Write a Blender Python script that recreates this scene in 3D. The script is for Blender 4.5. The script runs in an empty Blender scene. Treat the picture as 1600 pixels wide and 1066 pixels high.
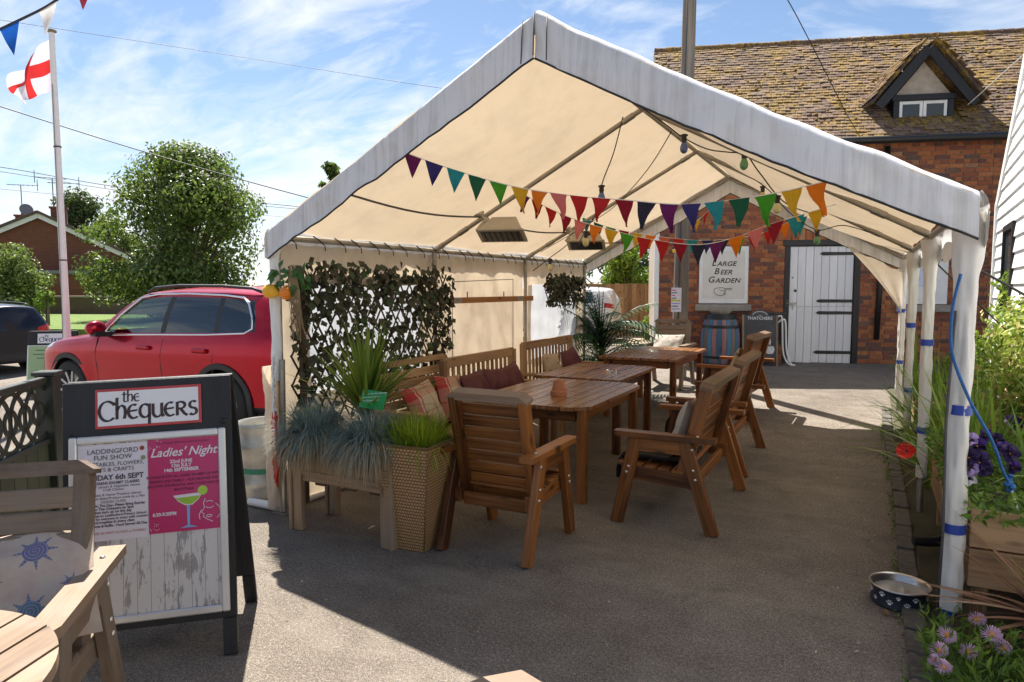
import bpy, math, random
from mathutils import Vector, Matrix, noise as mnoise
R = random.Random(7)
scene = bpy.context.scene
rad = math.radians
YAW, PITCH, EYE, FPX = rad(27.368), rad(4.448), 1.6, 1067.0

# ------------------------------------------------------------ camera
cam_data = bpy.data.cameras.new('camera')
cam = bpy.data.objects.new('camera', cam_data)
scene.collection.objects.link(cam)
cam.location = (0, 0, EYE)
cam.rotation_euler = (math.pi / 2 - PITCH, 0, YAW)
cam_data.sensor_width = 36.0
cam_data.lens = 36.0 * FPX / 1600.0
cam_data.clip_start = 0.05
cam_data.clip_end = 2000
scene.camera = cam

# ------------------------------------------------------------ sky and sun
SUN_EL = rad(57.0)
SH = Vector((0.74, -0.67, 0)).normalized()          # horizontal way the shadows fall
world = bpy.data.worlds.new('World')
scene.world = world
world.use_nodes = True
wn = world.node_tree
wn.nodes.clear()
def WN(t, **k):
    n = wn.nodes.new(t)
    for a, v in k.items():
        setattr(n, a, v)
    return n
def wm(op, a, b=None, clamp=False):
    n = WN('ShaderNodeMath', operation=op, use_clamp=clamp)
    for i, x in enumerate((a, b)):
        if x is None:
            continue
        if isinstance(x, (int, float)):
            n.inputs[i].default_value = x
        else:
            wn.links.new(x, n.inputs[i])
    return n.outputs[0]
sky = WN('ShaderNodeTexSky', sky_type='NISHITA', sun_disc=False)
sky.sun_elevation = SUN_EL
sky.sun_rotation = math.atan2(-SH.x, -SH.y)
sky.air_density = 1.0; sky.dust_density = 0.3; sky.ozone_density = 2.2
tc = WN('ShaderNodeTexCoord')
sep = WN('ShaderNodeSeparateXYZ'); wn.links.new(tc.outputs['Generated'], sep.inputs[0])
zz = wm('MAXIMUM', sep.outputs[2], 0.0)
den = wm('ADD', zz, 0.22)
px_, py_ = wm('DIVIDE', sep.outputs[0], den), wm('DIVIDE', sep.outputs[1], den)
cmb = WN('ShaderNodeCombineXYZ'); wn.links.new(px_, cmb.inputs[0]); wn.links.new(py_, cmb.inputs[1])
mp = WN('ShaderNodeMapping'); mp.inputs['Rotation'].default_value = (0, 0, rad(35)); mp.inputs['Scale'].default_value = (1.0, 2.1, 1)
mp.inputs['Location'].default_value = (3.3, 1.4, 0)
wn.links.new(cmb.outputs[0], mp.inputs[0])
def wnoise(scale, detail, rough, dist):
    n = WN('ShaderNodeTexNoise'); n.inputs['Scale'].default_value = scale; n.inputs['Detail'].default_value = detail
    n.inputs['Roughness'].default_value = rough; n.inputs['Distortion'].default_value = dist
    wn.links.new(mp.outputs[0], n.inputs['Vector']); return n.outputs[0]
c1 = wnoise(1.15, 9, 0.58, 0.9)
c2 = wnoise(3.2, 8, 0.62, 1.6)
cl = wm('ADD', wm('MULTIPLY', c1, 0.72), wm('MULTIPLY', c2, 0.28))
low = wm('MULTIPLY', wm('SUBTRACT', 1.0, wm('MULTIPLY', zz, 2.6), True), 0.17)     # more cloud seen towards the horizon
cl = wm('ADD', cl, low)
rp = WN('ShaderNodeValToRGB'); wn.links.new(cl, rp.inputs[0])
rp.color_ramp.elements[0].position = 0.485; rp.color_ramp.elements[0].color = (0, 0, 0, 1)
rp.color_ramp.elements[1].position = 0.70; rp.color_ramp.elements[1].color = (0.95, 0.95, 0.95, 1)
mx = WN('ShaderNodeMix', data_type='RGBA')
wn.links.new(rp.outputs[0], mx.inputs[0]); wn.links.new(sky.outputs[0], mx.inputs[6])
mx.inputs[7].default_value = (7.2, 7.5, 8.0, 1)
bg = WN('ShaderNodeBackground'); bg.inputs[1].default_value = 0.057
wn.links.new(mx.outputs[2], bg.inputs[0])
wo = WN('ShaderNodeOutputWorld'); wn.links.new(bg.outputs[0], wo.inputs[0])

sun_data = bpy.data.lights.new('sun', 'SUN')
sun = bpy.data.objects.new('sun', sun_data)
scene.collection.objects.link(sun)
sun_data.energy = 5.0
sun_data.angle = rad(0.53)
sun_data.color = (1.0, 0.94, 0.85)
sun.rotation_euler = Vector((SH.x * math.cos(SUN_EL), SH.y * math.cos(SUN_EL), -math.sin(SUN_EL))).to_track_quat('-Z', 'Y').to_euler()

vs = scene.view_settings
vs.view_transform = 'Standard'; vs.look = 'None'; vs.gamma = 1.0; vs.use_curve_mapping = False
vs.exposure = 1.35
scene.cycles.max_bounces = 8
scene.cycles.transparent_max_bounces = 16

# ------------------------------------------------------------ helpers
Fh = Vector((-math.sin(YAW), math.cos(YAW), 0))
Rh = Vector((math.cos(YAW), math.sin(YAW), 0))
def gz(y):
    t = min(max((y - 6.6) / 7.0, 0.0), 1.0)
    return 0.27 * (t * t * (3 - 2 * t) * 0.4 + 0.6 * t)
def far(a, d, z=None):
    """a place d metres ahead of the entrance, a = sideways tangent"""
    p = Fh * d + Rh * (a * d)
    return Vector((p.x, p.y, gz(p.y) if z is None else z))
def T(u):
    return (u - 800.0) / FPX

def link(o, parent=None):
    scene.collection.objects.link(o)
    if parent is not None:
        o.parent = parent
    return o
def tag(o, label=None, cat=None, group=None, kind=None):
    if label: o['label'] = label
    if cat: o['category'] = cat
    if group: o['group'] = group
    if kind: o['kind'] = kind
    return o
def thing(name, label, cat, loc=(0, 0, 0), rz=0.0, group=None):
    o = bpy.data.objects.new(name, None)
    o.empty_display_size = 0.1
    link(o); o.location = loc; o.rotation_euler = (0, 0, rz)
    return tag(o, label, cat, group)
def copy_tree(o, parent=None):
    c = o.copy(); link(c, parent)
    for ch in list(o.children):
        copy_tree(ch, c)
    return c

class MB:
    """collects shapes for one mesh object"""
    def __init__(s):
        s.v = []; s.f = []; s.uv = []
    def add(s, vs_, fs, uvs=None):
        o = len(s.v)
        s.v += [tuple(p) for p in vs_]
        s.uv += uvs if uvs else [(0.0, 0.0)] * len(vs_)
        s.f += [tuple(i + o for i in f) for f in fs]
        return s
    def frame(s, c, ax, ay, az, size, ch=0.004, seed=None):
        """chamfered box: centre, three unit axes, full sizes"""
        hx, hy, hz = size[0] / 2, size[1] / 2, size[2] / 2
        ch = min(ch, hx * .6, hy * .6, hz * .6)
        c = Vector(c); vs_ = []; idx = {}
        rnd = R.random() * 40 if seed is None else seed
        L = max(range(3), key=lambda i: size[i])
        uvs = []
        for sx in (-1, 1):
            for sy in (-1, 1):
                for sz in (-1, 1):
                    for k in range(3):
                        l = [sx * (hx - (ch if k != 0 else 0)), sy * (hy - (ch if k != 1 else 0)), sz * (hz - (ch if k != 2 else 0))]
                        idx[(sx, sy, sz, k)] = len(vs_)
                        vs_.append(c + ax * l[0] + ay * l[1] + az * l[2])
                        o = [l[i] for i in range(3) if i != L]
                        uvs.append((l[L] + rnd, o[0] + o[1] * 1.0 + rnd * 1.7))
        fs = []
        def q(keys):
            fs.append([idx[k] for k in keys])
        for k in range(3):
            a, b = [i for i in range(3) if i != k]
            for s_ in (-1, 1):
                ring = []
                for (p, r) in ((-1, -1), (1, -1), (1, 1), (-1, 1)):
                    t = [0, 0, 0]; t[k] = s_; t[a] = p; t[b] = r
                    ring.append((t[0], t[1], t[2], k))
                par = 1 if (k == 1) else -1
                q(ring if s_ * par < 0 else ring[::-1])
        for k in range(3):                     # edges along k
            a, b = [i for i in range(3) if i != k]
            for p in (-1, 1):
                for r in (-1, 1):
                    def key(sk, face):
                        t = [0, 0, 0]; t[k] = sk; t[a] = p; t[b] = r
                        return (t[0], t[1], t[2], face)
                    q([key(-1, a), key(1, a), key(1, b), key(-1, b)])
        for sx in (-1, 1):
            for sy in (-1, 1):
                for sz in (-1, 1):
                    q([(sx, sy, sz, 0), (sx, sy, sz, 1), (sx, sy, sz, 2)])
        return s.add(vs_, fs, uvs)
    def box(s, lo, hi, ch=0.004, seed=None):
        c = [(a + b) / 2 for a, b in zip(lo, hi)]
        return s.frame(c, Vector((1, 0, 0)), Vector((0, 1, 0)), Vector((0, 0, 1)), [abs(b - a) for a, b in zip(lo, hi)], ch, seed)
    def bar(s, p0, p1, w, h, up=(0, 0, 1), ch=0.004):
        p0, p1 = Vector(p0), Vector(p1)
        d = p1 - p0; L = d.length; ax = d / L
        ay = Vector(up).cross(ax)
        if ay.length < 1e-5:
            ay = Vector((0, 1, 0)).cross(ax)
        ay.normalize(); az = ax.cross(ay)
        return s.frame((p0 + p1) / 2, ax, ay, az, (L, w, h), ch)
    def tube(s, pts, r, n=8, cap=True):
        pts = [Vector(p) for p in pts]; m = len(pts)
        rr = r if isinstance(r, (list, tuple)) else [r] * m
        o = len(s.v); prev = None; ln = 0
        for i, p in enumerate(pts):
            t = (pts[min(i + 1, m - 1)] - pts[max(i - 1, 0)])
            t = t.normalized() if t.length > 1e-9 else Vector((0, 0, 1))
            if prev is None:
                a = Vector((0, 0, 1)) if abs(t.z) < .9 else Vector((1, 0, 0))
                nx = (a - t * a.dot(t)).normalized()
            else:
                nx = prev - t * prev.dot(t)
                nx = nx.normalized() if nx.length > 1e-6 else t.orthogonal().normalized()
            prev = nx; ny = t.cross(nx)
            if i: ln += (p - pts[i - 1]).length
            for k in range(n):
                a = 2 * math.pi * k / n
                s.v.append(tuple(p + (nx * math.cos(a) + ny * math.sin(a)) * rr[i])); s.uv.append((ln, k / n))
        for i in range(m - 1):
            for k in range(n):
                k2 = (k + 1) % n
                s.f.append((o + i * n + k, o + i * n + k2, o + (i + 1) * n + k2, o + (i + 1) * n + k))
        if cap:
            s.f.append(tuple(o + k for k in range(n))[::-1])
            s.f.append(tuple(o + (m - 1) * n + k for k in range(n)))
        return s
    def lathe(s, prof, n=20, c=(0, 0, 0), M=None):
        o = len(s.v); m = len(prof)
        for i, (r, z) in enumerate(prof):
            for k in range(n):
                a = 2 * math.pi * k / n
                p = Vector((r * math.cos(a), r * math.sin(a), z))
                if M is not None: p = M @ p
                s.v.append(tuple(p + Vector(c))); s.uv.append((k / n, z))
        for i in range(m - 1):
            for k in range(n):
                k2 = (k + 1) % n
                s.f.append((o + i * n + k, o + i * n + k2, o + (i + 1) * n + k2, o + (i + 1) * n + k))
        return s
    def grid(s, fn, nu, nv, flip=False, uvf=None):
        o = len(s.v)
        for i in range(nu + 1):
            for j in range(nv + 1):
                s.v.append(tuple(fn(i / nu, j / nv))); s.uv.append(uvf(i / nu, j / nv) if uvf else (i / nu, j / nv))
        for i in range(nu):
            for j in range(nv):
                a = o + i * (nv + 1) + j
                f = (a, a + nv + 1, a + nv + 2, a + 1)
                s.f.append(f[::-1] if flip else f)
        return s
    def poly(s, pts, uvs=None):
        return s.add(pts, [tuple(range(len(pts)))], uvs)
    def prism(s, pts2, h, M):
        """closed outline in the local xy plane pushed out by h along local z, placed by M"""
        n = len(pts2)
        vs_ = [M @ Vector((x, y, 0)) for x, y in pts2] + [M @ Vector((x, y, h)) for x, y in pts2]
        fs = [tuple(range(n))[::-1], tuple(range(n, 2 * n))] + [(i, (i + 1) % n, n + (i + 1) % n, n + i) for i in range(n)]
        r = R.random() * 20
        return s.add(vs_, fs, [(x + r, y + r) for x, y in pts2] * 2)
    def mesh(s, name, mat, smooth=False):
        me = bpy.data.meshes.new(name)
        me.from_pydata(s.v, [], s.f)
        ul = me.uv_layers.new(name='UVMap')
        lv = [0] * len(me.loops)
        me.loops.foreach_get('vertex_index', lv)
        flat = [c for i in lv for c in s.uv[i]]
        ul.data.foreach_set('uv', flat)
        if smooth:
            me.polygons.foreach_set('use_smooth', [True] * len(me.polygons))
        if mat is not None:
            me.materials.append(mat)
        me.update()
        return me
    def build(s, name, mat, parent=None, smooth=False, sharp=None, **tags):
        me = s.mesh(name, mat, smooth)
        if smooth and sharp:
            me.set_sharp_from_angle(angle=rad(sharp))
        o = bpy.data.objects.new(name, me)
        link(o, parent)
        return tag(o, **tags)

def one(name, label, cat, mb, mat, group=None, smooth=False, sharp=None):
    return mb.build(name, mat, None, smooth, sharp, label=label, cat=cat, group=group)

# ------------------------------------------------------------ materials
class NT:
    def __init__(s, name):
        s.m = bpy.data.materials.new(name); s.m.use_nodes = True
        s.t = s.m.node_tree; s.b = s.t.nodes['Principled BSDF']; s.o = s.t.nodes['Material Output']
    def n(s, t, **k):
        nd = s.t.nodes.new('ShaderNode' + t)
        for a, v in k.items():
            if a.startswith('_'):
                s.put(nd.inputs[int(a[1:])], v)
            else:
                setattr(nd, a, v)
        return nd
    def put(s, inp, v):
        if hasattr(v, 'is_output') or isinstance(v, bpy.types.NodeSocket):
            s.t.links.new(v, inp)
        else:
            inp.default_value = v
    def inp(s, nd, **k):
        for a, v in k.items():
            s.put(nd.inputs[a.replace('_', ' ')], v)
        return nd
    def math(s, op, a, b=0.0, clamp=False):
        nd = s.n('Math', operation=op, use_clamp=clamp); s.put(nd.inputs[0], a); s.put(nd.inputs[1], b); return nd.outputs[0]
    def noise(s, vec, scale, detail=4, rough=.55, dist=0.0):
        nd = s.n('TexNoise'); s.inp(nd, Vector=vec, Scale=scale, Detail=detail, Roughness=rough, Distortion=dist); return nd.outputs[0]
    def map(s, vec, scale=(1, 1, 1), rot=(0, 0, 0), loc=(0, 0, 0)):
        nd = s.n('Mapping'); s.inp(nd, Vector=vec, Scale=scale, Rotation=rot, Location=loc); return nd.outputs[0]
    def ramp(s, fac, *stops):
        nd = s.n('ValToRGB'); s.put(nd.inputs[0], fac); cr = nd.color_ramp
        while len(cr.elements) < len(stops): cr.elements.new(.5)
        for e, (p, c) in zip(cr.elements, stops):
            e.position = p
            e.color = (c, c, c, 1) if isinstance(c, (int, float)) else (*c[:3], 1)
        return nd.outputs[0]
    def mix(s, fac, a, b, blend='MIX'):
        nd = s.n('Mix', data_type='RGBA', blend_type=blend)
        s.put(nd.inputs[0], fac)
        for i, c in ((6, a), (7, b)):
            s.put(nd.inputs[i], (*c[:3], 1) if isinstance(c, (tuple, list)) else c)
        return nd.outputs[2]
    def bump(s, h, strength=.3, dist=.01):
        nd = s.n('Bump'); s.inp(nd, Height=h, Strength=strength, Distance=dist)
        s.t.links.new(nd.outputs[0], s.b.inputs['Normal'])
    def co(s, k='Object'):
        if not hasattr(s, '_tc'): s._tc = s.n('TexCoord')
        return s._tc.outputs[k]
    def set(s, **k):
        for a, v in k.items():
            i = s.b.inputs[a.replace('_', ' ')]
            s.put(i, (*v, 1) if isinstance(v, tuple) and len(v) == 3 and i.type == 'RGBA' else v)
        return s
def sc(c, k):
    return tuple(min(1, x * k) for x in c)

def plain(name, col, rough=.6, metal=0.0, var=.12, nscale=14.0, bump=0.0, spec=.5):
    m = NT(name)
    f = m.noise(m.co(), nscale, 5, .6)
    m.set(Base_Color=m.mix(m.ramp(f, (.3, 0.0), (.7, 1.0)), sc(col, 1 - var), sc(col, 1 + var)), Roughness=rough, Metallic=metal)
    m.b.inputs['Specular IOR Level'].default_value = spec
    if bump: m.bump(f, bump, .004)
    return m.m
def wood(name, c_dark, c_light, rough=.5, grain=1.0, knots=True, grey=None, spec=.4, relief=.35):
    m = NT(name); uv = m.co('UV')
    g = m.noise(m.map(uv, (2.2, 55 * grain, 1)), 1.0, 6, .6, .6)
    broad = m.noise(m.map(uv, (.9, 7, 1)), 1.0, 3, .5, .4)
    plank = m.noise(m.map(uv, (.16, .02, 1)), 1.0, 1, .5)
    f = m.math('ADD', m.math('MULTIPLY', g, .45), m.math('ADD', m.math('MULTIPLY', broad, .38), m.math('MULTIPLY', m.math('SUBTRACT', plank, .38), .75)))
    col = m.ramp(f, (.36, c_dark), (.50, tuple((a + b) / 2 for a, b in zip(c_dark, c_light))), (.64, c_light))
    if knots:
        vo = m.n('TexVoronoi'); m.inp(vo, Vector=m.map(uv, (3.4, 9, 1)), Scale=1.0)
        k = m.ramp(vo.outputs['Distance'], (.06, 1.0), (.2, 0.0))
        col = m.mix(m.math('MULTIPLY', k, .85), col, sc(c_dark, .35))
    if grey:
        w = m.ramp(m.noise(m.co(), 3.5, 5, .65), (.42, 0.0), (.66, 1.0))
        col = m.mix(m.math('MULTIPLY', w, .7), col, grey)
    m.set(Base_Color=col, Roughness=m.ramp(g, (.3, rough - .08), (.7, rough + .12)))
    m.b.inputs['Specular IOR Level'].default_value = spec
    m.bump(g, relief, .0025)
    return m.m
def leafy(name, stops, rough=.5, trans=.35, tcol=None):
    """leaf colour picked per leaf by the second texture coordinate"""
    m = NT(name)
    s_ = m.n('SeparateXYZ'); m.put(s_.inputs[0], m.co('UV'))
    col = m.ramp(s_.outputs[1], *stops)
    m.set(Base_Color=col, Roughness=rough)
    m.b.inputs['Specular IOR Level'].default_value = .3
    tr = m.n('BsdfTranslucent'); m.put(tr.inputs[0], m.mix(.5, col, tcol or (.25, .4, .05)))
    mxs = m.n('MixShader'); mxs.inputs[0].default_value = trans
    m.t.links.new(m.b.outputs[0], mxs.inputs[1]); m.t.links.new(tr.outputs[0], mxs.inputs[2])
    m.t.links.new(mxs.outputs[0], m.o.inputs[0])
    return m.m
def cloth(name, col, tcol, trans=.5, dirt=.3, dcol=(.35, .3, .24), stretch=(1, 1, 1), bump=.25):
    m = NT(name); co = m.co()
    d = m.noise(m.map(co, stretch), 2.3, 7, .68, .3)
    d2 = m.noise(co, 9, 4, .6)
    w = m.ramp(m.math('ADD', m.math('MULTIPLY', d, .75), m.math('MULTIPLY', d2, .25)), (.47, 0.0), (.72, 1.0))
    c = m.mix(m.math('MULTIPLY', w, dirt), col, dcol)
    m.set(Base_Color=c, Roughness=.55)
    m.b.inputs['Specular IOR Level'].default_value = .3
    m.bump(m.noise(co, 5, 3, .5), bump, .02)
    tr = m.n('BsdfTranslucent'); m.put(tr.inputs[0], m.mix(m.math('MULTIPLY', w, dirt), tcol, sc(dcol, .8)))
    mxs = m.n('MixShader'); mxs.inputs[0].default_value = trans
    m.t.links.new(m.b.outputs[0], mxs.inputs[1]); m.t.links.new(tr.outputs[0], mxs.inputs[2])
    m.t.links.new(mxs.outputs[0], m.o.inputs[0])
    return m.m

M = {}
M['asphalt'] = None
def mk_asphalt():
    m = NT('asphalt'); co = m.co()
    sp = m.n('TexVoronoi'); m.inp(sp, Vector=co, Scale=150.0)
    big = m.noise(co, .55, 5, .6, .4); mid = m.noise(co, 5, 6, .65); fine = m.noise(co, 190, 2, .6)
    base = m.ramp(m.math('ADD', m.math('MULTIPLY', big, .6), m.math('MULTIPLY', mid, .4)), (.32, (.115, .097, .079)), (.55, (.185, .158, .130)), (.75, (.25, .216, .178)))
    st = m.ramp(fine, (.38, .45), (.5, .95), (.66, 1.75))
    col = m.mix(1.0, base, st, 'MULTIPLY')
    g2 = m.noise(co, 62, 3, .7); col = m.mix(1.0, col, m.ramp(g2, (.3, .62), (.5, 1.0), (.68, 1.45)), 'MULTIPLY')
    chips = m.ramp(sp.outputs['Color'], (.90, 0.0), (.93, 1.0))
    col = m.mix(m.math('MULTIPLY', chips, .55), col, (.36, .33, .29))
    oil = m.ramp(m.noise(co, 1.7, 3, .5, .8), (.62, 0.0), (.72, 1.0))
    col = m.mix(m.math('MULTIPLY', oil, .5), col, (.075, .068, .06))
    dust = m.ramp(m.noise(m.map(co, (.7, 2.2, 1)), 1.2, 7, .7, .5), (.50, 0.0), (.70, 1.0))
    col = m.mix(m.math('MULTIPLY', dust, .30), col, (.33, .29, .24))
    ck = m.n('TexVoronoi', feature='DISTANCE_TO_EDGE'); wob = m.n('VectorMath', operation='ADD'); nv_ = m.n('TexNoise'); m.inp(nv_, Vector=co, Scale=3.0, Detail=4.0)
    m.put(wob.inputs[0], co); m.put(wob.inputs[1], nv_.outputs['Color']); m.inp(ck, Vector=wob.outputs[0], Scale=.42)
    crack = m.math('MULTIPLY', m.ramp(ck.outputs['Distance'], (.0, 1.0), (.006, 0.0)), m.ramp(m.noise(co, .8, 2), (.50, 0.0), (.62, .4)))
    col = m.mix(crack, col, (.035, .03, .026))
    m.set(Base_Color=col, Roughness=.9); m.b.inputs['Specular IOR Level'].default_value = .25
    m.bump(m.math('ADD', fine, m.math('MULTIPLY', sp.outputs['Distance'], .7)), .6, .006)
    return m.m
M['asphalt'] = mk_asphalt()
M['chair_wood'] = wood('stained_timber', (.045, .014, .004), (.31, .112, .026), .40)
M['chair_cap'] = wood('worn_timber_top', (.10, .055, .03), (.25, .17, .115), .55)
M['table_wood'] = wood('varnished_table_timber', (.15, .058, .019), (.34, .150, .050), .26, spec=.6, grain=.7, relief=.10)
M['old_wood'] = wood('weathered_timber', (.085, .055, .036), (.26, .185, .125), .7, grey=(.19, .155, .125))
M['arm_wood'] = wood('pale_timber', (.14, .085, .048), (.34, .235, .15), .65, grey=(.25, .205, .165))  # paler tone of the weathered timber, for armrests, top rails and round table
M['planter_wood'] = wood('planter_timber', (.14, .085, .05), (.38, .255, .155), .65, grey=(.27, .21, .155))
M['fresh_wood'] = wood('orange_timber', (.30, .12, .03), (.52, .25, .08), .5)
M['bench_wood'] = wood('teak_timber', (.20, .105, .045), (.42, .26, .13), .55)
M['fence_wood'] = wood('fence_timber', (.15, .078, .033), (.36, .20, .085), .75, grain=.6)
M['pole_wood'] = wood('telegraph_pole_timber', (.11, .09, .072), (.27, .235, .195), .8, grain=.8, knots=False)
M['black_wood'] = wood('black_painted_timber', (.006, .006, .007), (.022, .022, .024), .45, knots=False)
M['roof_fabric'] = cloth('canopy_fabric', (.78, .77, .75), (.84, .65, .43), .195, .30, (.42, .36, .28), (1, 1, 1), .2)
M['valance_fabric'] = cloth('valance_fabric', (.70, .70, .72), (.80, .77, .72), .06, .62, (.34, .31, .27), (11, 4, .40), .2)
M['wall_fabric'] = cloth('side_wall_fabric', (.72, .66, .57), (.84, .69, .49), .33, .5, (.42, .33, .23), (1, 1, .7), .5)
M['sleeve_fabric'] = cloth('pole_sleeve_fabric', (.78, .76, .73), (.8, .76, .68), .15, .35, (.38, .34, .28), (1, 1, .5), .4)
M['film'] = cloth('clear_window_film', (.70, .73, .76), (.80, .83, .86), .42, .45, (.42, .45, .48), (3, 3, .8), .9)
M['steel'] = plain('galvanised_steel', (.36, .34, .30), .42, .75, .2, 9)
M['pole_paint'] = plain('tent_pole_paint', (.34, .31, .26), .5, .35, .25, 7)
M['white_paint'] = plain('white_paint', (.78, .78, .76), .45, 0, .06, 6)
M['white_plastic'] = plain('white_plastic', (.78, .77, .74), .4, 0, .05, 6)
M['black_plastic'] = plain('black_plastic', (.012, .012, .013), .45, 0, .2, 20)
M['black_metal'] = plain('black_ironwork', (.014, .014, .015), .4, .3, .2, 20)
M['cable'] = plain('black_cable', (.018, .017, .016), .6, 0, .2, 20)
M['grey_cable'] = plain('weathered_cable', (.06, .06, .065), .6, 0, .2, 20)
M['bolt'] = plain('zinc_bolt', (.6, .58, .54), .3, .9, .1, 20)
# ============================================================ setting
def dip(x):
    return .06 * min(max(-10 - x, 0), 6)          # the road lies lower to the left
def ground_sheet(name, xs, ys, mat, dz, kind='structure', **k):
    mb = MB(); n = len(ys)
    for x in xs:
        for y in ys:
            mb.v.append((x, y, gz(y) + dz - dip(x))); mb.uv.append((x, y))
    for i in range(len(xs) - 1):
        for j in range(n - 1):
            a = i * n + j
            mb.f.append((a, a + n, a + n + 1, a + 1))
    return mb.build(name, mat, None, kind=kind, **k)
YS = [-300, -20, 0, 4, 6.6] + [6.6 + .5 * i for i in range(1, 15)] + [14.5, 20, 40, 80, 900]
ground_sheet('ground', [-900, -60, -20, -16, -10, -8, -4, 0, .3, 1, 4, 20, 900], YS, M['asphalt'], 0)

m = NT('soil'); co = m.co()
f = m.noise(co, 18, 6, .7); f2 = m.noise(co, 1.5, 3)
m.set(Base_Color=m.mix(f2, m.ramp(f, (.3, (.028, .02, .013)), (.7, (.10, .075, .05))), (.06, .065, .03)), Roughness=.95); m.bump(f, .8, .02)
M['soil'] = m.m
ground_sheet('flower_bed_soil', [.325, 1.2, 3.2], [y for y in [-2, 0, 2, 4, 6.6] + [6.6 + .5 * i for i in range(1, 10)]], M['soil'], .012)

m = NT('lawn'); co = m.co()
f = m.noise(co, 2.2, 5, .6); f2 = m.noise(co, 40, 3, .6)
m.set(Base_Color=m.mix(f2, m.ramp(f, (.3, (.085, .15, .014)), (.55, (.15, .23, .022)), (.75, (.24, .27, .05))), (.06, .11, .012)), Roughness=.9); m.bump(f2, .6, .04)
M['lawn'] = m.m
mb = MB()
pl = [far(T(-300), 24.5), far(T(240), 21.5), far(T(480), 21.5), far(T(480), 60), far(T(-300), 60)]
tp_ = [(p.x, p.y, gz(p.y) + .02) for p in pl]; mb.add(tp_ + [(x, y, z - .7) for x, y, z in tp_], [(0, 1, 2, 3, 4)] + [(i, (i + 1) % 5, 5 + (i + 1) % 5, 5 + i) for i in range(5)])
mb.build('lawn', M['lawn'], None, kind='structure')
mb = MB()
pl = [far(T(860), 15.6), far(T(1036), 15.6), far(T(1036), 21), far(T(860), 21)]
mb.poly([(p.x, p.y, .285) for p in pl])
m = NT('gravel'); f = m.noise(m.co(), 60, 4, .7)
m.set(Base_Color=m.ramp(f, (.3, (.20, .15, .10)), (.7, (.45, .37, .27))), Roughness=.95); m.bump(f, .7, .02)
M['gravel'] = m.m
mb.build('gravel_path', M['gravel'], None, kind='structure')

# edging of dark engineering bricks along the flower bed
m = NT('edging_brick'); f = m.noise(m.co(), 30, 5, .65); oi = m.n('ObjectInfo')
m.set(Base_Color=m.mix(m.ramp(f, (.35, 0.0), (.7, 1.0)), m.ramp(oi.outputs['Random'], (0, (.035, .032, .033)), (1, (.085, .07, .062))), (.13, .12, .10)), Roughness=.75); m.bump(f, .4, .004)
M['edging'] = m.m
kerb = bpy.data.objects.new('kerb', None); link(kerb); tag(kerb, kind='structure', label='narrow edging of dark bricks along the flower bed')
meshes = []
for i in range(4):
    k = MB(); k.box((-.047, -.105, -.05), (.047, .105, .022 + .004 * i), .007)
    meshes.append(k.mesh('brick', M['edging']))
y = 1.9
while y < 9.6:
    o = bpy.data.objects.new('brick', R.choice(meshes)); link(o, kerb)
    o.location = (.272 + .012 * math.sin(y * 1.3), y, gz(y)); o.rotation_euler = (R.uniform(-.02, .02), R.uniform(-.03, .03), R.uniform(-.03, .03))
    y += .222

# ------------------------------------------------------------ pieces: first 300 as their own objects, the rest joined
def pieces(name, items, mat, parent, nmax=300):
    """items: list of (key, centre, axes(3), size); smallest key first stay separate"""
    items = sorted(items, key=lambda t: t[0])
    cache = {}
    for n_, (k, c, ax, size) in enumerate(items[:nmax]):
        ck = (tuple(round(s, 3) for s in size), R.randrange(9))
        if ck not in cache:
            b = MB(); b.frame((0, 0, 0), Vector((1, 0, 0)), Vector((0, 1, 0)), Vector((0, 0, 1)), size, .004)
            v = R.random(); b.uv = [(u_[0], v) for u_ in b.uv]
            cache[ck] = b.mesh(name, mat)
        o = bpy.data.objects.new(name, cache[ck]); link(o, parent)
        mt = Matrix((ax[0], ax[1], ax[2])).transposed().to_4x4(); mt.translation = c
        o.matrix_local = mt
    if len(items) > nmax:
        b = MB()
        for (k, c, ax, size) in items[nmax:]:
            st = len(b.uv); b.frame(c, ax[0], ax[1], ax[2], size, .003)
            v = R.random(); b.uv[st:] = [(u_[0], v) for u_ in b.uv[st:]]
        b.build(name + '_field', mat, parent, kind='stuff')

def brick_mat(name, stops, mortar=None):
    m = NT(name); s_ = m.n('SeparateXYZ'); m.put(s_.inputs[0], m.co('UV'))
    f = m.noise(m.co(), 22, 5, .65); g = m.noise(m.co('Object'), 1.1, 3)
    col = m.mix(m.math('MULTIPLY', m.ramp(f, (.4, 0.0), (.75, 1.0)), .5), m.ramp(s_.outputs[1], *stops), (.12, .05, .03))
    m.set(Base_Color=col, Roughness=.85); m.bump(f, .5, .006)
    return m.m
M['brick'] = brick_mat('orange_red_brick', ((0, (.44, .165, .058)), (.35, (.36, .115, .042)), (.6, (.27, .078, .036)), (.82, (.20, .066, .042)), (.94, (.10, .062, .055)), (1, (.48, .23, .10))))
M['mortar'] = plain('lime_mortar', (.33, .26, .19), .95, 0, .2, 12)

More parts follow.
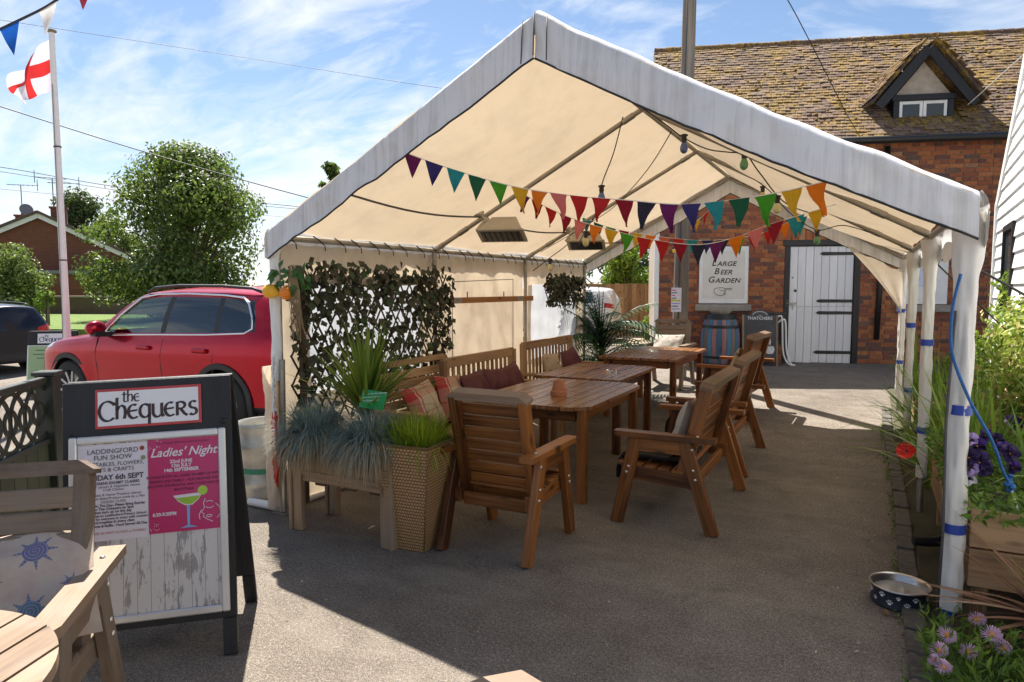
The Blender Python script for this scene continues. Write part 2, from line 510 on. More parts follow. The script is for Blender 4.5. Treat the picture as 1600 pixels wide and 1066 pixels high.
def tex_brick(name, a, b, mortar, axis='x', scale=1.0):
    """brick bond for walls too far off to tell the bricks apart"""
    m = NT(name); s_ = m.n('SeparateXYZ'); m.put(s_.inputs[0], m.co())
    c_ = m.n('CombineXYZ'); m.put(c_.inputs[0], s_.outputs[0 if axis == 'x' else 1]); m.put(c_.inputs[1], s_.outputs[2])
    br = m.n('TexBrick'); m.inp(br, Vector=c_.outputs[0], Color1=(*a, 1), Color2=(*b, 1), Mortar=(*mortar, 1), Scale=scale)
    br.inputs['Brick Width'].default_value = .225; br.inputs['Row Height'].default_value = .075; br.inputs['Mortar Size'].default_value = .009
    w = m.noise(m.co(), .8, 4, .6)
    m.set(Base_Color=m.mix(m.math('MULTIPLY', w, .5), br.outputs[0], sc(b, .6)), Roughness=.9); m.bump(br.outputs['Fac'], -.4, .01)
    return m.m

# ------------------------------------------------------------ old brick outbuilding with mossy tiled roof
BD = rad(18)
bld = thing('brick_outbuilding', 'long orange brick outbuilding with mossy tiled roof and black gabled dormer', 'building', (-.74, 13.25, 0), BD)
GB = .24                                         # ground level at its foot
S0, S1, EZ, HALF, RZ = -2.78, 5.4, 4.30, 2.75, 6.72
core = MB()
def wall_hole(mb, s0, s1, z0, z1, holes, y, th):
    """wall strip with rectangular openings (list of s0,s1,z0,z1)"""
    cuts = sorted(set([s0, s1] + [h[0] for h in holes] + [h[1] for h in holes]))
    for a, b in zip(cuts, cuts[1:]):
        zs = [z0]
        hs = sorted([h for h in holes if h[0] <= a + 1e-6 and h[1] >= b - 1e-6], key=lambda h: h[2])
        for h in hs:
            if h[2] > zs[-1]: mb.box((a, y, zs[-1]), (b, y + th, h[2]), 0)
            zs.append(h[3])
        if zs[-1] < z1: mb.box((a, y, zs[-1]), (b, y + th, z1), 0)
DO = (-.60, .66, GB - .05, 2.43)
W1 = (-2.07, -1.22, 1.32, 2.34)
W2 = (1.30, 2.06, 1.32, 2.06)
wall_hole(core, S0, S1, GB - .3, EZ, [DO], .0, .22)
core.box((S0 + .002, .22, GB - .3), (S0 + .22, 2 * HALF - .22, EZ), 0); core.box((S1 - .22, .22, GB - .3), (S1 - .002, 2 * HALF - .22, EZ), 0)
core.box((S0, 2 * HALF - .22, GB - .3), (S1, 2 * HALF, EZ), 0)
core.prism([(0, EZ), (2 * HALF, EZ), (HALF, RZ - .1)], .2, Matrix(((0, 0, 1, S0), (1, 0, 0, 0), (0, 1, 0, 0), (0, 0, 0, 1))))
core.prism([(0, EZ), (2 * HALF, EZ), (HALF, RZ - .1)], .2, Matrix(((0, 0, 1, S1 - .2), (1, 0, 0, 0), (0, 1, 0, 0), (0, 0, 0, 1))))
wall = core.build('wall', M['mortar'], bld)
items = []
row = 0; z = GB - .04
X3, Y3, Z3 = Vector((1, 0, 0)), Vector((0, 1, 0)), Vector((0, 0, 1))
while z < EZ - .05:
    x = S0 + (.0 if row % 2 == 0 else -.056)
    hd = row % 4 == 3
    while x < S1:
        w = .105 if hd else .218
        a, b = max(x, S0), min(x + w, S1)
        zc, xc = z + .033, (a + b) / 2
        blocked = any(h[0] - .0 < b and h[1] > a and h[2] < z + .066 and h[3] > z for h in (DO,))
        if b - a > .04 and not blocked:
            vis = 0 if (-2.8 < xc < 2.7 and .3 < zc < 2.9) else 9
            items.append((vis + abs(xc + .2) * .3 + abs(zc - 1.7), Vector((xc, -.004, zc)), (X3, Y3, Z3), (round(b - a, 3), .024 + R.uniform(0, .006), .064)))
        elif blocked and a < DO[0] < b and b - a > .04 and DO[0] - a > .05:
            items.append((1, Vector(((a + DO[0]) / 2, -.004, zc)), (X3, Y3, Z3), (round(DO[0] - a, 3), .026, .064)))
        elif blocked and a < DO[1] < b and b - DO[1] > .05:
            items.append((1, Vector(((b + DO[1]) / 2, -.004, zc)), (X3, Y3, Z3), (round(b - DO[1], 3), .026, .064)))
        x += w + .01
    row += 1; z += .0745
# soldier arch over the door
for i in range(12):
    xc = DO[0] - .07 + i * .116
    items.append((1, Vector((xc, -.012, DO[3] + .115)), (X3, Y3, Z3), (.10, .028, .21)))
pieces('brick', items, M['brick'], wall)

# mossy plain tiles
m = NT('mossy_roof_tile'); s_ = m.n('SeparateXYZ'); m.put(s_.inputs[0], m.co('UV'))
tcol = m.ramp(s_.outputs[1], (0, (.10, .058, .040)), (.4, (.155, .094, .066)), (.75, (.21, .14, .10)), (1, (.07, .05, .04)))
g_ = m.n('NewGeometry'); mo = m.noise(g_.outputs['Position'], 1.5, 7, .72, .6); mo2 = m.noise(g_.outputs['Position'], 14, 3, .6)
moss = m.ramp(m.math('ADD', m.math('MULTIPLY', mo, .7), m.math('MULTIPLY', mo2, .3)), (.455, 0.0), (.585, 1.0))
m.set(Base_Color=m.mix(m.math('MULTIPLY', moss, .9), tcol, m.ramp(mo2, (.35, (.13, .085, .015)), (.65, (.38, .225, .03)))), Roughness=.92); m.bump(mo2, .9, .03)
M['tile'] = m.m
PW = math.atan2(RZ - EZ, HALF)
up = Vector((0, math.cos(PW), math.sin(PW))); nrm = Vector((0, -math.sin(PW), math.cos(PW)))
base0 = Vector((0, -.22, EZ - .2))
rf = MB(); Lr = HALF / math.cos(PW) + .26
rf.frame(base0 + X3 * (S0 + S1) / 2 + up * (Lr / 2) - nrm * .05, X3, up, nrm, (S1 - S0 + .1, Lr, .06), 0)
bk = Vector((0, -math.cos(PW), math.sin(PW))); bn = Vector((0, math.sin(PW), math.cos(PW)))
rf.frame(Vector(((S0 + S1) / 2, 2 * HALF + .22, EZ - .2)) + bk * (Lr / 2) - bn * .05, X3, bk, bn, (S1 - S0 + .1, Lr, .06), 0)
roof = rf.build('roof', M['tile'], bld)
items = []; row = 0; gauge = .105
DM = 1.70                                        # dormer centre
while row * gauge < Lr - .05:
    x = S0 - .06 + (.085 if row % 2 else 0)
    while x < S1 + .05:
        d = row * gauge
        c = base0 + X3 * (x + .083) + up * (d + .09 + R.uniform(-.008, .008)) + nrm * (.018 + R.uniform(0, .014))
        tl = .11 + R.uniform(-.03, .04)
        u2 = (up * math.cos(tl) - nrm * math.sin(tl)); n2 = (nrm * math.cos(tl) + up * math.sin(tl))
        ya = c.y
        if not (abs(x + .083 - DM) < .62 and c.y > .15 and c.z < 5.75 - abs(x + .083 - DM) * .9):
            items.append((abs(x - 1.2) + abs(c.z - 5.4) * .8, c, (X3, u2, n2), (.160, .19, .014)))
        x += .17
    row += 1
pieces('roof_tile', items, M['tile'], roof)
rb = MB(); x = S0 - .05
while x < S1:
    a = [(x + .225 * k, HALF, RZ - .03 + R.uniform(-.01, .01)) for k in (0, .5, 1)]
    rb.tube(a, .10, 8); x += .235
rb.build('ridge_tile_row', M['tile'], roof, smooth=True, sharp=50)
# moss cushions
mm = MB()
for i in range(1100):
    s_, t = R.uniform(S0, S1), R.uniform(0, Lr) ** 1.0
    q = base0 + X3 * s_ + up * t
    if mnoise.noise(q * .9) + mnoise.noise(q * 2.6) * .5 < .08: continue
    r = R.uniform(.014, .036)
    mm.lathe([(0.001, r * .8), (r * .7, r * .55), (r * 1.1, 0)], 6, q + nrm * .035)
m = NT('roof_moss'); f = m.noise(m.co(), 9, 4, .6)
m.set(Base_Color=m.ramp(f, (.3, (.15, .10, .012)), (.7, (.42, .26, .03))), Roughness=1.0); M['moss'] = m.m
mm.build('moss', M['moss'], roof, kind='stuff')
# gutter, white corner pipe, downpipe
gt = MB(); gt.tube([(S0 - .05, -.30, EZ - .22), (S1, -.30, EZ - .22)], .06, 8); gt.build('gutter', M['black_plastic'], bld, smooth=True)
gt = MB(); gt.tube([(1.0, -.09, EZ - .3), (1.0, -.09, 1.9), (.97, -.07, 1.7), (.95, -.07, .7)], .045, 8); gt.build('downpipe', M['black_plastic'], bld, smooth=True)
gt = MB(); gt.box((S0 - .09, -.06, GB), (S0 + .0, .06, 3.9), .01); gt.build('corner_board', M['white_paint'], bld)
# door
dr = MB()
for a in ((DO[0], DO[0] + .09), (DO[1] - .10, DO[1])):
    dr.box((a[0], -.03, GB), (a[1], .10, DO[3] - .09), .006)
dr.box((DO[0] - .03, -.035, DO[3] - .092), (DO[1] + .03, .10, DO[3] + .012), .006)
dr.build('door_frame', M['black_wood'], bld)
M['white_boards'] = wood('white_painted_boards', (.66, .66, .67), (.80, .80, .80), .5, grain=.5, knots=False)
door = MB(); d0, d1 = DO[0] + .095, DO[1] - .105
door.box((d0, .03, GB + .03), (d1, .055, DO[3] - .10), 0)
door = door.build('door', M['white_boards'], bld, label='white plank stable door with black strap hinges')
nP = 8; pw = (d1 - d0) / nP
for half, (z0, z1) in enumerate(((GB + .035, 1.27), (1.275, DO[3] - .105))):
    for i in range(nP):
        k = MB(); k.box((d0 + i * pw + .003, .002, z0 - R.uniform(0, .012) * (half == 0)), (d0 + (i + 1) * pw - .003, .028, z1), .004); k.build('plank', M['white_boards'], door)
for zc, ln in ((2.20, .60), (1.37, .64), (1.16, .64), (.46, .66)):
    k = MB(); k.prism([(0, -.026), (-ln + .05, -.03), (-ln, 0), (-ln + .05, .03), (0, .026)], .008, Matrix(((1, 0, 0, d1 + .03), (0, 0, -1, 0.0), (0, 1, 0, zc), (0, 0, 0, 1))))
    k.build('strap_hinge', M['black_metal'], door)
k = MB(); k.box((d0 - .06, -.03, 1.31), (d0 + .12, -.005, 1.34), .004); k.box((d0 - .05, -.03, 1.26), (d0 - .02, -.008, 1.39), .004); k.tube([(d0 + .06, -.03, 1.32), (d0 + .06, -.05, 1.26), (d0 + .06, -.03, 1.22)], .006, 6)
k.build('bolt_latch', M['steel'], door)
k = MB(); k.tube([(d0 + .10, .002, 1.55), (d0 + .10, -.012, 1.55)], .024, 12); k.tube([(d0 + .05, .002, 1.78), (d0 + .05, -.012, 1.78)], .012, 8); k.build('keyhole', M['black_metal'], door)
# boarded windows with stone sills
def text_mesh(body, size, mat, name='lettering', shear=0.0, align='CENTER', space=1.0, bold=0.0, sx=1.0):
    cu = bpy.data.curves.new('lettering', 'FONT'); cu.body = body; cu.size = size; cu.shear = shear
    cu.align_x = align; cu.align_y = 'CENTER'; cu.space_character = space; cu.offset = bold; cu.resolution_u = 3
    ob = bpy.data.objects.new('lettering', cu); scene.collection.objects.link(ob)
    bpy.context.view_layer.update()
    me = bpy.data.meshes.new_from_object(ob.evaluated_get(bpy.context.evaluated_depsgraph_get()))
    bpy.data.objects.remove(ob); bpy.data.curves.remove(cu)
    if sx != 1.0:
        for v in me.vertices: v.co.x *= sx
    me.materials.clear(); me.materials.append(mat); me.name = name
    return me
def put_text(parent, body, size, mat, mtx, **k):
    o = bpy.data.objects.new('lettering', text_mesh(body, size, mat, **k)); link(o, parent)
    o.matrix_local = mtx
    return o
def face_mtx(x, y, z):
    """text standing upright in the local xz plane, read from -y"""
    return Matrix(((1, 0, 0, x), (0, 0, -1, y), (0, 1, 0, z), (0, 0, 0, 1)))
M['ink'] = plain('black_ink', (.02, .02, .02), .7, 0, .1)
M['stone'] = plain('grey_stone', (.30, .27, .23), .9, 0, .25, 8, .5)
for (a, b, z0, z1), nm in ((W1, 1), (W2, 2)):
    k = MB(); k.box((a - .06, -.10, z0 - .135), (b + .06, .05, z0 - .015), .012); k.build('window_sill', M['stone'], bld)
k = MB(); a, b, z0, z1 = W2
k.box((a, -.045, z0), (b, -.012, z1), .005); k.build('white_board', M['white_paint'], bld)
k = MB(); k.box((a + .10, -.05, 1.62), (a + .40, -.046, 2.0), 0); k.build('paper_notice', plain('notice_paper', (.62, .68, .80), .7), bld)
# dormer
dz0 = EZ + .14
dm = MB(); dm.box((DM - .46, .42, dz0 - .1), (DM + .46, 1.9, 4.93), 0); dormer = dm.build('dormer', M['black_wood'], bld, label='gabled dormer with peeling black timbers and white window')
k = MB(); k.prism([(-.50, 4.90), (.50, 4.90), (0, 5.52)], 1.7, Matrix(((1, 0, 0, DM), (0, 0, 1, .40), (0, 1, 0, 0), (0, 0, 0, 1))))
k.build('gable_panel', plain('old_render', (.42, .36, .29), .9, 0, .2, 10, .3), dormer)
for s_ in (-1, 1):
    k = MB(); e0, e1 = Vector((DM + s_ * .78, .22, 4.74)), Vector((DM, .22, 5.70))
    k.bar(e0, e1, .05, .155, up=(0, 1, 0) if False else (0, 0, 1)); k.build('barge_board', M['black_wood'], dormer)
    k = MB(); ax = (e1 - e0).normalized(); nn = Vector((-ax.z * s_, 0, ax.x * s_)); nn = nn if nn.z > 0 else -nn
    k.frame((e0 + e1) / 2 + Vector((0, .86, 0)) + nn * .14, ax, Vector((0, 1, 0)), nn, ((e1 - e0).length + .12, 1.9, .05), 0); dt = k.build('dormer_roof', M['tile'], dormer)
    its = []
    L_ = (e1 - e0).length
    for r_ in range(int(L_ / .105)):
        for q in range(11):
            c = e0 + ax * (r_ * .105 + .06) + nn * (.185 + R.uniform(0, .012)) + Vector((0, -.06 + q * .172 + (.08 if r_ % 2 else 0), 0))
            u2 = (ax * math.cos(.12) - nn * math.sin(.12)); its.append((q, c, (Vector((0, 1, 0)), u2, nn), (.16, .18, .014)))
    pieces('roof_tile', its, M['tile'], dt, 0)
    k = MB(); k.box((DM + s_ * .44 - .05, .34, dz0), (DM + s_ * .44 + .05, .44, 4.92), .006); k.build('dormer_post', M['black_wood'], dormer)
k = MB(); k.box((DM - .52, .32, 4.86), (DM + .52, .44, 4.96), .006); k.build('tie_beam', M['black_wood'], dormer)
M['glass'] = NT('window_glass').set(Base_Color=(.05, .055, .06), Roughness=.06).m
for s_ in (-1, 1):
    x0, x1 = (DM - .385, DM - .005) if s_ < 0 else (DM + .005, DM + .385)
    k = MB(); k.box((x0, .36, 4.44), (x0 + .05, .40, 4.855), .004); k.box((x1 - .05, .36, 4.44), (x1, .40, 4.855), .004); k.box((x0 + .05, .362, 4.80), (x1 - .05, .398, 4.855), .004); k.box((x0 + .05, .362, 4.44), (x1 - .05, .398, 4.50), .004)
    w_ = k.build('window', M['white_paint'], dormer)
    k = MB(); k.box((x0 + .05, .378, 4.5), (x1 - .05, .385, 4.8), 0); k.build('pane', M['glass'], w_)
# large beer garden sign
sg = thing('beer_garden_sign', 'white board reading LARGE BEER GARDEN with a pointing hand', 'sign', bld.matrix_basis @ Vector((0, 0, 0)), BD)
a, b, z0, z1 = W1
bpy.context.view_layer.update()
k = MB(); k.box((a, -.052, z0), (b, -.022, z1), .006); k.build('board', M['white_paint'], sg)
M['cream_paint'] = plain('sign_face_paint', (.68, .66, .61), .6, 0, .08, 4)
k = MB(); k.box((a + .06, -.056, z0 + .09), (b - .06, -.050, z1 - .08), .002); k.build('panel', M['cream_paint'], sg)
cx_ = (a + b) / 2
for t_, z_ in (('L', 2.035), ('B', 1.885), ('G', 1.735)):
    rest = {'L': 'ARGE', 'B': 'EER', 'G': 'ARDEN'}[t_]
    x_ = cx_ - {'L': .215, 'B': .17, 'G': .275}[t_]
    put_text(sg, t_, .155, M['ink'], face_mtx(x_, -.0585, z_ + .008), shear=.25, align='LEFT', bold=.002)
    put_text(sg, rest, .118, M['ink'], face_mtx(x_ + {'L': .093, 'B': .105, 'G': .125}[t_], -.0585, z_ - .008), shear=.25, align='LEFT', bold=.0018, sx=1.12)
hand = MB()
def stroke(mb, pts, w, mtx, nib=None):
    """pen stroke through 2-D points; nib = fixed pen vector for broad-nib lettering"""
    pts = [Vector((p[0], p[1])) for p in pts]
    n = len(pts); L_, R_ = [], []
    for i, p in enumerate(pts):
        t = (pts[min(i + 1, n - 1)] - pts[max(i - 1, 0)]).normalized(); nn = Vector((-t.y, t.x)) * (w / 2)
        if nib is not None:
            nv = Vector(nib); nn = nn + (nv if nv.dot(nn) >= 0 else -nv)
        L_.append(mtx @ Vector((p.x + nn.x, p.y + nn.y, 0))); R_.append(mtx @ Vector((p.x - nn.x, p.y - nn.y, 0)))
    mb.add(L_ + R_, [(i, i + 1, n + i + 1, n + i) for i in range(n - 1)])
def arc(cx, cy, rx, ry, a0, a1, n=14):
    return [(cx + rx * math.cos(rad(a0 + (a1 - a0) * i / n)), cy + ry * math.sin(rad(a0 + (a1 - a0) * i / n))) for i in range(n + 1)]
hm = face_mtx(cx_ - .01, -.0585, 1.545)
stroke(hand, [(-.15, .03), (-.12, .05), (-.06, .055), (.0, .06), (.03, .045), (.15, .045), (.155, .032), (.15, .02), (.04, .02)], .009, hm)
stroke(hand, [(-.15, .03), (-.15, -.03), (-.12, -.06), (-.08, -.08), (-.02, -.085), (.02, -.07), (.025, -.05)], .009, hm)
for i in range(3):
    stroke(hand, arc(.018, .005 - i * .03, .03, .016, 110, -110), .008, hm)
stroke(hand, [(-.06, .03), (-.03, .0), (-.01, .0), (.0, .02)], .007, hm)
hand.build('pointing_hand', M['ink'], sg)
# ------------------------------------------------------------ white weatherboarded pub wall on the right
pub = thing('weatherboarded_pub', 'white weatherboarded gable wall of the pub at right edge', 'building', (1.55, 11.4, 0), rad(-3))
M['weatherboard'] = wood('white_weatherboard', (.70, .70, .70), (.82, .82, .81), .5, grain=.4, knots=False)
k = MB(); k.box((.03, -9, -.2), (.25, 0, 2.75), 0)
k.prism([(-9, 2.75), (0, 2.75), (-4.6, 5.5)], .2, Matrix(((0, 0, 1, .04), (1, 0, 0, 0), (0, 1, 0, 0), (0, 0, 0, 1))))
pw_ = k.build('wall', M['white_paint'], pub)
z = .25; i = 0
while z < 5.3:
    y1 = 0 if z < 2.7 else -(z - 2.75) / .598
    y0 = -9 if z < 2.7 else -9 + (z - 2.75) / .625
    if y1 - y0 > .4:
        segs = [(y0, y1)]
        if 1.15 < z < 2.3: segs = [(y0, -4.4), (-3.15, -2.02), (-1.08, y1)]
        for sa, sb in segs:
            if sb - sa < .1: continue
            k = MB(); k.frame((.008, (sa + sb) / 2, z + .09), Vector((0, 1, 0)), Vector((math.cos(.12), 0, -math.sin(.12))), Vector((math.sin(.12), 0, math.cos(.12))), (sb - sa, .022, .20), .003)
            k.build('weatherboard', M['weatherboard'], pw_)
    z += .175; i += 1
k = MB(); k.bar((-.0, .12, 2.66), (-.0, -4.55, 5.47), .05, .16); k.bar((-.0, -9.2, 2.66), (-.0, -4.55, 5.47), .05, .16); k.build('verge_board', M['white_paint'], pub)
k = MB(); k.box((-.035, -.06, .0), (.05, .04, 2.75), .004); k.build('corner_board', M['white_paint'], pub)
for yc in (-1.55, -3.78):
    k = MB()
    for lo, hi in (((-.03, yc - .5, 1.15), (.06, yc - .42, 2.35)), ((-.03, yc + .40, 1.15), (.06, yc + .47, 2.35)), ((-.03, yc - .42, 2.27), (.06, yc + .40, 2.35)), ((-.05, yc - .55, 1.08), (.06, yc + .52, 1.15))):
        k.box(lo, hi, .004)
    w_ = k.build('window', M['black_wood'], pub)
    k = MB(); k.box((.0, yc - .42, 1.15), (.02, yc + .40, 2.27), 0); k.build('pane', M['glass'], w_)

# ------------------------------------------------------------ telegraph pole with notice
tp = far(T(1062), 10.9); tp.z = gz(tp.y)
pole = thing('telegraph_pole', 'tall weathered timber telegraph pole in front of the brick wall', 'pole', tp)
k = MB(); k.tube([(0, 0, -.1), (.03, 0, 3), (.10, 0, 9.2)], [.125, .115, .09], 14); k.build('pole_shaft', M['pole_wood'], pole, smooth=True, sharp=50)
k = MB(); k.tube([(.0, -.128, .3), (.02, -.122, 3), (.08, -.10, 8)], .011, 6); k.build('conduit', M['grey_cable'], pole, smooth=True)
k = MB(); k.box((-.10, -.142, 1.98), (-.05, -.118, 2.03), .002); k.build('yellow_tag', plain('yellow_tag', (.75, .48, .03), .5), pole)
nt_ = thing('pole_notice', 'white and purple paper notice fixed to the telegraph pole', 'notice', (tp.x, tp.y, tp.z), rad(14))
k = MB(); k.box((-.135, -.150, 1.05), (.02, -.146, 1.43), 0); k.build('paper', plain('lilac_paper', (.66, .66, .80), .7), nt_)
for i, (c, w) in enumerate((((.45, .03, .08), .06), ((.05, .05, .07), .08), ((.45, .03, .08), .05), ((.05, .05, .07), .07), ((.45, .55, .03), .13), ((.25, .32, .6), .13), ((.05, .05, .1), .10), ((.2, .25, .5), .12))):
    k = MB(); k.box((-.125, -.1515, 1.385 - i * .042), (-.125 + w, -.1505, 1.40 - i * .042 + (.012 if i == 4 else 0)), 0); k.build('print_line', plain('print_%d' % i, c, .7), nt_)

# ------------------------------------------------------------ close-board fence
fa, fb = far(T(845), 18.6), far(T(1040), 18.9)
fen = thing('board_fence', 'brown close-board timber fence behind the palm', 'fence', (fa.x, fa.y, .27), math.atan2(fb.y - fa.y, fb.x - fa.x))
L_ = (fb - fa).length
x = 0
while x < L_:
    w = .115 + R.uniform(-.006, .006); h = 1.44 + R.uniform(-.015, .015)
    k = MB(); k.frame((x + w / 2, R.uniform(-.004, .004), h / 2), X3, Y3, Z3, (w, .018, h), .003); k.build('fence_board', M['fence_wood'], fen); x += w + .004
k = MB()
for z in (.25, 1.2): k.box((0, .02, z), (L_, .06, z + .07), .004)
k.build('fence_rail', M['fence_wood'], fen)

# ------------------------------------------------------------ bungalow across the road
BM = tex_brick('far_red_brick', (.24, .075, .035), (.17, .05, .028), (.20, .13, .09))
d_ = 38.0
bo = far(T(68), d_); bo.z = .2
bun = thing('brick_bungalow', 'red brick bungalow with white bargeboards across the road', 'house', bo, YAW + rad(27))
def apex(z0): return z0
k = MB()
k.prism([(-4.6, -.2), (4.55, -.2), (4.55, 3.0), (0, 5.35), (-4.6, 3.0)], 9.0, Matrix(((1, 0, 0, 0), (0, 0, 1, 0), (0, 1, 0, 0), (0, 0, 0, 1))))
k.build('wall', BM, bun)
RM = tex_brick('far_roof_tile', (.16, .11, .085), (.12, .085, .07), (.05, .04, .035), 'y')
for s_ in (-1, 1):
    e0, e1 = Vector((s_ * 5.05, 4.4, 2.86)), Vector((0, 4.4, 5.47)); ax = (e1 - e0).normalized(); nn = Vector((-ax.z, 0, ax.x)); nn = nn if nn.z > 0 else -nn
    k = MB(); k.frame((e0 + e1) / 2 + nn * .08, ax, Y3, nn, ((e1 - e0).length + .1, 9.6, .14), .01); k.build('roof', RM, bun)
    k = MB(); k.bar(e0 + Vector((0, -4.62, -.05)), e1 + Vector((0, -4.62, -.05)), .06, .36); k.build('barge_board', M['white_paint'], bun)
k = MB(); k.box((-.15, -1.6, -.2), (2.85, -.02, 2.15), 0); k.build('porch_wall', tex_brick('far_orange_brick', (.28, .095, .04), (.21, .065, .03), (.22, .14, .09)), bun)
k = MB(); k.box((-.35, -1.8, 2.16), (3.0, -.01, 2.34), .01); k.build('porch_roof', plain('lead_grey', (.22, .22, .22), .5), bun)
for cx0, cy0, h in ((.75, 2.0, .85), (-1.55, 6.0, .5)):
    k = MB(); k.box((cx0 - .38, cy0 - .3, 4.6), (cx0 + .38, cy0 + .3, 5.5 + h * .55), 0); k.box((cx0 - .45, cy0 - .37, 5.5 + h * .55), (cx0 + .45, cy0 + .37, 5.6 + h * .55), 0)
    ch_ = k.build('chimney', BM, bun)
    k = MB(); k.lathe([(.13, 5.6 + h * .55), (.11, 6.05 + h * .55), (.001, 6.05 + h * .55)], 10, (cx0, cy0, 0)); k.build('chimney_pot', plain('terracotta_pot', (.32, .11, .05), .8), ch_)
def aerial(x, y, z0, h, dirn, nel):
    k = MB(); k.tube([(x, y, z0), (x, y, z0 + h)], .025, 6)
    k.tube([(x - .7 * dirn, y, z0 + h), (x + .9 * dirn, y, z0 + h + .04)], .02, 6)
    for i in range(nel): k.tube([(x - .6 * dirn + i * .24 * dirn, y - .25, z0 + h), (x - .6 * dirn + i * .24 * dirn, y + .25, z0 + h)], .012, 5)
    k.tube([(x + .85 * dirn, y, z0 + h - .3), (x + .85 * dirn, y, z0 + h + .4)], .02, 5)
    k.build('aerial', M['grey_cable'], bun)
aerial(-1.6, 6, 5.6, 2.1, 1, 6); aerial(.5, 2, 5.7, 2.0, -1, 6); aerial(.95, 2, 5.7, 1.75, 1, 5)
def dish(x, y, z, r, col, M_):
    k = MB(); k.lathe([(.001, 0), (r * .6, .03), (r, .10), (r * .98, .11), (r * .6, .045), (.001, .015)], 18, (x, y, z), M_); k.tube([(x, y + .05, z), (x, y + .05, z - .45)], .02, 6); k.build('satellite_dish', col, bun, smooth=True)
dish(-1.35, 5.6, 6.15, .38, plain('dish_grey', (.18, .18, .19), .5), Matrix.Rotation(rad(75), 3, 'X') @ Matrix.Rotation(rad(25), 3, 'Y'))
dish(3.75, -.12, 2.25, .28, M['white_paint'], Matrix.Rotation(rad(90), 3, 'X'))
# red tiled roof further back
k2 = far(T(180), 47); k2.z = .2
bk_ = thing('far_tiled_house', 'low tiled roof showing between the trees behind the bungalow', 'house', k2, YAW)
k = MB(); k.box((-4, 0, 0), (4, 6, 2.9), 0); k.build('wall', BM, bk_)
k = MB(); k.prism([(-.5, 2.8), (6.5, 2.8), (3, 4.6)], 9, Matrix(((0, 0, 1, -4.5), (1, 0, 0, 0), (0, 1, 0, 0), (0, 0, 0, 1)))); k.build('roof', RM, bk_)

# garden wall
GW = tex_brick('garden_wall_brick', (.22, .13, .085), (.15, .09, .065), (.20, .17, .13))
g0, g1 = far(T(-160), 35.5), far(T(330), 34)
gw = thing('garden_wall', 'low brown brick garden wall with stone coping behind the lawn', 'wall', (g0.x, g0.y, .05), math.atan2(g1.y - g0.y, g1.x - g0.x))
L_ = (g1 - g0).length
k = MB(); k.box((0, 0, 0), (L_, .25, 1.06), 0); k.build('brickwork', GW, gw)
k = MB(); k.box((0, -.05, 1.062), (L_, .30, 1.15), .01); k.build('coping', plain('coping_stone', (.36, .31, .25), .9, 0, .2, 3), gw)

# ------------------------------------------------------------ trees and shrubs
def leaf_quad(mb, p, nrm_, up_, L, W, v):
    n_ = nrm_.normalized(); t = (up_ - n_ * up_.dot(n_))
    t = t.normalized() if t.length > 1e-4 else n_.orthogonal().normalized(); b = n_.cross(t)
    o = len(mb.v)
    mb.v += [tuple(p), tuple(p + t * L * .45 + b * W * .5 + n_ * L * .06), tuple(p + t * L - n_ * L * .05), tuple(p + t * L * .45 - b * W * .5 + n_ * L * .06)]
    mb.uv += [(0, v), (.5, v), (1, v), (.5, v)]
    mb.f.append((o, o + 1, o + 2, o + 3))
def rv(s=1.0):
    while True:
        v = Vector((R.uniform(-1, 1), R.uniform(-1, 1), R.uniform(-1, 1)))
        if .05 < v.length < 1: return v * s
def crown(mb, clumps, n, L, W, shell=.55):
    """leaves spread through a cloud of clumps: (centre, radii)"""
    wts = [c[1].x * c[1].z for c in clumps]
    for i in range(n):
        c, r = R.choices(clumps, wts)[0]
        d = rv().normalized(); q = shell + (1 - shell) * R.random() ** .6
        p = c + Vector((d.x * r.x, d.y * r.y, d.z * r.z)) * q * R.uniform(.85, 1.12)
        nn = (d + rv(.8)).normalized()
        leaf_quad(mb, p, nn, rv() + Vector((0, 0, -.5)), L * R.uniform(.7, 1.3), W * R.uniform(.7, 1.3), R.random())
def tree(name, label, base, h, rx, mat, n, L, trunk=.18, seedn=1, bottom=.15, group=None, nclump=26, top_narrow=.6, spread=1.0):
    R.seed(seedn)
    t = thing(name, label, 'tree', base, 0, group)
    clumps = []
    for i in range(nclump):
        z = R.uniform(bottom + .08, .93); prof = math.sin(min(1, (z - bottom) / (1 - bottom) * .9 + .12) * math.pi) ** .6
        prof *= (1 - (z - .4) * (1 - top_narrow)) if z > .4 else 1
        a = R.uniform(0, 6.283); rr = rx * prof * R.uniform(.25, .82) * spread
        s_ = rx * R.uniform(.22, .40)
        clumps.append((Vector((math.cos(a) * rr, math.sin(a) * rr, z * h)), Vector((s_, s_, s_ * R.uniform(.6, .9)))))
    mb = MB()
    for c, r in clumps[::2]:
        b0 = Vector((0, 0, h * R.uniform(.12, .4))); mid = b0.lerp(c, .5) + Vector((0, 0, -.05 * h))
        mb.tube([b0, mid, c], [trunk * .45, trunk * .28, trunk * .08], 6, False)
    mb.tube([(0, 0, -.1), (.02, 0, h * .2), (0, .03, h * .5), (.03, 0, h * .8)], [trunk * 1.2, trunk, trunk * .6, trunk * .15], 8)
    mb.build('trunk', M['bark'], t, smooth=True)
    lf = MB(); crown(lf, clumps, n, L, L * .6)
    lf.build('crown', mat, t)
    return t
M['bark'] = plain('bark', (.10, .075, .055), .95, 0, .3, 14, .6)
M['leaf_mid'] = leafy('tree_leaf', ((0, (.028, .05, .012)), (.4, (.06, .095, .022)), (.8, (.115, .15, .035)), (1, (.19, .21, .06))), .42, .3)
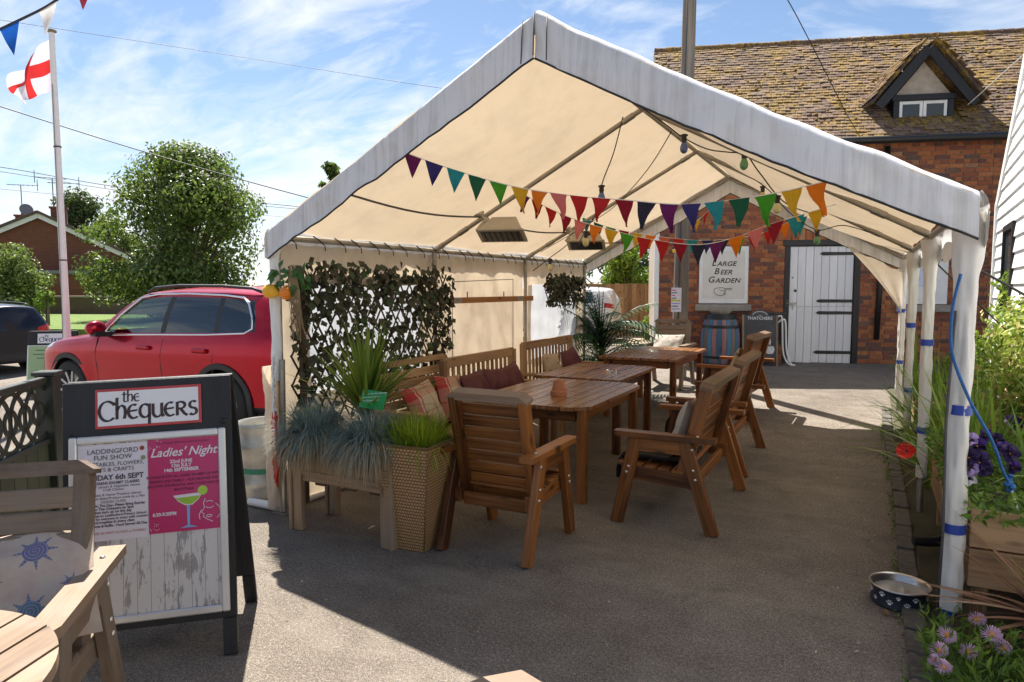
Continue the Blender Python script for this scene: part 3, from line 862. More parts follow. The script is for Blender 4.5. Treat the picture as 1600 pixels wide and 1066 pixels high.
M['leaf_tree'] = leafy('yellowish_tree_leaf', ((0, (.032, .054, .014)), (.4, (.068, .104, .026)), (.8, (.13, .165, .042)), (1, (.25, .27, .085))), .42, .35)  # lighter, yellower greens for the big round tree, varied leaf by leaf
M['leaf_bright'] = leafy('bright_shrub_leaf', ((0, (.05, .10, .012)), (.5, (.13, .21, .02)), (1, (.27, .34, .035))), .45, .35)
M['leaf_pale'] = leafy('pale_shrub_leaf', ((0, (.06, .09, .03)), (.5, (.14, .18, .055)), (1, (.27, .30, .11))), .5, .35)
M['leaf_dark'] = leafy('dark_tree_leaf', ((0, (.016, .03, .010)), (.6, (.036, .06, .018)), (1, (.075, .10, .03))), .45, .25)
tree('broadleaf_tree', 'large round green tree beyond the red car', far(T(296), 29, .1), 7.35, 3.75, M['leaf_tree'], 36000, .18, .2, 3, .03, nclump=75, top_narrow=.60, spread=1.13)
tree('garden_tree', 'smaller dark tree rising behind the bungalow roof', far(T(128), 50, .2), 8.4, 3.1, M['leaf_dark'], 6000, .28, .2, 5, .1)
tree('hedge_tree', 'mid green tree between bungalow and big round tree', far(T(185), 44, .2), 6.3, 2.6, M['leaf_mid'], 4500, .25, .18, 6, .05)
tree('tall_conifer', 'thin dark tree top poking above the tent roof', far(T(521), 30, .2), 7.3, .55, M['leaf_mid'], 2600, .26, .1, 8, .2, nclump=34, top_narrow=.75)
tree('yellow_green_shrub', 'big pale yellow green shrub in front of the bungalow wall', far(T(12), 32, .1), 3.3, 2.15, M['leaf_pale'], 8000, .17, .12, 9, .02, nclump=30, top_narrow=.7)
tree('laurel_shrub', 'bright lime green shrub above the timber fence', far(T(985), 21, .27), 2.75, 1.3, M['leaf_bright'], 5000, .13, .1, 10, .2, nclump=24, top_narrow=.8)
tree('dark_hedge_tree', 'dark green tree behind the lime green shrub', far(T(960), 26, .27), 4.6, 2.4, M['leaf_dark'], 5500, .2, .12, 11, .1, nclump=26, top_narrow=.8)
tree('roadside_shrub', 'green shrub right of the fence against the brick corner', far(T(1022), 17.5, .27), .95, .42, M['leaf_bright'], 700, .09, .04, 12, .05, nclump=10)
# young sapling with stake on the verge
sp = far(T(72), 24.6, .25)
sap = tree('sapling', 'small yellow leaved sapling tied to a stake on the grass', sp, 1.35, .40, M['leaf_bright'], 300, .13, .03, 13, .45, nclump=9)
k = MB(); k.box((.12, -.03, 0), (.18, .03, 1.25), .005); k.build('stake', M['old_wood'], sap)
R.seed(21)
# ============================================================ party tent
XL, XR, XM = -3.65, .38, -1.64
FY = [3.5, 5.45, 7.4, 9.35]
ZE, ZR = 1.95, 3.03
tent = thing('party_tent', 'open white gabled party tent sheltering the wooden tables', 'tent', (0, 0, 0))
def slope_pt(side, t, y):
    """t = 0 at eave, 1 at ridge"""
    xe = XL if side < 0 else XR
    return Vector((xe + (XM - xe) * t, y, ZE + (ZR - ZE) * t))
def sag(y, t):
    k = min(range(3), key=lambda i: abs((FY[i] + FY[i + 1]) / 2 - y)); w = (y - FY[k]) / (FY[k + 1] - FY[k])
    w = min(max(w, 0), 1)
    return math.sin(math.pi * w) * math.sin(math.pi * min(1, t * .9 + .1))
for side in (-1, 1):
    mb = MB()
    def fn(a, b, side=side):
        y = FY[0] - .06 + (FY[3] - FY[0] + .12) * a
        p = slope_pt(side, b, y)
        n_ = .045 - .085 * sag(y, b) - (.05 if side > 0 else .012) * math.sin(math.pi * b) * (1 if side > 0 else .6)
        n_ += .022 * mnoise.noise(Vector((p.x * 1.6, p.y * 1.6, 3))) + .010 * mnoise.noise(Vector((p.x * 5, p.y * 2.5, 7)))
        return p + Vector((0, 0, n_ + .012 * (1 - b)))
    mb.grid(fn, 80, 30)
    mb.build('roof_sheet', M['roof_fabric'], tent, smooth=True)
# gable valances front and back, wrapped over the end rafters
def gable_valance(y0, out, drop0, drop1, name):
    for side in (-1, 1):
        mb = MB()
        def fn(a, b, side=side):
            t = 1.012 * a - .012
            p = slope_pt(side, t, y0)
            s_ = (.05 if side > 0 else .012) * math.sin(math.pi * max(0, t)) * (.55 if side > 0 else .6)
            dr = drop0 + (drop1 - drop0) * t
            top = p.z + .048 - s_
            if b < .2:
                q = b / .2; yy = y0 - out * (-.055 + .085 * q); zz = top + .028 * math.sin(q * math.pi * .75)
            elif b < .35:
                q = (b - .2) / .15; yy = y0 + out * (-.03 - .035 * math.sin(q * 1.57)); yy = y0 - out * (.03 + .035 * math.sin(q * 1.57)); zz = top + .02 - .035 * q
            else:
                q = (b - .35) / .65; yy = y0 - out * (.065 + .012 * math.sin(a * 23 + side) * q + .01 * q); zz = top - .015 - (dr - .0) * q
            zz += .010 * mnoise.noise(Vector((a * 14, b * 3, 5 + side))); yy += .020 * mnoise.noise(Vector((a * 26, b * 2.0, 9 + side))) * min(1, b * 1.5)
            return Vector((p.x, yy, zz))
        mb.grid(fn, 40, 14)
        mb.build(name, M['valance_fabric'], tent, smooth=True)
        hm_ = MB(); hm_.tube([fn(i / 30, 1.0) for i in range(31)], .006, 5); hm_.build('hem_cord', M['cable'], tent, smooth=True)
gable_valance(FY[0], 1, .17, .225, 'gable_valance')
gable_valance(FY[3], -1, .17, .22, 'gable_valance')
# ridge cap seams on the front gable
k = MB()
for dx in (-.07, 0, .075):
    k.tube([(XM + dx, FY[0] - .073, ZR + .05 - abs(dx) * .5), (XM + dx * 1.05, FY[0] - .085, ZR - .18 - abs(dx) * .5)], .0035, 5)
k.build('seam', M['grey_cable'], tent, smooth=True)
# eave valances outside both long sides
for side in (-1, 1):
    xe = XL if side < 0 else XR
    mb = MB()
    def fn(a, b, side=side, xe=xe):
        y = FY[0] - .06 + (FY[3] - FY[0] + .12) * a
        sc_ = .05 * abs(math.sin(a * math.pi * 9)) if side > 0 else .015 * math.sin(a * 40)
        return Vector((xe + side * (.03 + .03 * math.sin(min(1, b * 3) * 1.57) + .008 * math.sin(a * 60) * b), y, ZE + .055 - (.20 + sc_) * b))
    mb.grid(fn, 70, 6); mb.build('eave_valance', M['valance_fabric'], tent, smooth=True)
# poles
def tube_part(name, pts, r, mat=None, parent=tent, n=10):
    k = MB(); k.tube(pts, r, n); return k.build(name, mat or M['pole_paint'], parent, smooth=True, sharp=60)
for y in FY:
    for side in (-1, 1):
        a, b = slope_pt(side, 0, y), slope_pt(side, 1, y)
        tube_part('rafter', [a, b], .021)
        for t in (.03, .16, .94):
            d = (b - a).normalized(); c = a.lerp(b, t); tube_part('joint_sleeve', [c - d * .05, c + d * .05], .026, M['steel'])
        xe = XL if side < 0 else XR
        if side > 0: continue
        tube_part('post', [(xe, y, gz(y)), (xe, y, ZE)], .021)
        k = MB(); k.box((xe - .06, y - .06, gz(y)), (xe + .06, y + .06, gz(y) + .008), .002); k.build('foot_plate', M['steel'], tent)
for i in range(3):
    tube_part('ridge_pole', [(XM, FY[i], ZR), (XM, FY[i + 1], ZR)], .021)
    for xe in (XL, XR): tube_part('eave_rail', [(xe, FY[i], ZE), (xe, FY[i + 1], ZE)], .021)
    tube_part('ground_rail', [(XL, FY[i] + .05, gz(FY[i]) + .03), (XL, FY[i + 1], gz(FY[i + 1]) + .03)], .025, M['white_plastic'])
# mid-slope tension cord on the left slope
tube_part('tension_cord', [slope_pt(-1, .26 + .0, y) + Vector((0, 0, .012 - .055 * abs(math.sin((y - FY[0]) / 1.95 * math.pi)) - .0)) for y in [FY[0] + i * .195 for i in range(31)]], .008, M['grey_cable'], n=6)
# bungee ties along the left eave
for i in range(26):
    y = FY[0] + .12 + i * .225 + R.uniform(-.06, .06)
    if y > FY[3]: break
    k = MB(); k.tube([(XL + .02, y - .05, ZE + .028), (XL + .034, y, ZE), (XL + .02, y + .06, ZE - .028)], .005, 5); k.tube([(XL + .03, y + .06, ZE - .03), (XL + .035, y + .06, ZE - .075)], .004, 5)
    k.build('bungee_tie', M['cable'], tent, smooth=True)
# --- left side walls
def wall_panel(y0, y1, window, name='side_wall', seed=1):
    mb = MB(); ny, nz = 40, 34
    def P(a, b):
        y = y0 + (y1 - y0) * a; z = gz(y) + .02 + (ZE - .03 - gz(y) - .02) * b
        w = .030 * mnoise.noise(Vector((y * 3.2, z * 1.6, seed))) + .018 * mnoise.noise(Vector((y * 9, z * 4, seed + 4)))
        w += .012 * abs(math.sin((y - y0) / .225 * math.pi)) * max(0, (b - .8)) * 5 * .8
        return Vector((XL - .035 + w + (.05 * (1 - b) ** 8), y, z - .012 * abs(math.sin((y - y0) / .225 * math.pi)) * (b > .97)))
    o = len(mb.v)
    for i in range(ny + 1):
        for j in range(nz + 1):
            mb.v.append(tuple(P(i / ny, j / nz))); mb.uv.append((i / ny, j / nz))
    for i in range(ny):
        for j in range(nz):
            c = P((i + .5) / ny, (j + .5) / nz)
            if window and window[0] < c.y < window[1] and window[2] < c.z < window[3]: continue
            a = i * (nz + 1) + j
            mb.f.append((a, a + nz + 1, a + nz + 2, a + 1))
    w_ = mb.build(name, M['wall_fabric'], tent, smooth=True)
    if window:
        k = MB(); a, b, c, d = window
        k.grid(lambda s_, t: Vector((XL - .055 + .02 * mnoise.noise(Vector((s_ * 9, t * 7, seed))), a - .06 + (b - a + .12) * s_, c - .06 + (d - c + .12) * t)), 16, 12)
        k.build('window_film', M['film'], w_, smooth=True)
    return w_
w1 = wall_panel(FY[0], FY[1], (3.86, 5.26, .78, 1.62), seed=1)
w2 = wall_panel(FY[1], FY[2], None, seed=2)
w3 = wall_panel(FY[2], FY[3], (7.62, 9.12, .72, 1.62), seed=3)
k = MB(); k.tube([(XL + .035, 3.75, 1.665), (XL + .045, 4.5, 1.65), (XL + .035, 5.3, 1.665)], [.036, .040, .036], 10); k.build('rolled_flap', M['wall_fabric'], w1, smooth=True)
for y0_ in (3.82, 4.72):
    pass
# stitched flap outline on the middle panel
k = MB()
for a, b in (((5.78, 1.66), (7.1, 1.70)), ((5.78, 1.66), (5.78, .5)), ((7.1, 1.70), (7.1, .5))):
    k.tube([(XL - .012, a[0], a[1]), (XL - .012, b[0], b[1])], .004, 5)
for y in (6.05, 6.85): k.tube([(XL + .0, y, 1.56), (XL + .0, y, 1.49)], .007, 6)
k.build('flap_seam', M['grey_cable'], w2, smooth=True)
# fresh timber batten strapped between two posts
bt = thing('timber_batten', 'orange timber batten fixed across the cream side wall', 'batten', (0, 0, 0))
k = MB(); k.box((XL + .028, 5.5, 1.445), (XL + .052, 7.52, 1.505), .003); k.build('plank', M['fresh_wood'], bt)
for y in (5.78, 7.16):
    k = MB(); k.box((XL + .050, y - .07, 1.447), (XL + .056, y + .07, 1.503), .001); k.tube([(XL + .054, y, 1.475), (XL + .062, y, 1.475)], .008, 8); k.build('metal_plate', M['steel'], bt)
# front-left post sleeve
def sleeve(x, y, z0, z1, r, mat, seed, fl=0.0, name='pole_sleeve', skew=(0, 0)):
    mb = MB(); n, mrow = 28, 60
    for i in range(mrow + 1):
        b = i / mrow; z = z0 + (z1 - z0) * b
        for j in range(n):
            a = 6.2832 * j / n
            rr = r * (1 + .34 * mnoise.noise(Vector((math.cos(a) * 1.4 + seed, math.sin(a) * 1.4, z * 3.5))) + .22 * mnoise.noise(Vector((math.cos(a) * 2.2, math.sin(a) * 2.2 + z * 6, z * 9 + seed)))) + fl * max(0, (b - .72) / .28) ** 1.6
            mb.v.append((x + skew[0] * b + math.cos(a) * rr, y + skew[1] * b + math.sin(a) * rr, z)); mb.uv.append((j / n, z))
    for i in range(mrow):
        for j in range(n):
            j2 = (j + 1) % n; mb.f.append((i * n + j, i * n + j2, (i + 1) * n + j2, (i + 1) * n + j))
    return mb.build(name, mat, tent, smooth=True)
sleeve(XL - .01, FY[0] - .02, .95, ZE - .05, .034, M['white_plastic'], 3)
sleeve(XL - .055, FY[0] - .03, .04, 1.05, .052, M['wall_fabric'], 5, .0)
tube_part('ground_rail', [(XL - .32, FY[0] - .02, .035), (XL - .05, FY[0] - .02, .035)], .03, M['white_plastic'])
tube_part('post_pipe', [(XL + .035, FY[0] - .03, .02), (XL + .04, FY[0] - .02, 1.1)], .019, M['steel'])
# right-hand posts in white sleeves with blue tape
M['tape'] = plain('blue_tape', (.015, .05, .33), .4)
for i, y in enumerate(FY):
    yy = y + (.12 if i else .10); x = XR + .01; g = gz(yy)
    tube_part('post', [(x, yy, g), (x, yy, ZE)], .022, M['steel'])
    sleeve(x, yy, g + (.26 if i < 3 else .1) - (.12 if i == 0 else 0), ZE - .02, .034 if i else .040, M['sleeve_fabric'], 10 + i, .028)
    for z in ((1.22, .60) if i else (1.06, .52, .14)):
        k = MB(); r_ = .042 if i else (.048 if z > .3 else .030)
        k.tube([(x, yy, g + z - .022), (x, yy, g + z + .022)], r_, 14, False); k.build('tape_band', M['tape'], tent, smooth=True)
k = MB(); k.tube([(XR - .03, FY[0] + .06, 1.5), (XR - .045, FY[0] + .05, 1.0), (XR - .035, FY[0] + .055, .5), (XR - .045, FY[0] + .05, .02)], .006, 6); k.build('edge_cord', M['grey_cable'], tent, smooth=True)
# gathered back-right corner cloth
mb = MB()
def fn(a, b):
    y = FY[3] + .075; x = XR - .75 * (1 - a) ** 1.0 * (1 - b) ; zt = ZE + .03 + (.75 * (1 - a)) * .535 * (1 - b)
    return Vector((XR - .62 * (1 - a) * (1 - b) ** 1.2, y - .04 * math.sin(a * 9) * b, ZE + .02 + .33 * (1 - a) * (1 - b) - .18 - .50 * b + .02 * math.sin(a * 14)))
mb.grid(fn, 14, 12); mb.build('corner_drape', M['roof_fabric'], tent, smooth=True)

# ------------------------------------------------------------ leaf trellises
m = leafy('faded_artificial_leaf', ((0, (.016, .017, .011)), (.35, (.042, .045, .026)), (.6, (.075, .074, .045)), (.8, (.06, .075, .038)), (1, (.04, .085, .032))), .6, .15, (.15, .10, .03))
M['fake_leaf'] = m
M['lattice'] = wood('willow_lattice', (.03, .018, .010), (.10, .06, .035), .7)
def trellis(name, label, y0, y1, z0, z1, nleaf, seed, sp=.135):
    R.seed(seed)
    t = thing(name, label, 'trellis', (XL + .055, 0, 0))
    W, H = y1 - y0, z1 - z0; sl = 1.55
    for fam in (1, -1):
        o = -H / sl
        while o < W + (H / sl if fam < 0 else 0):
            # line y = o + (z)/sl * fam, clipped to the panel
            pts = []
            for zz_ in (0, H):
                pts.append((o + fam * zz_ / sl, zz_))
            (ya, za), (yb, zb) = pts
            def clip(ya, za, yb, zb):
                if ya > yb: ya, za, yb, zb = yb, zb, ya, za
                if yb <= 0 or ya >= W: return None
                if ya < 0: za = za + (zb - za) * (0 - ya) / (yb - ya); ya = 0
                if yb > W: zb = za + (zb - za) * (W - ya) / (yb - ya); yb = W
                return ya, za, yb, zb
            c = clip(ya, za, yb, zb)
            if c and math.hypot(c[2] - c[0], c[3] - c[1]) > .12:
                k = MB(); xx = .006 * fam
                k.bar((xx, y0 + c[0], z0 + c[1]), (xx, y0 + c[2], z0 + c[3]), .016, .008, up=(1, 0, 0), ch=.002); k.build('lattice_slat', M['lattice'], t)
            o += sp
    mb = MB()
    for i in range(nleaf):
        y, z = R.uniform(0, W), R.random() ** .8 * H
        dens = .5 + .5 * mnoise.noise(Vector((y * 3.5, z * 3.5, seed))) + .45 * (z / H) + .25 * (abs(y / W - .5) * 2) ** 3
        if R.random() > dens * .9: continue
        if z / H > 1.02 + .1 * mnoise.noise(Vector((y * 5, 0, seed))): continue
        c = Vector((R.uniform(.008, .07), y0 + y + R.uniform(-.03, .05), z0 + z + R.uniform(-.02, .05)))
        L = R.uniform(.05, .085)
        n_ = Vector((1, R.uniform(-.7, .7), R.uniform(-.2, .8))); leaf_quad(mb, c, n_, Vector((0, R.uniform(-1, 1), R.uniform(-1, .4))), L, L * .85, R.random())
    mb.build('leaves', M['fake_leaf'], t, kind='stuff')
    return t
tr1 = trellis('leaf_trellis', 'expanding willow trellis of dark artificial leaves beside the planter', 3.55, 5.56, .60, 1.75, 2250, 31)
tr2 = trellis('leaf_trellis', 'small far leaf trellis hanging on the back side wall', 7.85, 9.0, 1.36, 1.74, 900, 32)
k = MB(); k.box((.02, 3.60, .05), (.055, 3.645, 1.68), .004); k.build('trellis_post', M['lattice'], tr1)
R.seed(41)
# plastic fruit swag
fr = thing('fruit_swag', 'plastic lemon and orange swag with raffia hanging on the front post', 'decoration', (XL + .10, FY[0] - .06, 1.52))
def ball(k, c, r, sx=1.0, tip=0.0, n=14):
    c = Vector(c)
    k.grid(lambda a, b: c + Vector((math.sin(b * math.pi) * math.cos(a * 6.2832) * r, math.sin(b * math.pi) * math.sin(a * 6.2832) * r, math.cos(b * math.pi) * r)) , n, n // 2)
M['orange'] = plain('orange_peel', (.80, .22, .01), .45, 0, .08, 60, .2); M['lemon'] = plain('lemon_peel', (.82, .42, .01), .45, 0, .08, 60, .2)
k = MB(); ball(k, (.065, -.03, .045), .047); k.build('orange', M['orange'], fr, smooth=True)
k = MB(); k.lathe([(.001, -.045), (.03, -.035), (.05, .0), (.046, .035), (.022, .075), (.010, .095), (.001, .10)], 14, (-.075, -.05, .06), Matrix.Rotation(rad(-105), 3, 'Y').inverted()); k.build('lemon', M['lemon'], fr, smooth=True)
M['fruit_leaf'] = leafy('green_plastic_leaf', ((0, (.02, .09, .02)), (1, (.06, .16, .03))), .4, .2)
lf = MB()
for i in range(46):
    c = Vector((R.uniform(-.07, .22), R.uniform(-.05, .02), R.uniform(.06, .22))); leaf_quad(lf, c, Vector((R.uniform(-.5, .5), -1, R.uniform(-.3, .6))), rv(), .075, .045, R.random())
lf.build('leaves', M['fruit_leaf'], fr)
k = MB()
for i in range(40):
    x0 = .12 + R.uniform(-.03, .03); k.tube([(x0, -.02, .22 + R.uniform(-.05, .02)), (x0 + R.uniform(-.03, .05), -.03, .05), (x0 + R.uniform(-.02, .09), -.03 + R.uniform(-.02, .02), R.uniform(-.30, -.12))], .0025, 4)
k.build('raffia', plain('raffia', (.30, .20, .10), .8), fr)
# plastic chain down the post
chn = thing('plastic_chain', 'red and white plastic chain hanging down the front tent post', 'chain', (XL + .02, FY[0] - .085, 0))
def link_mesh(mat):
    k = MB(); pts = [(.011 * math.cos(a), 0, .016 * math.sin(a) + (.008 if math.sin(a) > 0 else -.008)) for a in [6.2832 * i / 12 for i in range(13)]]
    k.tube(pts, .0042, 6, False); return k.mesh('link', mat, True)
M['red_plastic'] = plain('red_plastic', (.50, .012, .015), .4)
lw, lr_ = link_mesh(M['white_plastic']), link_mesh(M['red_plastic'])
for sidx in range(3):
    n0 = (44, 26, 22)[sidx]
    for i in range(n0):
        z = 1.12 - i * .020 if sidx == 0 else .74 - i * .020
        o = bpy.data.objects.new('link', lw if z > .72 else lr_); link(o, chn)
        o.location = ((-.0, .022, -.02)[sidx] + .006 * math.sin(i), (0, -.012, .006)[sidx], z); o.rotation_euler = (0, 0, rad(90) * (i % 2) + .4)
# beer keg
kg = far(T(407), 5.1); kg.z = 0
keg = thing('beer_keg', 'dented steel beer keg with green band behind the tent post', 'keg', kg)
M['keg'] = plain('scuffed_keg_steel', (.42, .41, .37), .45, .7, .3, 6)
k = MB(); k.lathe([(.001, .02), (.15, .02), (.185, .0), (.195, .03), (.19, .10), (.205, .13), (.205, .17), (.19, .2), (.19, .38), (.205, .41), (.205, .45), (.19, .48), (.19, .56), (.198, .585), (.19, .60), (.178, .59), (.172, .54), (.12, .52), (.001, .52)], 32); k.build('shell', M['keg'], keg, smooth=True, sharp=50)
k = MB(); k.tube([(0, 0, .235), (0, 0, .275)], .1925, 32, False); k.build('green_band', plain('green_band', (.02, .20, .12), .4), keg, smooth=True)
k = MB(); k.tube([(0, 0, .51), (0, 0, .55)], .05, 14); k.build('valve', M['steel'], keg, smooth=True)
# ============================================================ furniture
def chunky_seat(name, label, cat, width, loc, rz, wood_m, cap_m, seat_m=None, group=None, arm_m=None):
    """heavy garden chair or bench with splayed legs; faces local +y"""
    t = thing(name, label, cat, loc, rz, group); w = width / 2
    arm_m = arm_m or wood_m
    bm = MB(); bm.lathe([(.001, .006), (.008, .005), (.0105, 0)], 8); bolt = bm.mesh('bolt', M['bolt'], True)
    for s in (-1, 1):
        x = s * (w - .03)
        k = MB(); k.bar((x, .315, .0), (x, .185, .605), .045, .085, up=(0, 1, 0)); k.build('leg', wood_m, t)
        k = MB(); k.bar((x, -.33, .0), (x, -.135, .605), .045, .085, up=(0, 1, 0)); k.build('leg', wood_m, t)
        k = MB(); xa = s * (w - .03)
        out = [(-.045, -.34), (.045, -.34), (.045, .30), (.03, .335), (-.03, .335), (-.045, .30)]
        k.prism(out, .034, Matrix(((1, 0, 0, xa), (0, 1, 0, 0), (0, 0, 1, .606), (0, 0, 0, 1)))); 
        k.uv = [(u[1], u[0]) for u in k.uv]; k.build('armrest', arm_m, t)
        xi = s * (w - .078)
        k = MB(); k.bar((xi, .30, .355), (xi, -.22, .325), .045, .095); k.build('seat_rail', wood_m, t)
        k = MB(); k.bar((x, .185, .555), (x, -.135, .555), .040, .09); k.build('arm_rail', wood_m, t)
        k = MB(); xb = s * (w - .085)
        k.bar((xb, -.10, .30), (xb, -.265, .955), .05, .085, up=(0, 1, 0)); k.build('back_post', wood_m, t)
        for (yy, zz_) in ((.245, .36), (.232, .40), (-.215, .36), (-.20, .42), (-.19, .555), (-.165, .64)):
            o = bpy.data.objects.new('bolt', bolt); link(o, t)
            if zz_ > .6: o.location = (xa, -.22, .641)
            else: o.location = (x + s * .0235, yy, zz_); o.rotation_euler = (0, s * math.pi / 2, 0)
    ax = Vector((0, -.165, .655)).normalized(); n_ = Vector((0, ax.z, -ax.y))
    nsl = 8
    for i in range(nsl):
        c = Vector((0, -.10, .30)) + ax * (.035 + .078 * i) + n_ * .03
        k = MB(); k.frame(c, X3, n_, ax, (width - .14 - .0, .022, .070 + R.uniform(-.002, .002)), .004); k.build('back_slat', wood_m, t)
    c = Vector((0, -.10, .30)) + ax * .688
    k = MB()
    hw = w - .045
    k.prism([(-hw, -.015), (-hw + .05, .02), (hw - .05, .02), (hw, -.015), (hw - .0, -.03), (-hw, -.03)], .085, Matrix(((1, 0, 0, c.x), (0, ax.y, n_.y, c.y - n_.y * .04), (0, ax.z, n_.z, c.z - n_.z * .04), (0, 0, 0, 1)))); k.build('top_rail', cap_m, t)
    for i in range(5):
        y = .285 - i * .093
        k = MB(); k.box((-w + .056, y - .04, .392 + (y - .3) * .058), (w - .056, y + .04, .414 + (y - .3) * .058), .004); k.build('seat_slat', seat_m or wood_m, t)
    k = MB(); k.box((-w + .10, .265, .30), (w - .10, .30, .385), .004); k.build('front_apron', wood_m, t)
    k = MB(); k.box((-w + .10, -.19, .26), (w - .10, -.155, .34), .004); k.build('rear_apron', wood_m, t)
    return t
def slat_table(name, label, x0, x1, y0, y1, z, wood_m, clip=.13, nsl=9, legin=.07, bz=0.0, group=None):
    t = thing(name, label, 'table', ((x0 + x1) / 2, (y0 + y1) / 2, bz), 0, group)
    W, L = x1 - x0, y1 - y0; pw = W / nsl
    for i in range(nsl):
        a = -W / 2 + i * pw + .004; b = a + pw - .008
        def ins(x): return max(0, clip - (W / 2 - abs(x)))
        pts = [(a, -L / 2 + ins(a)), (b, -L / 2 + ins(b)), (b, L / 2 - ins(b)), (a, L / 2 - ins(a))]
        k = MB(); k.prism(pts, .028, Matrix(((1, 0, 0, 0), (0, 1, 0, 0), (0, 0, 1, z - .028 + R.uniform(-.0015, .0015)), (0, 0, 0, 1)))); k.uv = [(u[1], u[0]) for u in k.uv]
        k.build('top_slat', wood_m, t)
    for s in (-1, 1):
        k = MB(); k.box((s * (W / 2 - legin - .03) - .016, -L / 2 + .16, z - .125), (s * (W / 2 - legin - .03) + .016, L / 2 - .16, z - .030), .003); k.build('apron', M['chair_wood'], t)
        k = MB(); k.box((-W / 2 + .13, s * (L / 2 - .14) - .016, z - .125), (W / 2 - .13, s * (L / 2 - .14) + .016, z - .030), .003); k.build('apron', M['chair_wood'], t)
        for q in (-1, 1):
            k = MB(); cx0, cy0 = s * (W / 2 - legin), q * (L / 2 - .12)
            k.box((cx0 - .034, cy0 - .034, -.002), (cx0 + .034, cy0 + .034, z - .029), .005); k.build('leg', M['chair_wood'], t)
    k = MB(); k.box((-W / 2 + .1, -.03, z - .065), (W / 2 - .1, .03, z - .029), .003); k.build('batten', M['chair_wood'], t)
    return t
slat_table('slatted_table', 'varnished slatted table with clipped corners carrying the terracotta pot', -2.78, -1.76, 4.55, 6.02, .73, M['table_wood'], nsl=10)
slat_table('plain_table', 'varnished timber table behind the pot table with an ashtray', -2.92, -2.02, 6.10, 7.38, .735, M['table_wood'], .02, 12)
slat_table('slatted_table', 'sunlit slatted table at the far end of the tent', -2.80, -1.86, 7.62, 9.25, .735, M['table_wood'], .02, 9, bz=gz(8.4))
chunky_seat('garden_chair', 'brown timber armchair seen from behind beside the wicker planter', 'chair', .64, (-1.965, 3.75, 0), 0, M['chair_wood'], M['chair_cap'])
GR = 'timber benches along the right of the tables'
chunky_seat('garden_bench', 'nearest brown timber bench on the right with a grey cushion', 'bench', 1.20, (-1.155, 4.98, 0), rad(90), M['chair_wood'], M['chair_cap'], group=GR)
chunky_seat('garden_bench', 'middle brown timber bench on the right with an orange cushion', 'bench', 1.20, (-1.20, 6.52, 0), rad(90), M['chair_wood'], M['chair_cap'], group=GR)
chunky_seat('garden_bench', 'farthest brown timber bench on the right standing in sunlight', 'bench', 1.12, (-1.38, 8.62, gz(8.6)), rad(86), M['chair_wood'], M['chair_cap'], group=GR)
chunky_seat('garden_bench', 'timber bench with plaid cushions against the leaf trellis', 'bench', 1.15, (-3.22, 4.80, 0), rad(-90), M['bench_wood'], M['bench_wood'])
chunky_seat('garden_chair', 'weathered grey chair at far end of the tables before the barrel', 'chair', .66, (-2.62, 10.15, gz(10)), rad(177), M['old_wood'], M['arm_wood'])
# foreground bench, weathered, only its right half in the picture
chunky_seat('garden_bench', 'weathered foreground bench with shell print cushion at lower left', 'bench', 1.25, (-2.68, .87, 0), rad(-137.8), M['old_wood'], M['old_wood'], seat_m=M['old_wood'], arm_m=M['arm_wood'])

def upright_bench(name, label, y0, y1, xb, wood_m):
    """garden bench with upright back slats facing +x; xb = back line"""
    t = thing(name, label, 'bench', (xb, (y0 + y1) / 2, gz((y0 + y1) / 2))); W = (y1 - y0) / 2
    for s in (-1, 1):
        y = s * (W - .03)
        k = MB(); k.bar((.02, y, 0), (0, y, .96), .06, .055, up=(1, 0, 0)); k.build('back_leg', wood_m, t)
        k = MB(); k.bar((.48, y, 0), (.48, y, .60), .06, .055, up=(1, 0, 0)); k.build('front_leg', wood_m, t)
        k = MB(); k.bar((-.01, y, .62), (.54, y, .63), .075, .035); k.build('armrest', wood_m, t)
        k = MB(); k.bar((.03, y, .37), (.48, y, .37), .04, .07); k.build('side_rail', wood_m, t)
    k = MB(); k.bar((-.005, -W + .03, .93), (-.005, W - .03, .93), .04, .09); k.build('top_rail', wood_m, t)
    k = MB(); k.bar((.01, -W + .03, .47), (.01, W - .03, .47), .035, .06); k.build('lower_rail', wood_m, t)
    k = MB(); k.bar((.47, -W + .03, .37), (.47, W - .03, .37), .035, .08); k.build('front_rail', wood_m, t)
    n = int((2 * W - .16) / .085)
    for i in range(n):
        y = -W + .11 + i * (2 * W - .22) / (n - 1)
        k = MB(); k.bar((.008, y, .50), (-.003, y, .885), .045, .016, up=(1, 0, 0)); k.build('back_slat', wood_m, t)
    for i in range(5):
        k = MB(); k.box((.06 + i * .092, -W + .05, .408), (.06 + i * .092 + .08, W - .05, .43), .004); k.build('seat_slat', wood_m, t)
    return t
upright_bench('slat_back_bench', 'teak bench with three maroon cushions beside the middle wall panel', 5.02, 6.42, -3.30, M['bench_wood'])
upright_bench('slat_back_bench', 'teak slat-back bench with tapestry and maroon cushions by the palm', 6.72, 8.15, -3.36, M['bench_wood'])

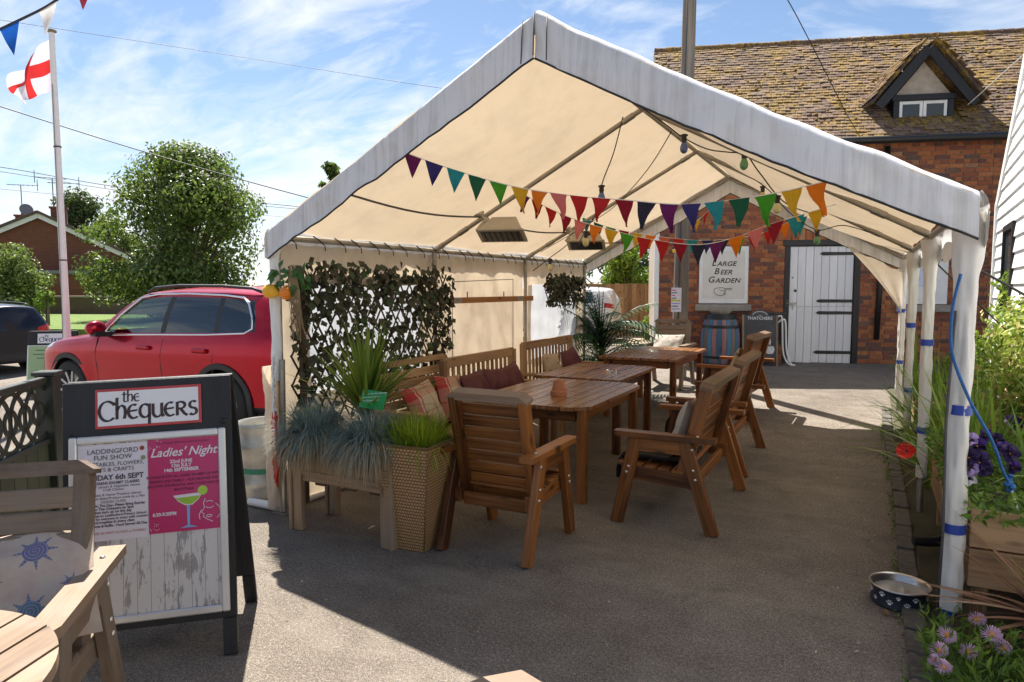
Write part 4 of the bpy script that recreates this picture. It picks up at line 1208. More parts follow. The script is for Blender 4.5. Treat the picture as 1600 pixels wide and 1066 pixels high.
# ------------------------------------------------------------ cushions
def cushion(name, label, mat, w, h, th, mtx, group=None, seed=0):
    mb = MB(); n = 16
    def f(a, b, s):
        x, y = (a - .5) * 2, (b - .5) * 2
        e = (max(0, 1 - x * x) * max(0, 1 - y * y)) ** .42
        pinch = 1 - .06 * (x * x * (1 - y * y) + y * y * (1 - x * x)) - .02
        z = s * th / 2 * e + th * .16 * mnoise.noise(Vector((x * 1.7 + seed, y * 1.7, seed))) * e + .10 * th * mnoise.noise(Vector((x * 4 + seed, y * 4, s))) * e
        return mtx @ Vector((x * w / 2 * pinch, y * h / 2 * pinch, z))
    mb.grid(lambda a, b: f(a, b, 1), n, n); mb.grid(lambda a, b: f(a, b, -1), n, n, True)
    return mb.build(name, mat, None, True, None, label=label, cat='cushion', group=group)
def place(x, y, z, facing, lean, roll=0.0):
    """upright cushion: local z -> facing (deg, world), leaning back"""
    f = Vector((math.cos(rad(facing)), math.sin(rad(facing)), 0)); s = Vector((-f.y, f.x, 0))
    n_ = f * math.cos(rad(lean)) + Z3 * math.sin(rad(lean)); u = Z3 * math.cos(rad(lean)) - f * math.sin(rad(lean))
    m = Matrix((s, u, n_)).transposed().to_4x4() @ Matrix.Rotation(rad(roll), 4, 'Z'); m.translation = (x, y, z); return m
def fabric(name, col, rough=.9, var=.18):
    m = NT(name); f = m.noise(m.co('UV'), 7, 5, .6); w = m.noise(m.co('UV'), 160, 2)
    m.set(Base_Color=m.mix(f, sc(col, 1 - var), sc(col, 1 + var)), Roughness=rough); m.bump(w, .25, .003); return m.m
M['maroon'] = fabric('maroon_fabric', (.085, .010, .014), .6)
M['rust'] = fabric('rust_orange_fabric', (.36, .06, .022))
m = NT('plaid_fabric'); s_ = m.n('SeparateXYZ'); m.put(s_.inputs[0], m.co('UV'))
def stripes(u, offs):
    f = m.math('FRACT', m.math('ADD', u, offs))
    return m.ramp(f, (0, (.42, .33, .22)), (.06, (.36, .03, .03)), (.30, (.30, .022, .025)), (.33, (.55, .47, .36)), (.37, (.36, .03, .03)), (.42, (.46, .38, .26)), (.70, (.40, .32, .22)), (.73, (.22, .13, .09)), (.76, (.46, .38, .26)), (.97, (.42, .33, .22)))
for nd in list(m.t.nodes): pass
a_, b_ = stripes(s_.outputs[0], .1), stripes(m.math('MULTIPLY', s_.outputs[1], 1.0), .35)
for nd in m.t.nodes:
    if nd.type == 'VALTORGB': nd.color_ramp.interpolation = 'CONSTANT'
m.set(Base_Color=m.mix(.35, a_, b_), Roughness=.9); M['plaid'] = m.m
def blob_fabric(name, base, c1, c2, scale):
    m = NT(name); uv = m.co('UV'); vo = m.n('TexVoronoi'); m.inp(vo, Vector=uv, Scale=scale)
    sh = m.ramp(vo.outputs['Distance'], (.16, 1.0), (.24, .75), (.27, 0.0))
    ring = m.noise(uv, scale * 5, 3); f = m.noise(uv, 3, 5, .6)
    wv = m.n('TexWave', wave_type='RINGS'); m.inp(wv, Vector=uv, Scale=scale * 1.5, Distortion=6.0)
    pk = m.ramp(m.noise(uv, scale * 1.3, 4, .7), (.52, 0.0), (.60, 1.0))
    col = m.mix(m.math('MULTIPLY', pk, .35), m.mix(f, sc(base, .85), sc(base, 1.1)), (.42, .22, .18))
    m.set(Base_Color=m.mix(sh, col, m.mix(wv.outputs[1], c1, c2)), Roughness=.9); m.bump(f, .2, .01); return m.m
M['tapestry'] = blob_fabric('tapestry_fabric', (.40, .31, .20), (.05, .07, .06), (.25, .12, .08), 5)
M['leafgrey'] = blob_fabric('grey_leaf_fabric', (.42, .38, .33), (.16, .15, .14), (.3, .27, .24), 4)
# shell print: a few spiky shells drawn on pale cloth
m = NT('shell_print_fabric'); uv = m.co('UV'); f = m.noise(uv, 4, 6, .7)
col = m.mix(m.ramp(f, (.45, 0.0), (.65, .55)), (.46, .37, .30), (.38, .24, .20))
for (u0, v0, r0, ph) in ((.63, .70, .085, 0), (.30, .55, .07, 1), (.28, .85, .06, 2), (.58, .24, .08, 3), (.86, .38, .05, 4), (.05, .3, .07, 5)):
    q = m.n('VectorMath', operation='SUBTRACT'); m.put(q.inputs[0], uv); q.inputs[1].default_value = (u0, v0, 0)
    s_ = m.n('SeparateXYZ'); m.put(s_.inputs[0], q.outputs[0])
    ang = m.math('ARCTAN2', s_.outputs[1], s_.outputs[0]); ln = m.n('VectorMath', operation='LENGTH'); m.put(ln.inputs[0], q.outputs[0]); dist = ln.outputs['Value']
    sp_ = m.math('POWER', m.math('ABSOLUTE', m.math('COSINE', m.math('ADD', m.math('MULTIPLY', ang, 4.0), float(ph)))), 14.0)
    lim = m.math('ADD', r0, m.math('MULTIPLY', sp_, r0 * .75))
    ins = m.math('LESS_THAN', dist, lim)
    sw = m.math('SINE', m.math('ADD', m.math('MULTIPLY', dist, 260.0), ang))
    cc = (.085, .09, .20) if ph % 2 == 0 else (.05, .14, .22)
    col = m.mix(m.math('MULTIPLY', ins, .9), col, m.mix(m.ramp(sw, (0, 0.0), (1, .75)), cc, (.26, .25, .36)))
m.set(Base_Color=col, Roughness=.9); m.bump(f, .25, .015); M['shell'] = m.m
cushion('cushion', 'pale cushion printed with blue spiky shells on the foreground bench', M['shell'], .45, .45, .15, Matrix.Translation((-2.46, 1.21, .60)) @ place(0, 0, 0, -47, 42, 12).to_3x3().to_4x4(), seed=2)
cushion('cushion', 'red and cream plaid cushion nearer the planter', M['plaid'], .44, .42, .13, place(-3.20, 4.62, .62, 0, 24, 6), seed=3)
cushion('cushion', 'red and cream plaid cushion nearer the tent pole', M['plaid'], .44, .42, .13, place(-3.23, 5.10, .63, 0, 18, -4), seed=4)
for i, (y, r_, lb) in enumerate(((5.36, 4, 'left one of the three maroon cushions on the teak bench'), (5.72, -5, 'middle one of the three maroon cushions on the teak bench'), (6.08, 7, 'right one of the three maroon cushions on the teak bench'))):
    cushion('cushion', lb, M['maroon'], .40, .40, .14, place(-3.13 + .02 * (i == 1), y, .645, 0, 20, r_), seed=5 + i)
cushion('cushion', 'tapestry patterned beige cushion beside a single maroon cushion', M['tapestry'], .40, .40, .12, place(-3.18, 7.18, .66, 0, 16, -3), seed=9)
cushion('cushion', 'single maroon cushion with tasselled edge on the far teak bench', M['maroon'], .46, .42, .14, place(-3.16, 7.72, .66, 0, 20, 5), seed=10)
cushion('cushion', 'grey leaf print cushion leaning on the nearest right-hand bench', M['leafgrey'], .44, .42, .12, place(-1.10, 4.80, .63, 180, 16, 4), seed=11)
cushion('cushion', 'rust orange cushion leaning on the middle right-hand bench', M['rust'], .46, .44, .13, place(-1.16, 6.25, .64, 180, 18, -5), seed=12)
cushion('cushion', 'beige patterned cushion on the farthest right-hand bench', M['tapestry'], .42, .42, .12, place(-1.33, 8.40, .64 + gz(8.5), 178, 16, 3), seed=13)
cushion('cushion', 'cream cushion on the weathered grey chair', M['leafgrey'], .46, .42, .11, place(-2.60, 10.05, .62 + gz(10), -93, 42, 2), seed=14)
cushion('cushion', 'dark maroon seat pad hidden under the front of the slatted table', M['maroon'], .45, .45, .08, Matrix.Translation((-1.96, 3.85, .455)), seed=15)
# dark throws on the right-hand seats
def throw(label, x0, x1, y0, y1, z, seed):
    mb = MB()
    def fn(a, b):
        x = x1 + (x0 - x1) * a; y = y0 + (y1 - y0) * b
        over = max(0, (a - .78) / .22)
        xx = x1 + (x0 - x1) * min(a, .78) / .78 - .035 * math.sin(min(1, over * 1.5) * 1.57); zz_ = z + .025 * mnoise.noise(Vector((a * 4, b * 5, seed))) + .02 - over * .17
        return Vector((xx, y + .02 * mnoise.noise(Vector((a * 5, b * 3, seed + 2))), zz_))
    mb.grid(fn, 22, 16); o = mb.build('throw', M['dark_fur'], None, True, None, label=label, cat='throw'); 
    so = o.modifiers.new('thick', 'SOLIDIFY'); so.thickness = .018; so.offset = 0
M['dark_fur'] = fabric('black_fleece', (.012, .012, .013), 1.0, .4)
throw('black fleece throw over the seat of the nearest right-hand bench', -1.47, -1.02, 4.52, 5.0, .425, 1)
throw('black fleece throw over the seat of the middle right-hand bench', -1.52, -1.06, 6.0, 6.6, .425, 2)

# ------------------------------------------------------------ things on the tables
pt = thing('terracotta_pot', 'upturned terracotta flowerpot on the slatted table', 'pot', (-2.20, 5.08, .73))
k = MB(); k.lathe([(.068, 0), (.068, .032), (.060, .036), (.057, .036), (.043, .118), (.04, .122), (.012, .122), (.012, .115)], 24); k.build('pot_body', plain('terracotta', (.40, .15, .065), .85, 0, .15, 12), pt, smooth=True, sharp=40)
M['clear_glass'] = NT('glassware').set(Base_Color=(.95, .97, .97), Roughness=.03, IOR=1.45, Transmission_Weight=1.0).m
at_ = thing('glass_ashtray', 'small clear glass ashtray on the plain varnished table', 'ashtray', (-2.28, 6.62, .735))
k = MB(); k.lathe([(.001, .004), (.05, .004), (.055, .03), (.062, .03), (.06, .0), (.001, .0)], 20); k.build('dish', M['clear_glass'], at_, smooth=True, sharp=40)
at2 = copy_tree(at_); at2.location = (-2.35, 8.4, .735 + gz(8.4)); at2['label'] = 'small clear glass ashtray on the sunlit far table'

# ------------------------------------------------------------ round foreground table
rt = thing('round_table', 'weathered round slatted table top cut off by the lower left corner', 'table', (-1.95, .54, 0))
r0 = .44
import itertools
nsl = 8; pw = 2 * r0 / nsl
Mr = Matrix.Rotation(rad(20), 4, 'Z')
for i in range(nsl):
    a = -r0 + i * pw + .005; b = a + pw - .01
    xs = [a + (b - a) * q / 5 for q in range(6)]
    pts = [(x, -math.sqrt(max(0, r0 * r0 - x * x))) for x in xs] + [(x, math.sqrt(max(0, r0 * r0 - x * x))) for x in xs[::-1]]
    k = MB(); k.prism(pts, .03, Mr @ Matrix.Translation((0, 0, .69))); k.uv = [(u[1], u[0]) for u in k.uv]; k.build('top_slat', M['arm_wood'], rt)
for q in range(4):
    a = rad(45 + 90 * q); k = MB(); k.bar((.22 * math.cos(a), .22 * math.sin(a), 0), (.22 * math.cos(a), .22 * math.sin(a), .69), .06, .06); k.build('leg', M['old_wood'], rt)
k = MB(); k.bar((-.3, -.1, .66), (.3, .1, .66), .06, .05); k.build('batten', M['old_wood'], rt)
# ============================================================ cars
def car_paint(name, col, metal=.35, flake=.08):
    m = NT(name); f = m.noise(m.co(), 4, 2)
    m.set(Base_Color=m.mix(f, sc(col, 1 - flake), sc(col, 1 + flake)), Roughness=.25, Metallic=metal)
    m.b.inputs['Coat Weight'].default_value = .35; m.b.inputs['Specular IOR Level'].default_value = .3; m.b.inputs['Coat Roughness'].default_value = .03
    return m.m
M['car_glass'] = NT('tinted_car_glass').set(Base_Color=(.012, .016, .016), Roughness=.03).m
M['car_glass'].node_tree.nodes['Principled BSDF'].inputs['Specular IOR Level'].default_value = .9
mg = NT('clear_car_glass'); mg.set(Base_Color=(.55, .65, .60), Roughness=.03)
_g = mg.n('BsdfTransparent'); _g.inputs[0].default_value = (.62, .72, .66, 1); _mx = mg.n('MixShader'); _mx.inputs[0].default_value = .75
_gl = mg.n('BsdfGlossy'); _gl.inputs['Roughness'].default_value = .02; _gl.inputs[0].default_value = (.5, .55, .55, 1)
mg.t.links.new(_gl.outputs[0], _mx.inputs[1]); mg.t.links.new(_g.outputs[0], _mx.inputs[2]); mg.t.links.new(_mx.outputs[0], mg.o.inputs[0])
M['front_glass'] = mg.m
M['chrome'] = plain('chrome_trim', (.75, .75, .76), .12, 1.0, .03)
M['tyre'] = plain('tyre_rubber', (.018, .018, .018), .8, 0, .2, 20)
M['rim'] = plain('alloy_rim', (.45, .45, .46), .3, .9, .08)
M['lamp_red'] = NT('tail_lamp_red').set(Base_Color=(.42, .008, .012), Roughness=.1).m
M['lamp_clear'] = NT('headlamp_clear').set(Base_Color=(.5, .52, .55), Roughness=.08, Metallic=.6).m
M['cladding'] = plain('grey_black_cladding', (.022, .022, .024), .6, 0, .15, 30)

def car_hull():
    ST = []
    def hood(x, w, h, low=.26, k=1.0):
        ys = (.93, .98, 1.0, 1.0, .985, .93, .80, .55, .28, 0); zs = (low, .36, .55, min(.78, h - .13), h - .085, h - .03, h + .0, h + .022, h + .03, h + .033)
        return [(x + (.0 if i < 4 else 0), w * y, z) for i, (y, z) in enumerate(zip(ys, zs))]
    ST.append([(.05 + .02 * i * (i > 3), .62 * y, z) for i, (y, z) in enumerate(zip((.9, 1, 1, 1, .98, .92, .75, .5, .25, 0), (.30, .36, .50, .62, .70, .745, .77, .78, .785, .79)))])
    ST.append(hood(.13, .755, .83, .25)); ST.append(hood(.28, .855, .90, .24)); ST.append(hood(.52, .908, .965, .24)); ST.append(hood(.90, .925, 1.01, .24)); ST.append(hood(1.24, .925, 1.04, .24))
    def cab(xb, w, belt, top, low=.24):
        ys = (.93, .972, .965, 1.008, .985, .945); zs = (low, .36, .55, .80, belt - .10, belt)
        return [(xb, w * y, z) for y, z in zip(ys, zs)] + [(x, y, z) for x, y, z in top]
    ST.append(cab(1.44, .925, 1.045, [(1.70, .80, 1.28), (2.00, .70, 1.485), (2.08, .63, 1.545), (1.98, 0, 1.585)]))
    ST.append(cab(1.62, .925, 1.05, [(1.86, .805, 1.29), (2.13, .712, 1.50), (2.20, .64, 1.56), (2.18, 0, 1.61)]))
    ST.append(cab(2.63, .925, 1.075, [(2.645, .815, 1.31), (2.66, .722, 1.525), (2.66, .65, 1.585), (2.66, 0, 1.635)]))
    ST.append(cab(2.72, .925, 1.08, [(2.735, .815, 1.31), (2.76, .722, 1.525), (2.76, .65, 1.588), (2.76, 0, 1.637)]))
    ST.append(cab(3.50, .925, 1.10, [(3.49, .812, 1.32), (3.46, .718, 1.515), (3.46, .645, 1.58), (3.46, 0, 1.632)]))
    ST.append(cab(3.56, .925, 1.105, [(3.55, .81, 1.32), (3.54, .716, 1.512), (3.54, .643, 1.578), (3.54, 0, 1.63)]))
    ST.append(cab(4.06, .915, 1.13, [(4.02, .79, 1.33), (3.88, .70, 1.48), (3.94, .635, 1.565), (3.94, 0, 1.615)]))
    ST.append(cab(4.36, .885, 1.135, [(4.27, .755, 1.33), (4.16, .68, 1.475), (4.16, .62, 1.55), (4.18, 0, 1.60)], .27))
    ST.append(cab(4.53, .81, 1.12, [(4.44, .69, 1.32), (4.34, .63, 1.46), (4.33, .58, 1.53), (4.36, 0, 1.575)], .30))
    ST.append([(4.60, .66 * y, z) for y, z in zip((.9, .98, 1, 1, .98, .95), (.34, .40, .55, .80, .98, 1.08))] + [(4.52, .60, 1.30), (4.40, .56, 1.44), (4.40, .50, 1.50), (4.43, 0, 1.545)])
    zone = [''] * (len(ST) - 1)
    for i_, z_ in ((5, 'ws'), (7, 'fw'), (8, 'bp'), (9, 'rw'), (10, 'cp'), (11, 'qw'), (1, 'hl'), (2, 'hl'), (13, 'tl'), (14, 'tl')): zone[i_] = z_
    ins = {7: (.12, .90), 9: (.10, .90), 11: (.14, .86), 5: (.15, .85)}
    O, Z = [], []
    for i_ in range(len(ST) - 1):
        O.append(ST[i_]); Z.append(zone[i_])
        for t_ in ins.get(i_, ()):
            O.append([tuple(a + (b - a) * t_ for a, b in zip(p, q)) for p, q in zip(ST[i_], ST[i_ + 1])]); Z.append(zone[i_])
    O.append(ST[-1])
    return O, Z
SL = ['paint', 'windscreen', 'front_window', 'rear_window', 'quarter_window', 'black', 'head', 'tail', 'rear_screen', 'arch']
def build_car(name, label, paint, loc, rz, clear=False, rail=True):
    root = thing(name, label, 'car', loc, rz)
    ST, ZN = car_hull(); n = 19; mb = MB(); mats = []
    for st in ST:
        ring = [(x, -y, z) for x, y, z in st] + [(x, y, z) for x, y, z in st[:-1][::-1]]
        mb.v += [(x - 2.3, y, z) for x, y, z in ring]; mb.uv += [(0, 0)] * n
    def rowof(j): return j if j < 9 else 17 - j
    for i in range(len(ST) - 1):
        for j in range(n):
            j2 = (j + 1) % n
            mb.f.append((i * n + j, i * n + j2, (i + 1) * n + j2, (i + 1) * n + j))
            r_ = rowof(j) if j < 18 else -1
            s_ = 0
            zn = ZN[i]
            if zn == 'ws' and r_ in (6, 7, 8): s_ = 1
            elif r_ in (5, 6):
                s_ = {'fw': 2, 'rw': 3, 'qw': 4, 'bp': 5, 'cp': 5}.get(zn, 0)
            if zn == 'hl' and r_ == 4: s_ = 6
            if zn == 'tl' and r_ == 4: s_ = 7
            if r_ in (0, -1): s_ = 5
            mats.append(s_)
    mb.f.append(tuple(range(n))[::-1]); mats.append(0)
    mb.f.append(tuple((len(ST) - 1) * n + k for k in range(n))); mats.append(8)
    me = mb.mesh('hull', None)
    dummy = [bpy.data.materials.get('slot_' + s) or bpy.data.materials.new('slot_' + s) for s in SL]
    for d in dummy: me.materials.append(d)
    me.polygons.foreach_set('material_index', mats)
    hull = bpy.data.objects.new('hull', me); link(hull)
    ct = MB()
    for x in (.92 - 2.3, 3.62 - 2.3):
        for s_ in (-1, 1):
            ct.tube([(x, s_ * .62, .36), (x, s_ * 1.2, .36)], .395, 32)
    cme = ct.mesh('cut', None); cme.materials.append(dummy[9])
    cut = bpy.data.objects.new('cut', cme); link(cut)
    ss = hull.modifiers.new('s', 'SUBSURF'); ss.levels = 2; ss.render_levels = 2
    bo_ = hull.modifiers.new('b', 'BOOLEAN'); bo_.operation = 'DIFFERENCE'; bo_.object = cut; bo_.solver = 'EXACT'
    try: bo_.material_mode = 'TRANSFER'
    except Exception: pass
    bpy.context.view_layer.update()
    ev = bpy.data.meshes.new_from_object(hull.evaluated_get(bpy.context.evaluated_depsgraph_get()))
    names = [mm_.name if mm_ else '' for mm_ in ev.materials]
    bpy.data.objects.remove(hull); bpy.data.objects.remove(cut)
    groups = {}
    vco = [tuple(v.co) for v in ev.vertices]
    for p in ev.polygons:
        nm = names[p.material_index].replace('slot_', '').split('.')[0] if p.material_index < len(names) else 'paint'
        side = 0
        if nm in ('front_window', 'rear_window', 'quarter_window', 'head', 'tail'): side = -1 if p.center.y < 0 else 1
        groups.setdefault((nm, side), []).append(tuple(p.vertices))
    mt = {'paint': paint, 'windscreen': M['front_glass'], 'front_window': M['front_glass'] if clear else M['car_glass'], 'rear_window': M['car_glass'], 'quarter_window': M['car_glass'], 'black': M['cladding'], 'head': M['lamp_clear'], 'tail': M['lamp_red'], 'rear_screen': M['car_glass'], 'arch': M['black_plastic']}
    pn = {'paint': 'body', 'windscreen': 'windscreen', 'front_window': 'window', 'rear_window': 'window', 'quarter_window': 'window', 'black': 'lower_cladding', 'head': 'headlight', 'tail': 'tail_light', 'rear_screen': 'tailgate', 'arch': 'wheel_arch'}
    body = None; made = []
    for (nm, side), fs in sorted(groups.items(), key=lambda t: t[0][0] != 'paint'):
        used = sorted({i for f in fs for i in f}); mp_ = {a: b for b, a in enumerate(used)}
        k = MB(); k.add([vco[i] for i in used], [tuple(mp_[i] for i in f) for f in fs])
        if nm == 'rear_screen': o = k.build(pn[nm], paint, root, smooth=True)
        else: o = k.build(pn[nm], mt[nm], root, smooth=True, sharp=40)
        if nm == 'paint': body = o
    ls = lambda a, b, t: a + (b - a) * t
    # window trim, seams, handles on both sides
    for s_ in (-1, 1):
        k = MB()
        def S(x, z, off=.006):
            # approximate body side at height z
            tab = ((.24, .86), (.36, .897), (.55, .896), (.80, .928), (.97, .908), (1.08, .875), (1.31, .812), (1.51, .722), (1.58, .65))
            for (za, ya), (zb, yb) in zip(tab, tab[1:]):
                if za <= z <= zb: return (x - 2.3, s_ * (ls(ya, yb, (z - za) / (zb - za)) + off), z)
            return (x - 2.3, s_ * .86, z)
        line = [(1.62, 1.045), (2.2, 1.065), (2.7, 1.08), (3.4, 1.10), (3.95, 1.13), (4.05, 1.18), (4.02, 1.30), (3.92, 1.43), (3.82, 1.495), (3.5, 1.52), (2.9, 1.535), (2.4, 1.525), (2.15, 1.49), (1.86, 1.28), (1.62, 1.055)]
        k.tube([S(x, z, .000) for x, z in line], .012, 6, False); k.build('window_trim', M['chrome'], root, smooth=True)
        for xs_ in (1.50, 2.68, 3.52):
            k = MB(); k.tube([S(xs_ + (.02 if z > .9 else 0) - (.10 if (xs_ > 3 and z < .62) else 0), z, .000) for z in (.40, .55, .7, .85, .95, 1.03)], .005, 5); k.build('door_seam', M['black_plastic'], root)
        for xs_ in (2.40, 3.34):
            k = MB(); c = S(xs_, .93, .018); k.frame(c, X3, Y3, Z3, (.22, .045, .05), .02); k.build('door_handle', paint, root)
        # mirror
        k = MB()
        k.grid(lambda a, b: Vector((1.72 - 2.3 + .12 * math.sin(b * 3.1416) * math.cos(a * 6.2832) * (1 if math.cos(a * 6.2832) < 0 else .45), s_ * (1.03 + .115 * math.cos(b * 3.1416)), 1.135 + .085 * math.sin(b * 3.1416) * math.sin(a * 6.2832))), 18, 10)
        mi = k.build('wing_mirror', paint, root, smooth=True)
        k = MB(); k.bar((1.73 - 2.3, s_ * .88, 1.06), (1.73 - 2.3, s_ * 1.08, 1.07), .10, .06); k.build('mirror_base', M['black_plastic'], mi)
        if rail:
            k = MB(); k.tube([(x - 2.3, s_ * y, z) for x, y, z in ((2.15, .655, 1.55), (2.28, .66, 1.60), (2.7, .665, 1.625), (3.4, .655, 1.62), (3.85, .645, 1.595), (3.98, .635, 1.555))], .017, 8); k.build('roof_rail', M['cladding'], root, smooth=True)
        for x in (.92, 3.62):
            cx0 = x - 2.3
            k = MB(); m_ = []
            for q in range(25):
                a = rad(-14 + 208 * q / 24)
                for (rr, yo) in ((.388, .0), (.388, .012), (.445, .012), (.45, .0)):
                    zz_ = .36 + rr * math.sin(a); xx = rr * math.cos(a)
                    yb_ = abs(S(x + xx, max(.26, min(zz_, 1.5)), 0)[1]) - (.012 if x < 1 and xx < -.2 else 0)
                    m_.append((cx0 + xx, s_ * (yb_ + yo), zz_))
            o_ = len(k.v); k.v += m_; k.uv += [(0, 0)] * len(m_)
            for q in range(24):
                for e in range(3): k.f.append((o_ + q * 4 + e, o_ + q * 4 + e + 1, o_ + q * 4 + 5 + e, o_ + q * 4 + 4 + e))
            k.build('arch_trim', M['cladding'], root, smooth=True, sharp=40)
            Mw = Matrix.Rotation(rad(90) * s_, 3, 'X')
            k = MB(); k.lathe([(.235, -.10), (.32, -.11), (.352, -.085), (.355, 0), (.352, .085), (.32, .11), (.235, .10)], 36, (cx0, s_ * .80, .355), Mw)
            wh = k.build('tyre', M['tyre'], root, smooth=True)
            k = MB(); k.lathe([(.24, -.1), (.235, -.06), (.24, .0), (.235, .085), (.225, .09), (.215, .05), (.20, -.02), (.001, -.02)], 36, (cx0, s_ * .80, .355), Mw)
            for q in range(10):
                a = 6.2832 * q / 10
                c0, c1 = Vector((cx0 + .03 * math.cos(a), s_ * .875, .355 + .03 * math.sin(a))), Vector((cx0 + .225 * math.cos(a + .12), s_ * .88, .355 + .225 * math.sin(a + .12)))
                k.bar(c0, c1, .034, .03, up=(0, 1, 0))
            k.tube([(cx0, s_ * .85, .355), (cx0, s_ * .893, .355)], .055, 14); k.build('rim', M['rim'], wh, smooth=True, sharp=35)
    # cabin interior: seats and a plain floor
    k = MB()
    for x, y in ((2.1, -.38), (2.1, .38), (3.05, -.4), (3.05, .4)):
        k.box((x - 2.3, y - .24, .55), (x - 2.3 + .5, y + .24, .75), .04); k.box((x - 2.3 + .42, y - .23, .7), (x - 2.3 + .58, y + .23, 1.22), .04); k.box((x - 2.3 + .47, y - .12, 1.25), (x - 2.3 + .57, y + .12, 1.42), .04)
    k.build('seats', M['black_plastic'], root)
    return root
M['paint_red'] = car_paint('cherry_red_paint', (.42, .005, .022), .70); M['paint_navy'] = car_paint('midnight_blue_paint', (.012, .014, .024), .3); M['paint_white'] = car_paint('white_car_paint', (.72, .72, .72), 0)
build_car('parked_car', 'shiny red family SUV parked beside the tent', M['paint_red'], (-7.33, 5.83, 0), 0, clear=True)
dk = far(T(58), 11.6)
build_car('parked_car', 'dark blue SUV with chrome window line at left edge', M['paint_navy'], (-18.87, 8.22, -.355), rad(1))
wc = far(T(962), 15.2)
build_car('parked_car', 'white car half hidden behind the palm by the fence', M['paint_white'], (-7.45, 16.2, .26), rad(8), rail=False).scale = (.85, .85, .85)
# ============================================================ signs, flag, bunting, lights, wires
M['sign_black'] = plain('black_sign_paint', (.010, .011, .013), .4, 0, .2, 5)
M['sign_white'] = plain('white_sign_face', (.72, .72, .73), .4, 0, .03, 3)
M['sign_red'] = plain('red_sign_border', (.48, .045, .05), .45)
M['alu'] = plain('aluminium_frame', (.62, .60, .57), .35, .55, .08, 5)
M['text_brown'] = plain('dark_brown_lettering', (.035, .015, .017), .5)
M['poster_white'] = plain('poster_paper', (.66, .62, .66), .35, 0, .03, 2)
M['poster_pink'] = plain('magenta_poster', (.46, .022, .12), .35, 0, .05, 2)
M['text_grey'] = plain('poster_print', (.06, .055, .065), .6)
m = NT('peeling_white_boards'); co = m.co()
s_ = m.n('SeparateXYZ'); m.put(s_.inputs[0], co)
pl_ = m.math('FRACT', m.math('MULTIPLY', s_.outputs[0], 18.0)); gap = m.ramp(pl_, (0, 1.0), (.035, 1.0), (.05, 0.0))
pe = m.noise(m.map(co, (38, 1, 9)), 1.0, 7, .7, .3); bgn = m.noise(m.map(co, (5, 1, 2.2)), 1.0, 3)
pm = m.ramp(m.math('ADD', m.math('MULTIPLY', pe, .6), m.math('MULTIPLY', bgn, .4)), (.525, 0.0), (.545, 1.0))
col = m.mix(pm, (.58, .56, .54), (.30, .285, .28))
m.set(Base_Color=m.mix(m.math('MULTIPLY', gap, .8), col, (.16, .15, .15)), Roughness=.3); M['peeling'] = m.m

# uncial lettering drawn with a broad pen
GL = {
    't': (.62, [[(.30, 1.35), (.27, .3)] + arc(.45, .22, .19, .22, 180, 320, 8), [(.0, .98), (.62, 1.0)]]),
    'h': (.82, [[(.14, 1.55), (.12, 1.4), (.12, .0)], [(.12, .62), (.25, .88), (.42, .98), (.58, .90), (.66, .68), (.66, .35), (.60, .02)]]),
    'e': (.78, [arc(.42, .5, .36, .49, 62, 312), [(.10, .52), (.40, .56), (.66, .58)]]),
    'q': (.86, [arc(.40, .5, .34, .48, 48, 330), [(.70, 1.0), (.70, .2), (.68, -.45)]]),
    'u': (.86, [[(.10, .98), (.10, .40)] + arc(.38, .34, .28, .34, 180, 330, 9), [(.68, 1.0), (.68, .25), (.80, .0)]]),
    'r': (.88, [[(.12, 1.0), (.12, .0)], [(.12, .95)] + arc(.36, .74, .28, .24, 100, -95, 10) + [(.2, .5)], [(.34, .5), (.60, .12), (.80, -.02)]]),
    's': (.66, [arc(.34, .74, .24, .25, 40, 265, 10) + arc(.32, .25, .25, .25, 90, -145, 10)]),
    'C': (1.12, [arc(.60, .62, .54, .70, 48, 318, 20), [(.92, 1.12), (1.0, 1.2), (1.02, 1.0)]]),
}
def pen(parent, text, h, x, z, mtx, mat, w=.13, nib=.05, ang=20, space=1.0, name='lettering'):
    mb = MB()
    nv = (math.cos(rad(ang)) * nib * h, math.sin(rad(ang)) * nib * h)
    cur = x
    for ch in text:
        adv, strokes = GL[ch]
        for s_ in strokes:
            stroke(mb, [(cur + p[0] * h, z + p[1] * h) for p in s_], w * h * .55, mtx, nv)
        cur += adv * h * space
    return mb.build(name, mat, parent), cur - x
def pen_width(text, h, space=1.0): return sum(GL[c][0] for c in text) * h * space

# ---- main A-board. local x across the face, local z up the leaning face, y = depth
ab = thing('pub_a_board', 'black pavement A-board headed the Chequers with two posters', 'sign', (-2.81, 1.98, -.006), rad(39))
ab.scale = (.985, .985, .985)
ab.rotation_euler = (0, rad(-2.0), rad(39))
LEAN = rad(11)
Wd, Hd = .70, 1.24
FM = Matrix.Translation((0, -.25, 0)) @ Matrix.Rotation(-LEAN, 4, 'X')          # front leaf frame
def leaf_box(mb, lo, hi, FMx, ch=.003):
    k = MB(); k.box(lo, hi, ch); mb.add([FMx @ Vector(p) for p in k.v], k.f, k.uv)
def fpart(name, lo, hi, mat, parent=ab, ch=.003, FMx=FM):
    k = MB(); leaf_box(k, lo, hi, FMx, ch); return k.build(name, mat, parent)
BMx = Matrix.Translation((0, .27, 0)) @ Matrix.Rotation(LEAN * 1.0, 4, 'X')
for nm, Fx, sgn in (('front_leaf', FM, -1), ('rear_leaf', BMx, 1)):
    k = MB()
    leaf_box(k, (-Wd / 2, -.012, .16), (Wd / 2, .012, Hd), Fx)
    leaf_box(k, (-Wd / 2, -.0125, 0), (-Wd / 2 + .06, .0125, .158), Fx); leaf_box(k, (Wd / 2 - .06, -.0125, 0), (Wd / 2, .0125, .158), Fx)
    k.build(nm, M['black_wood'], ab)
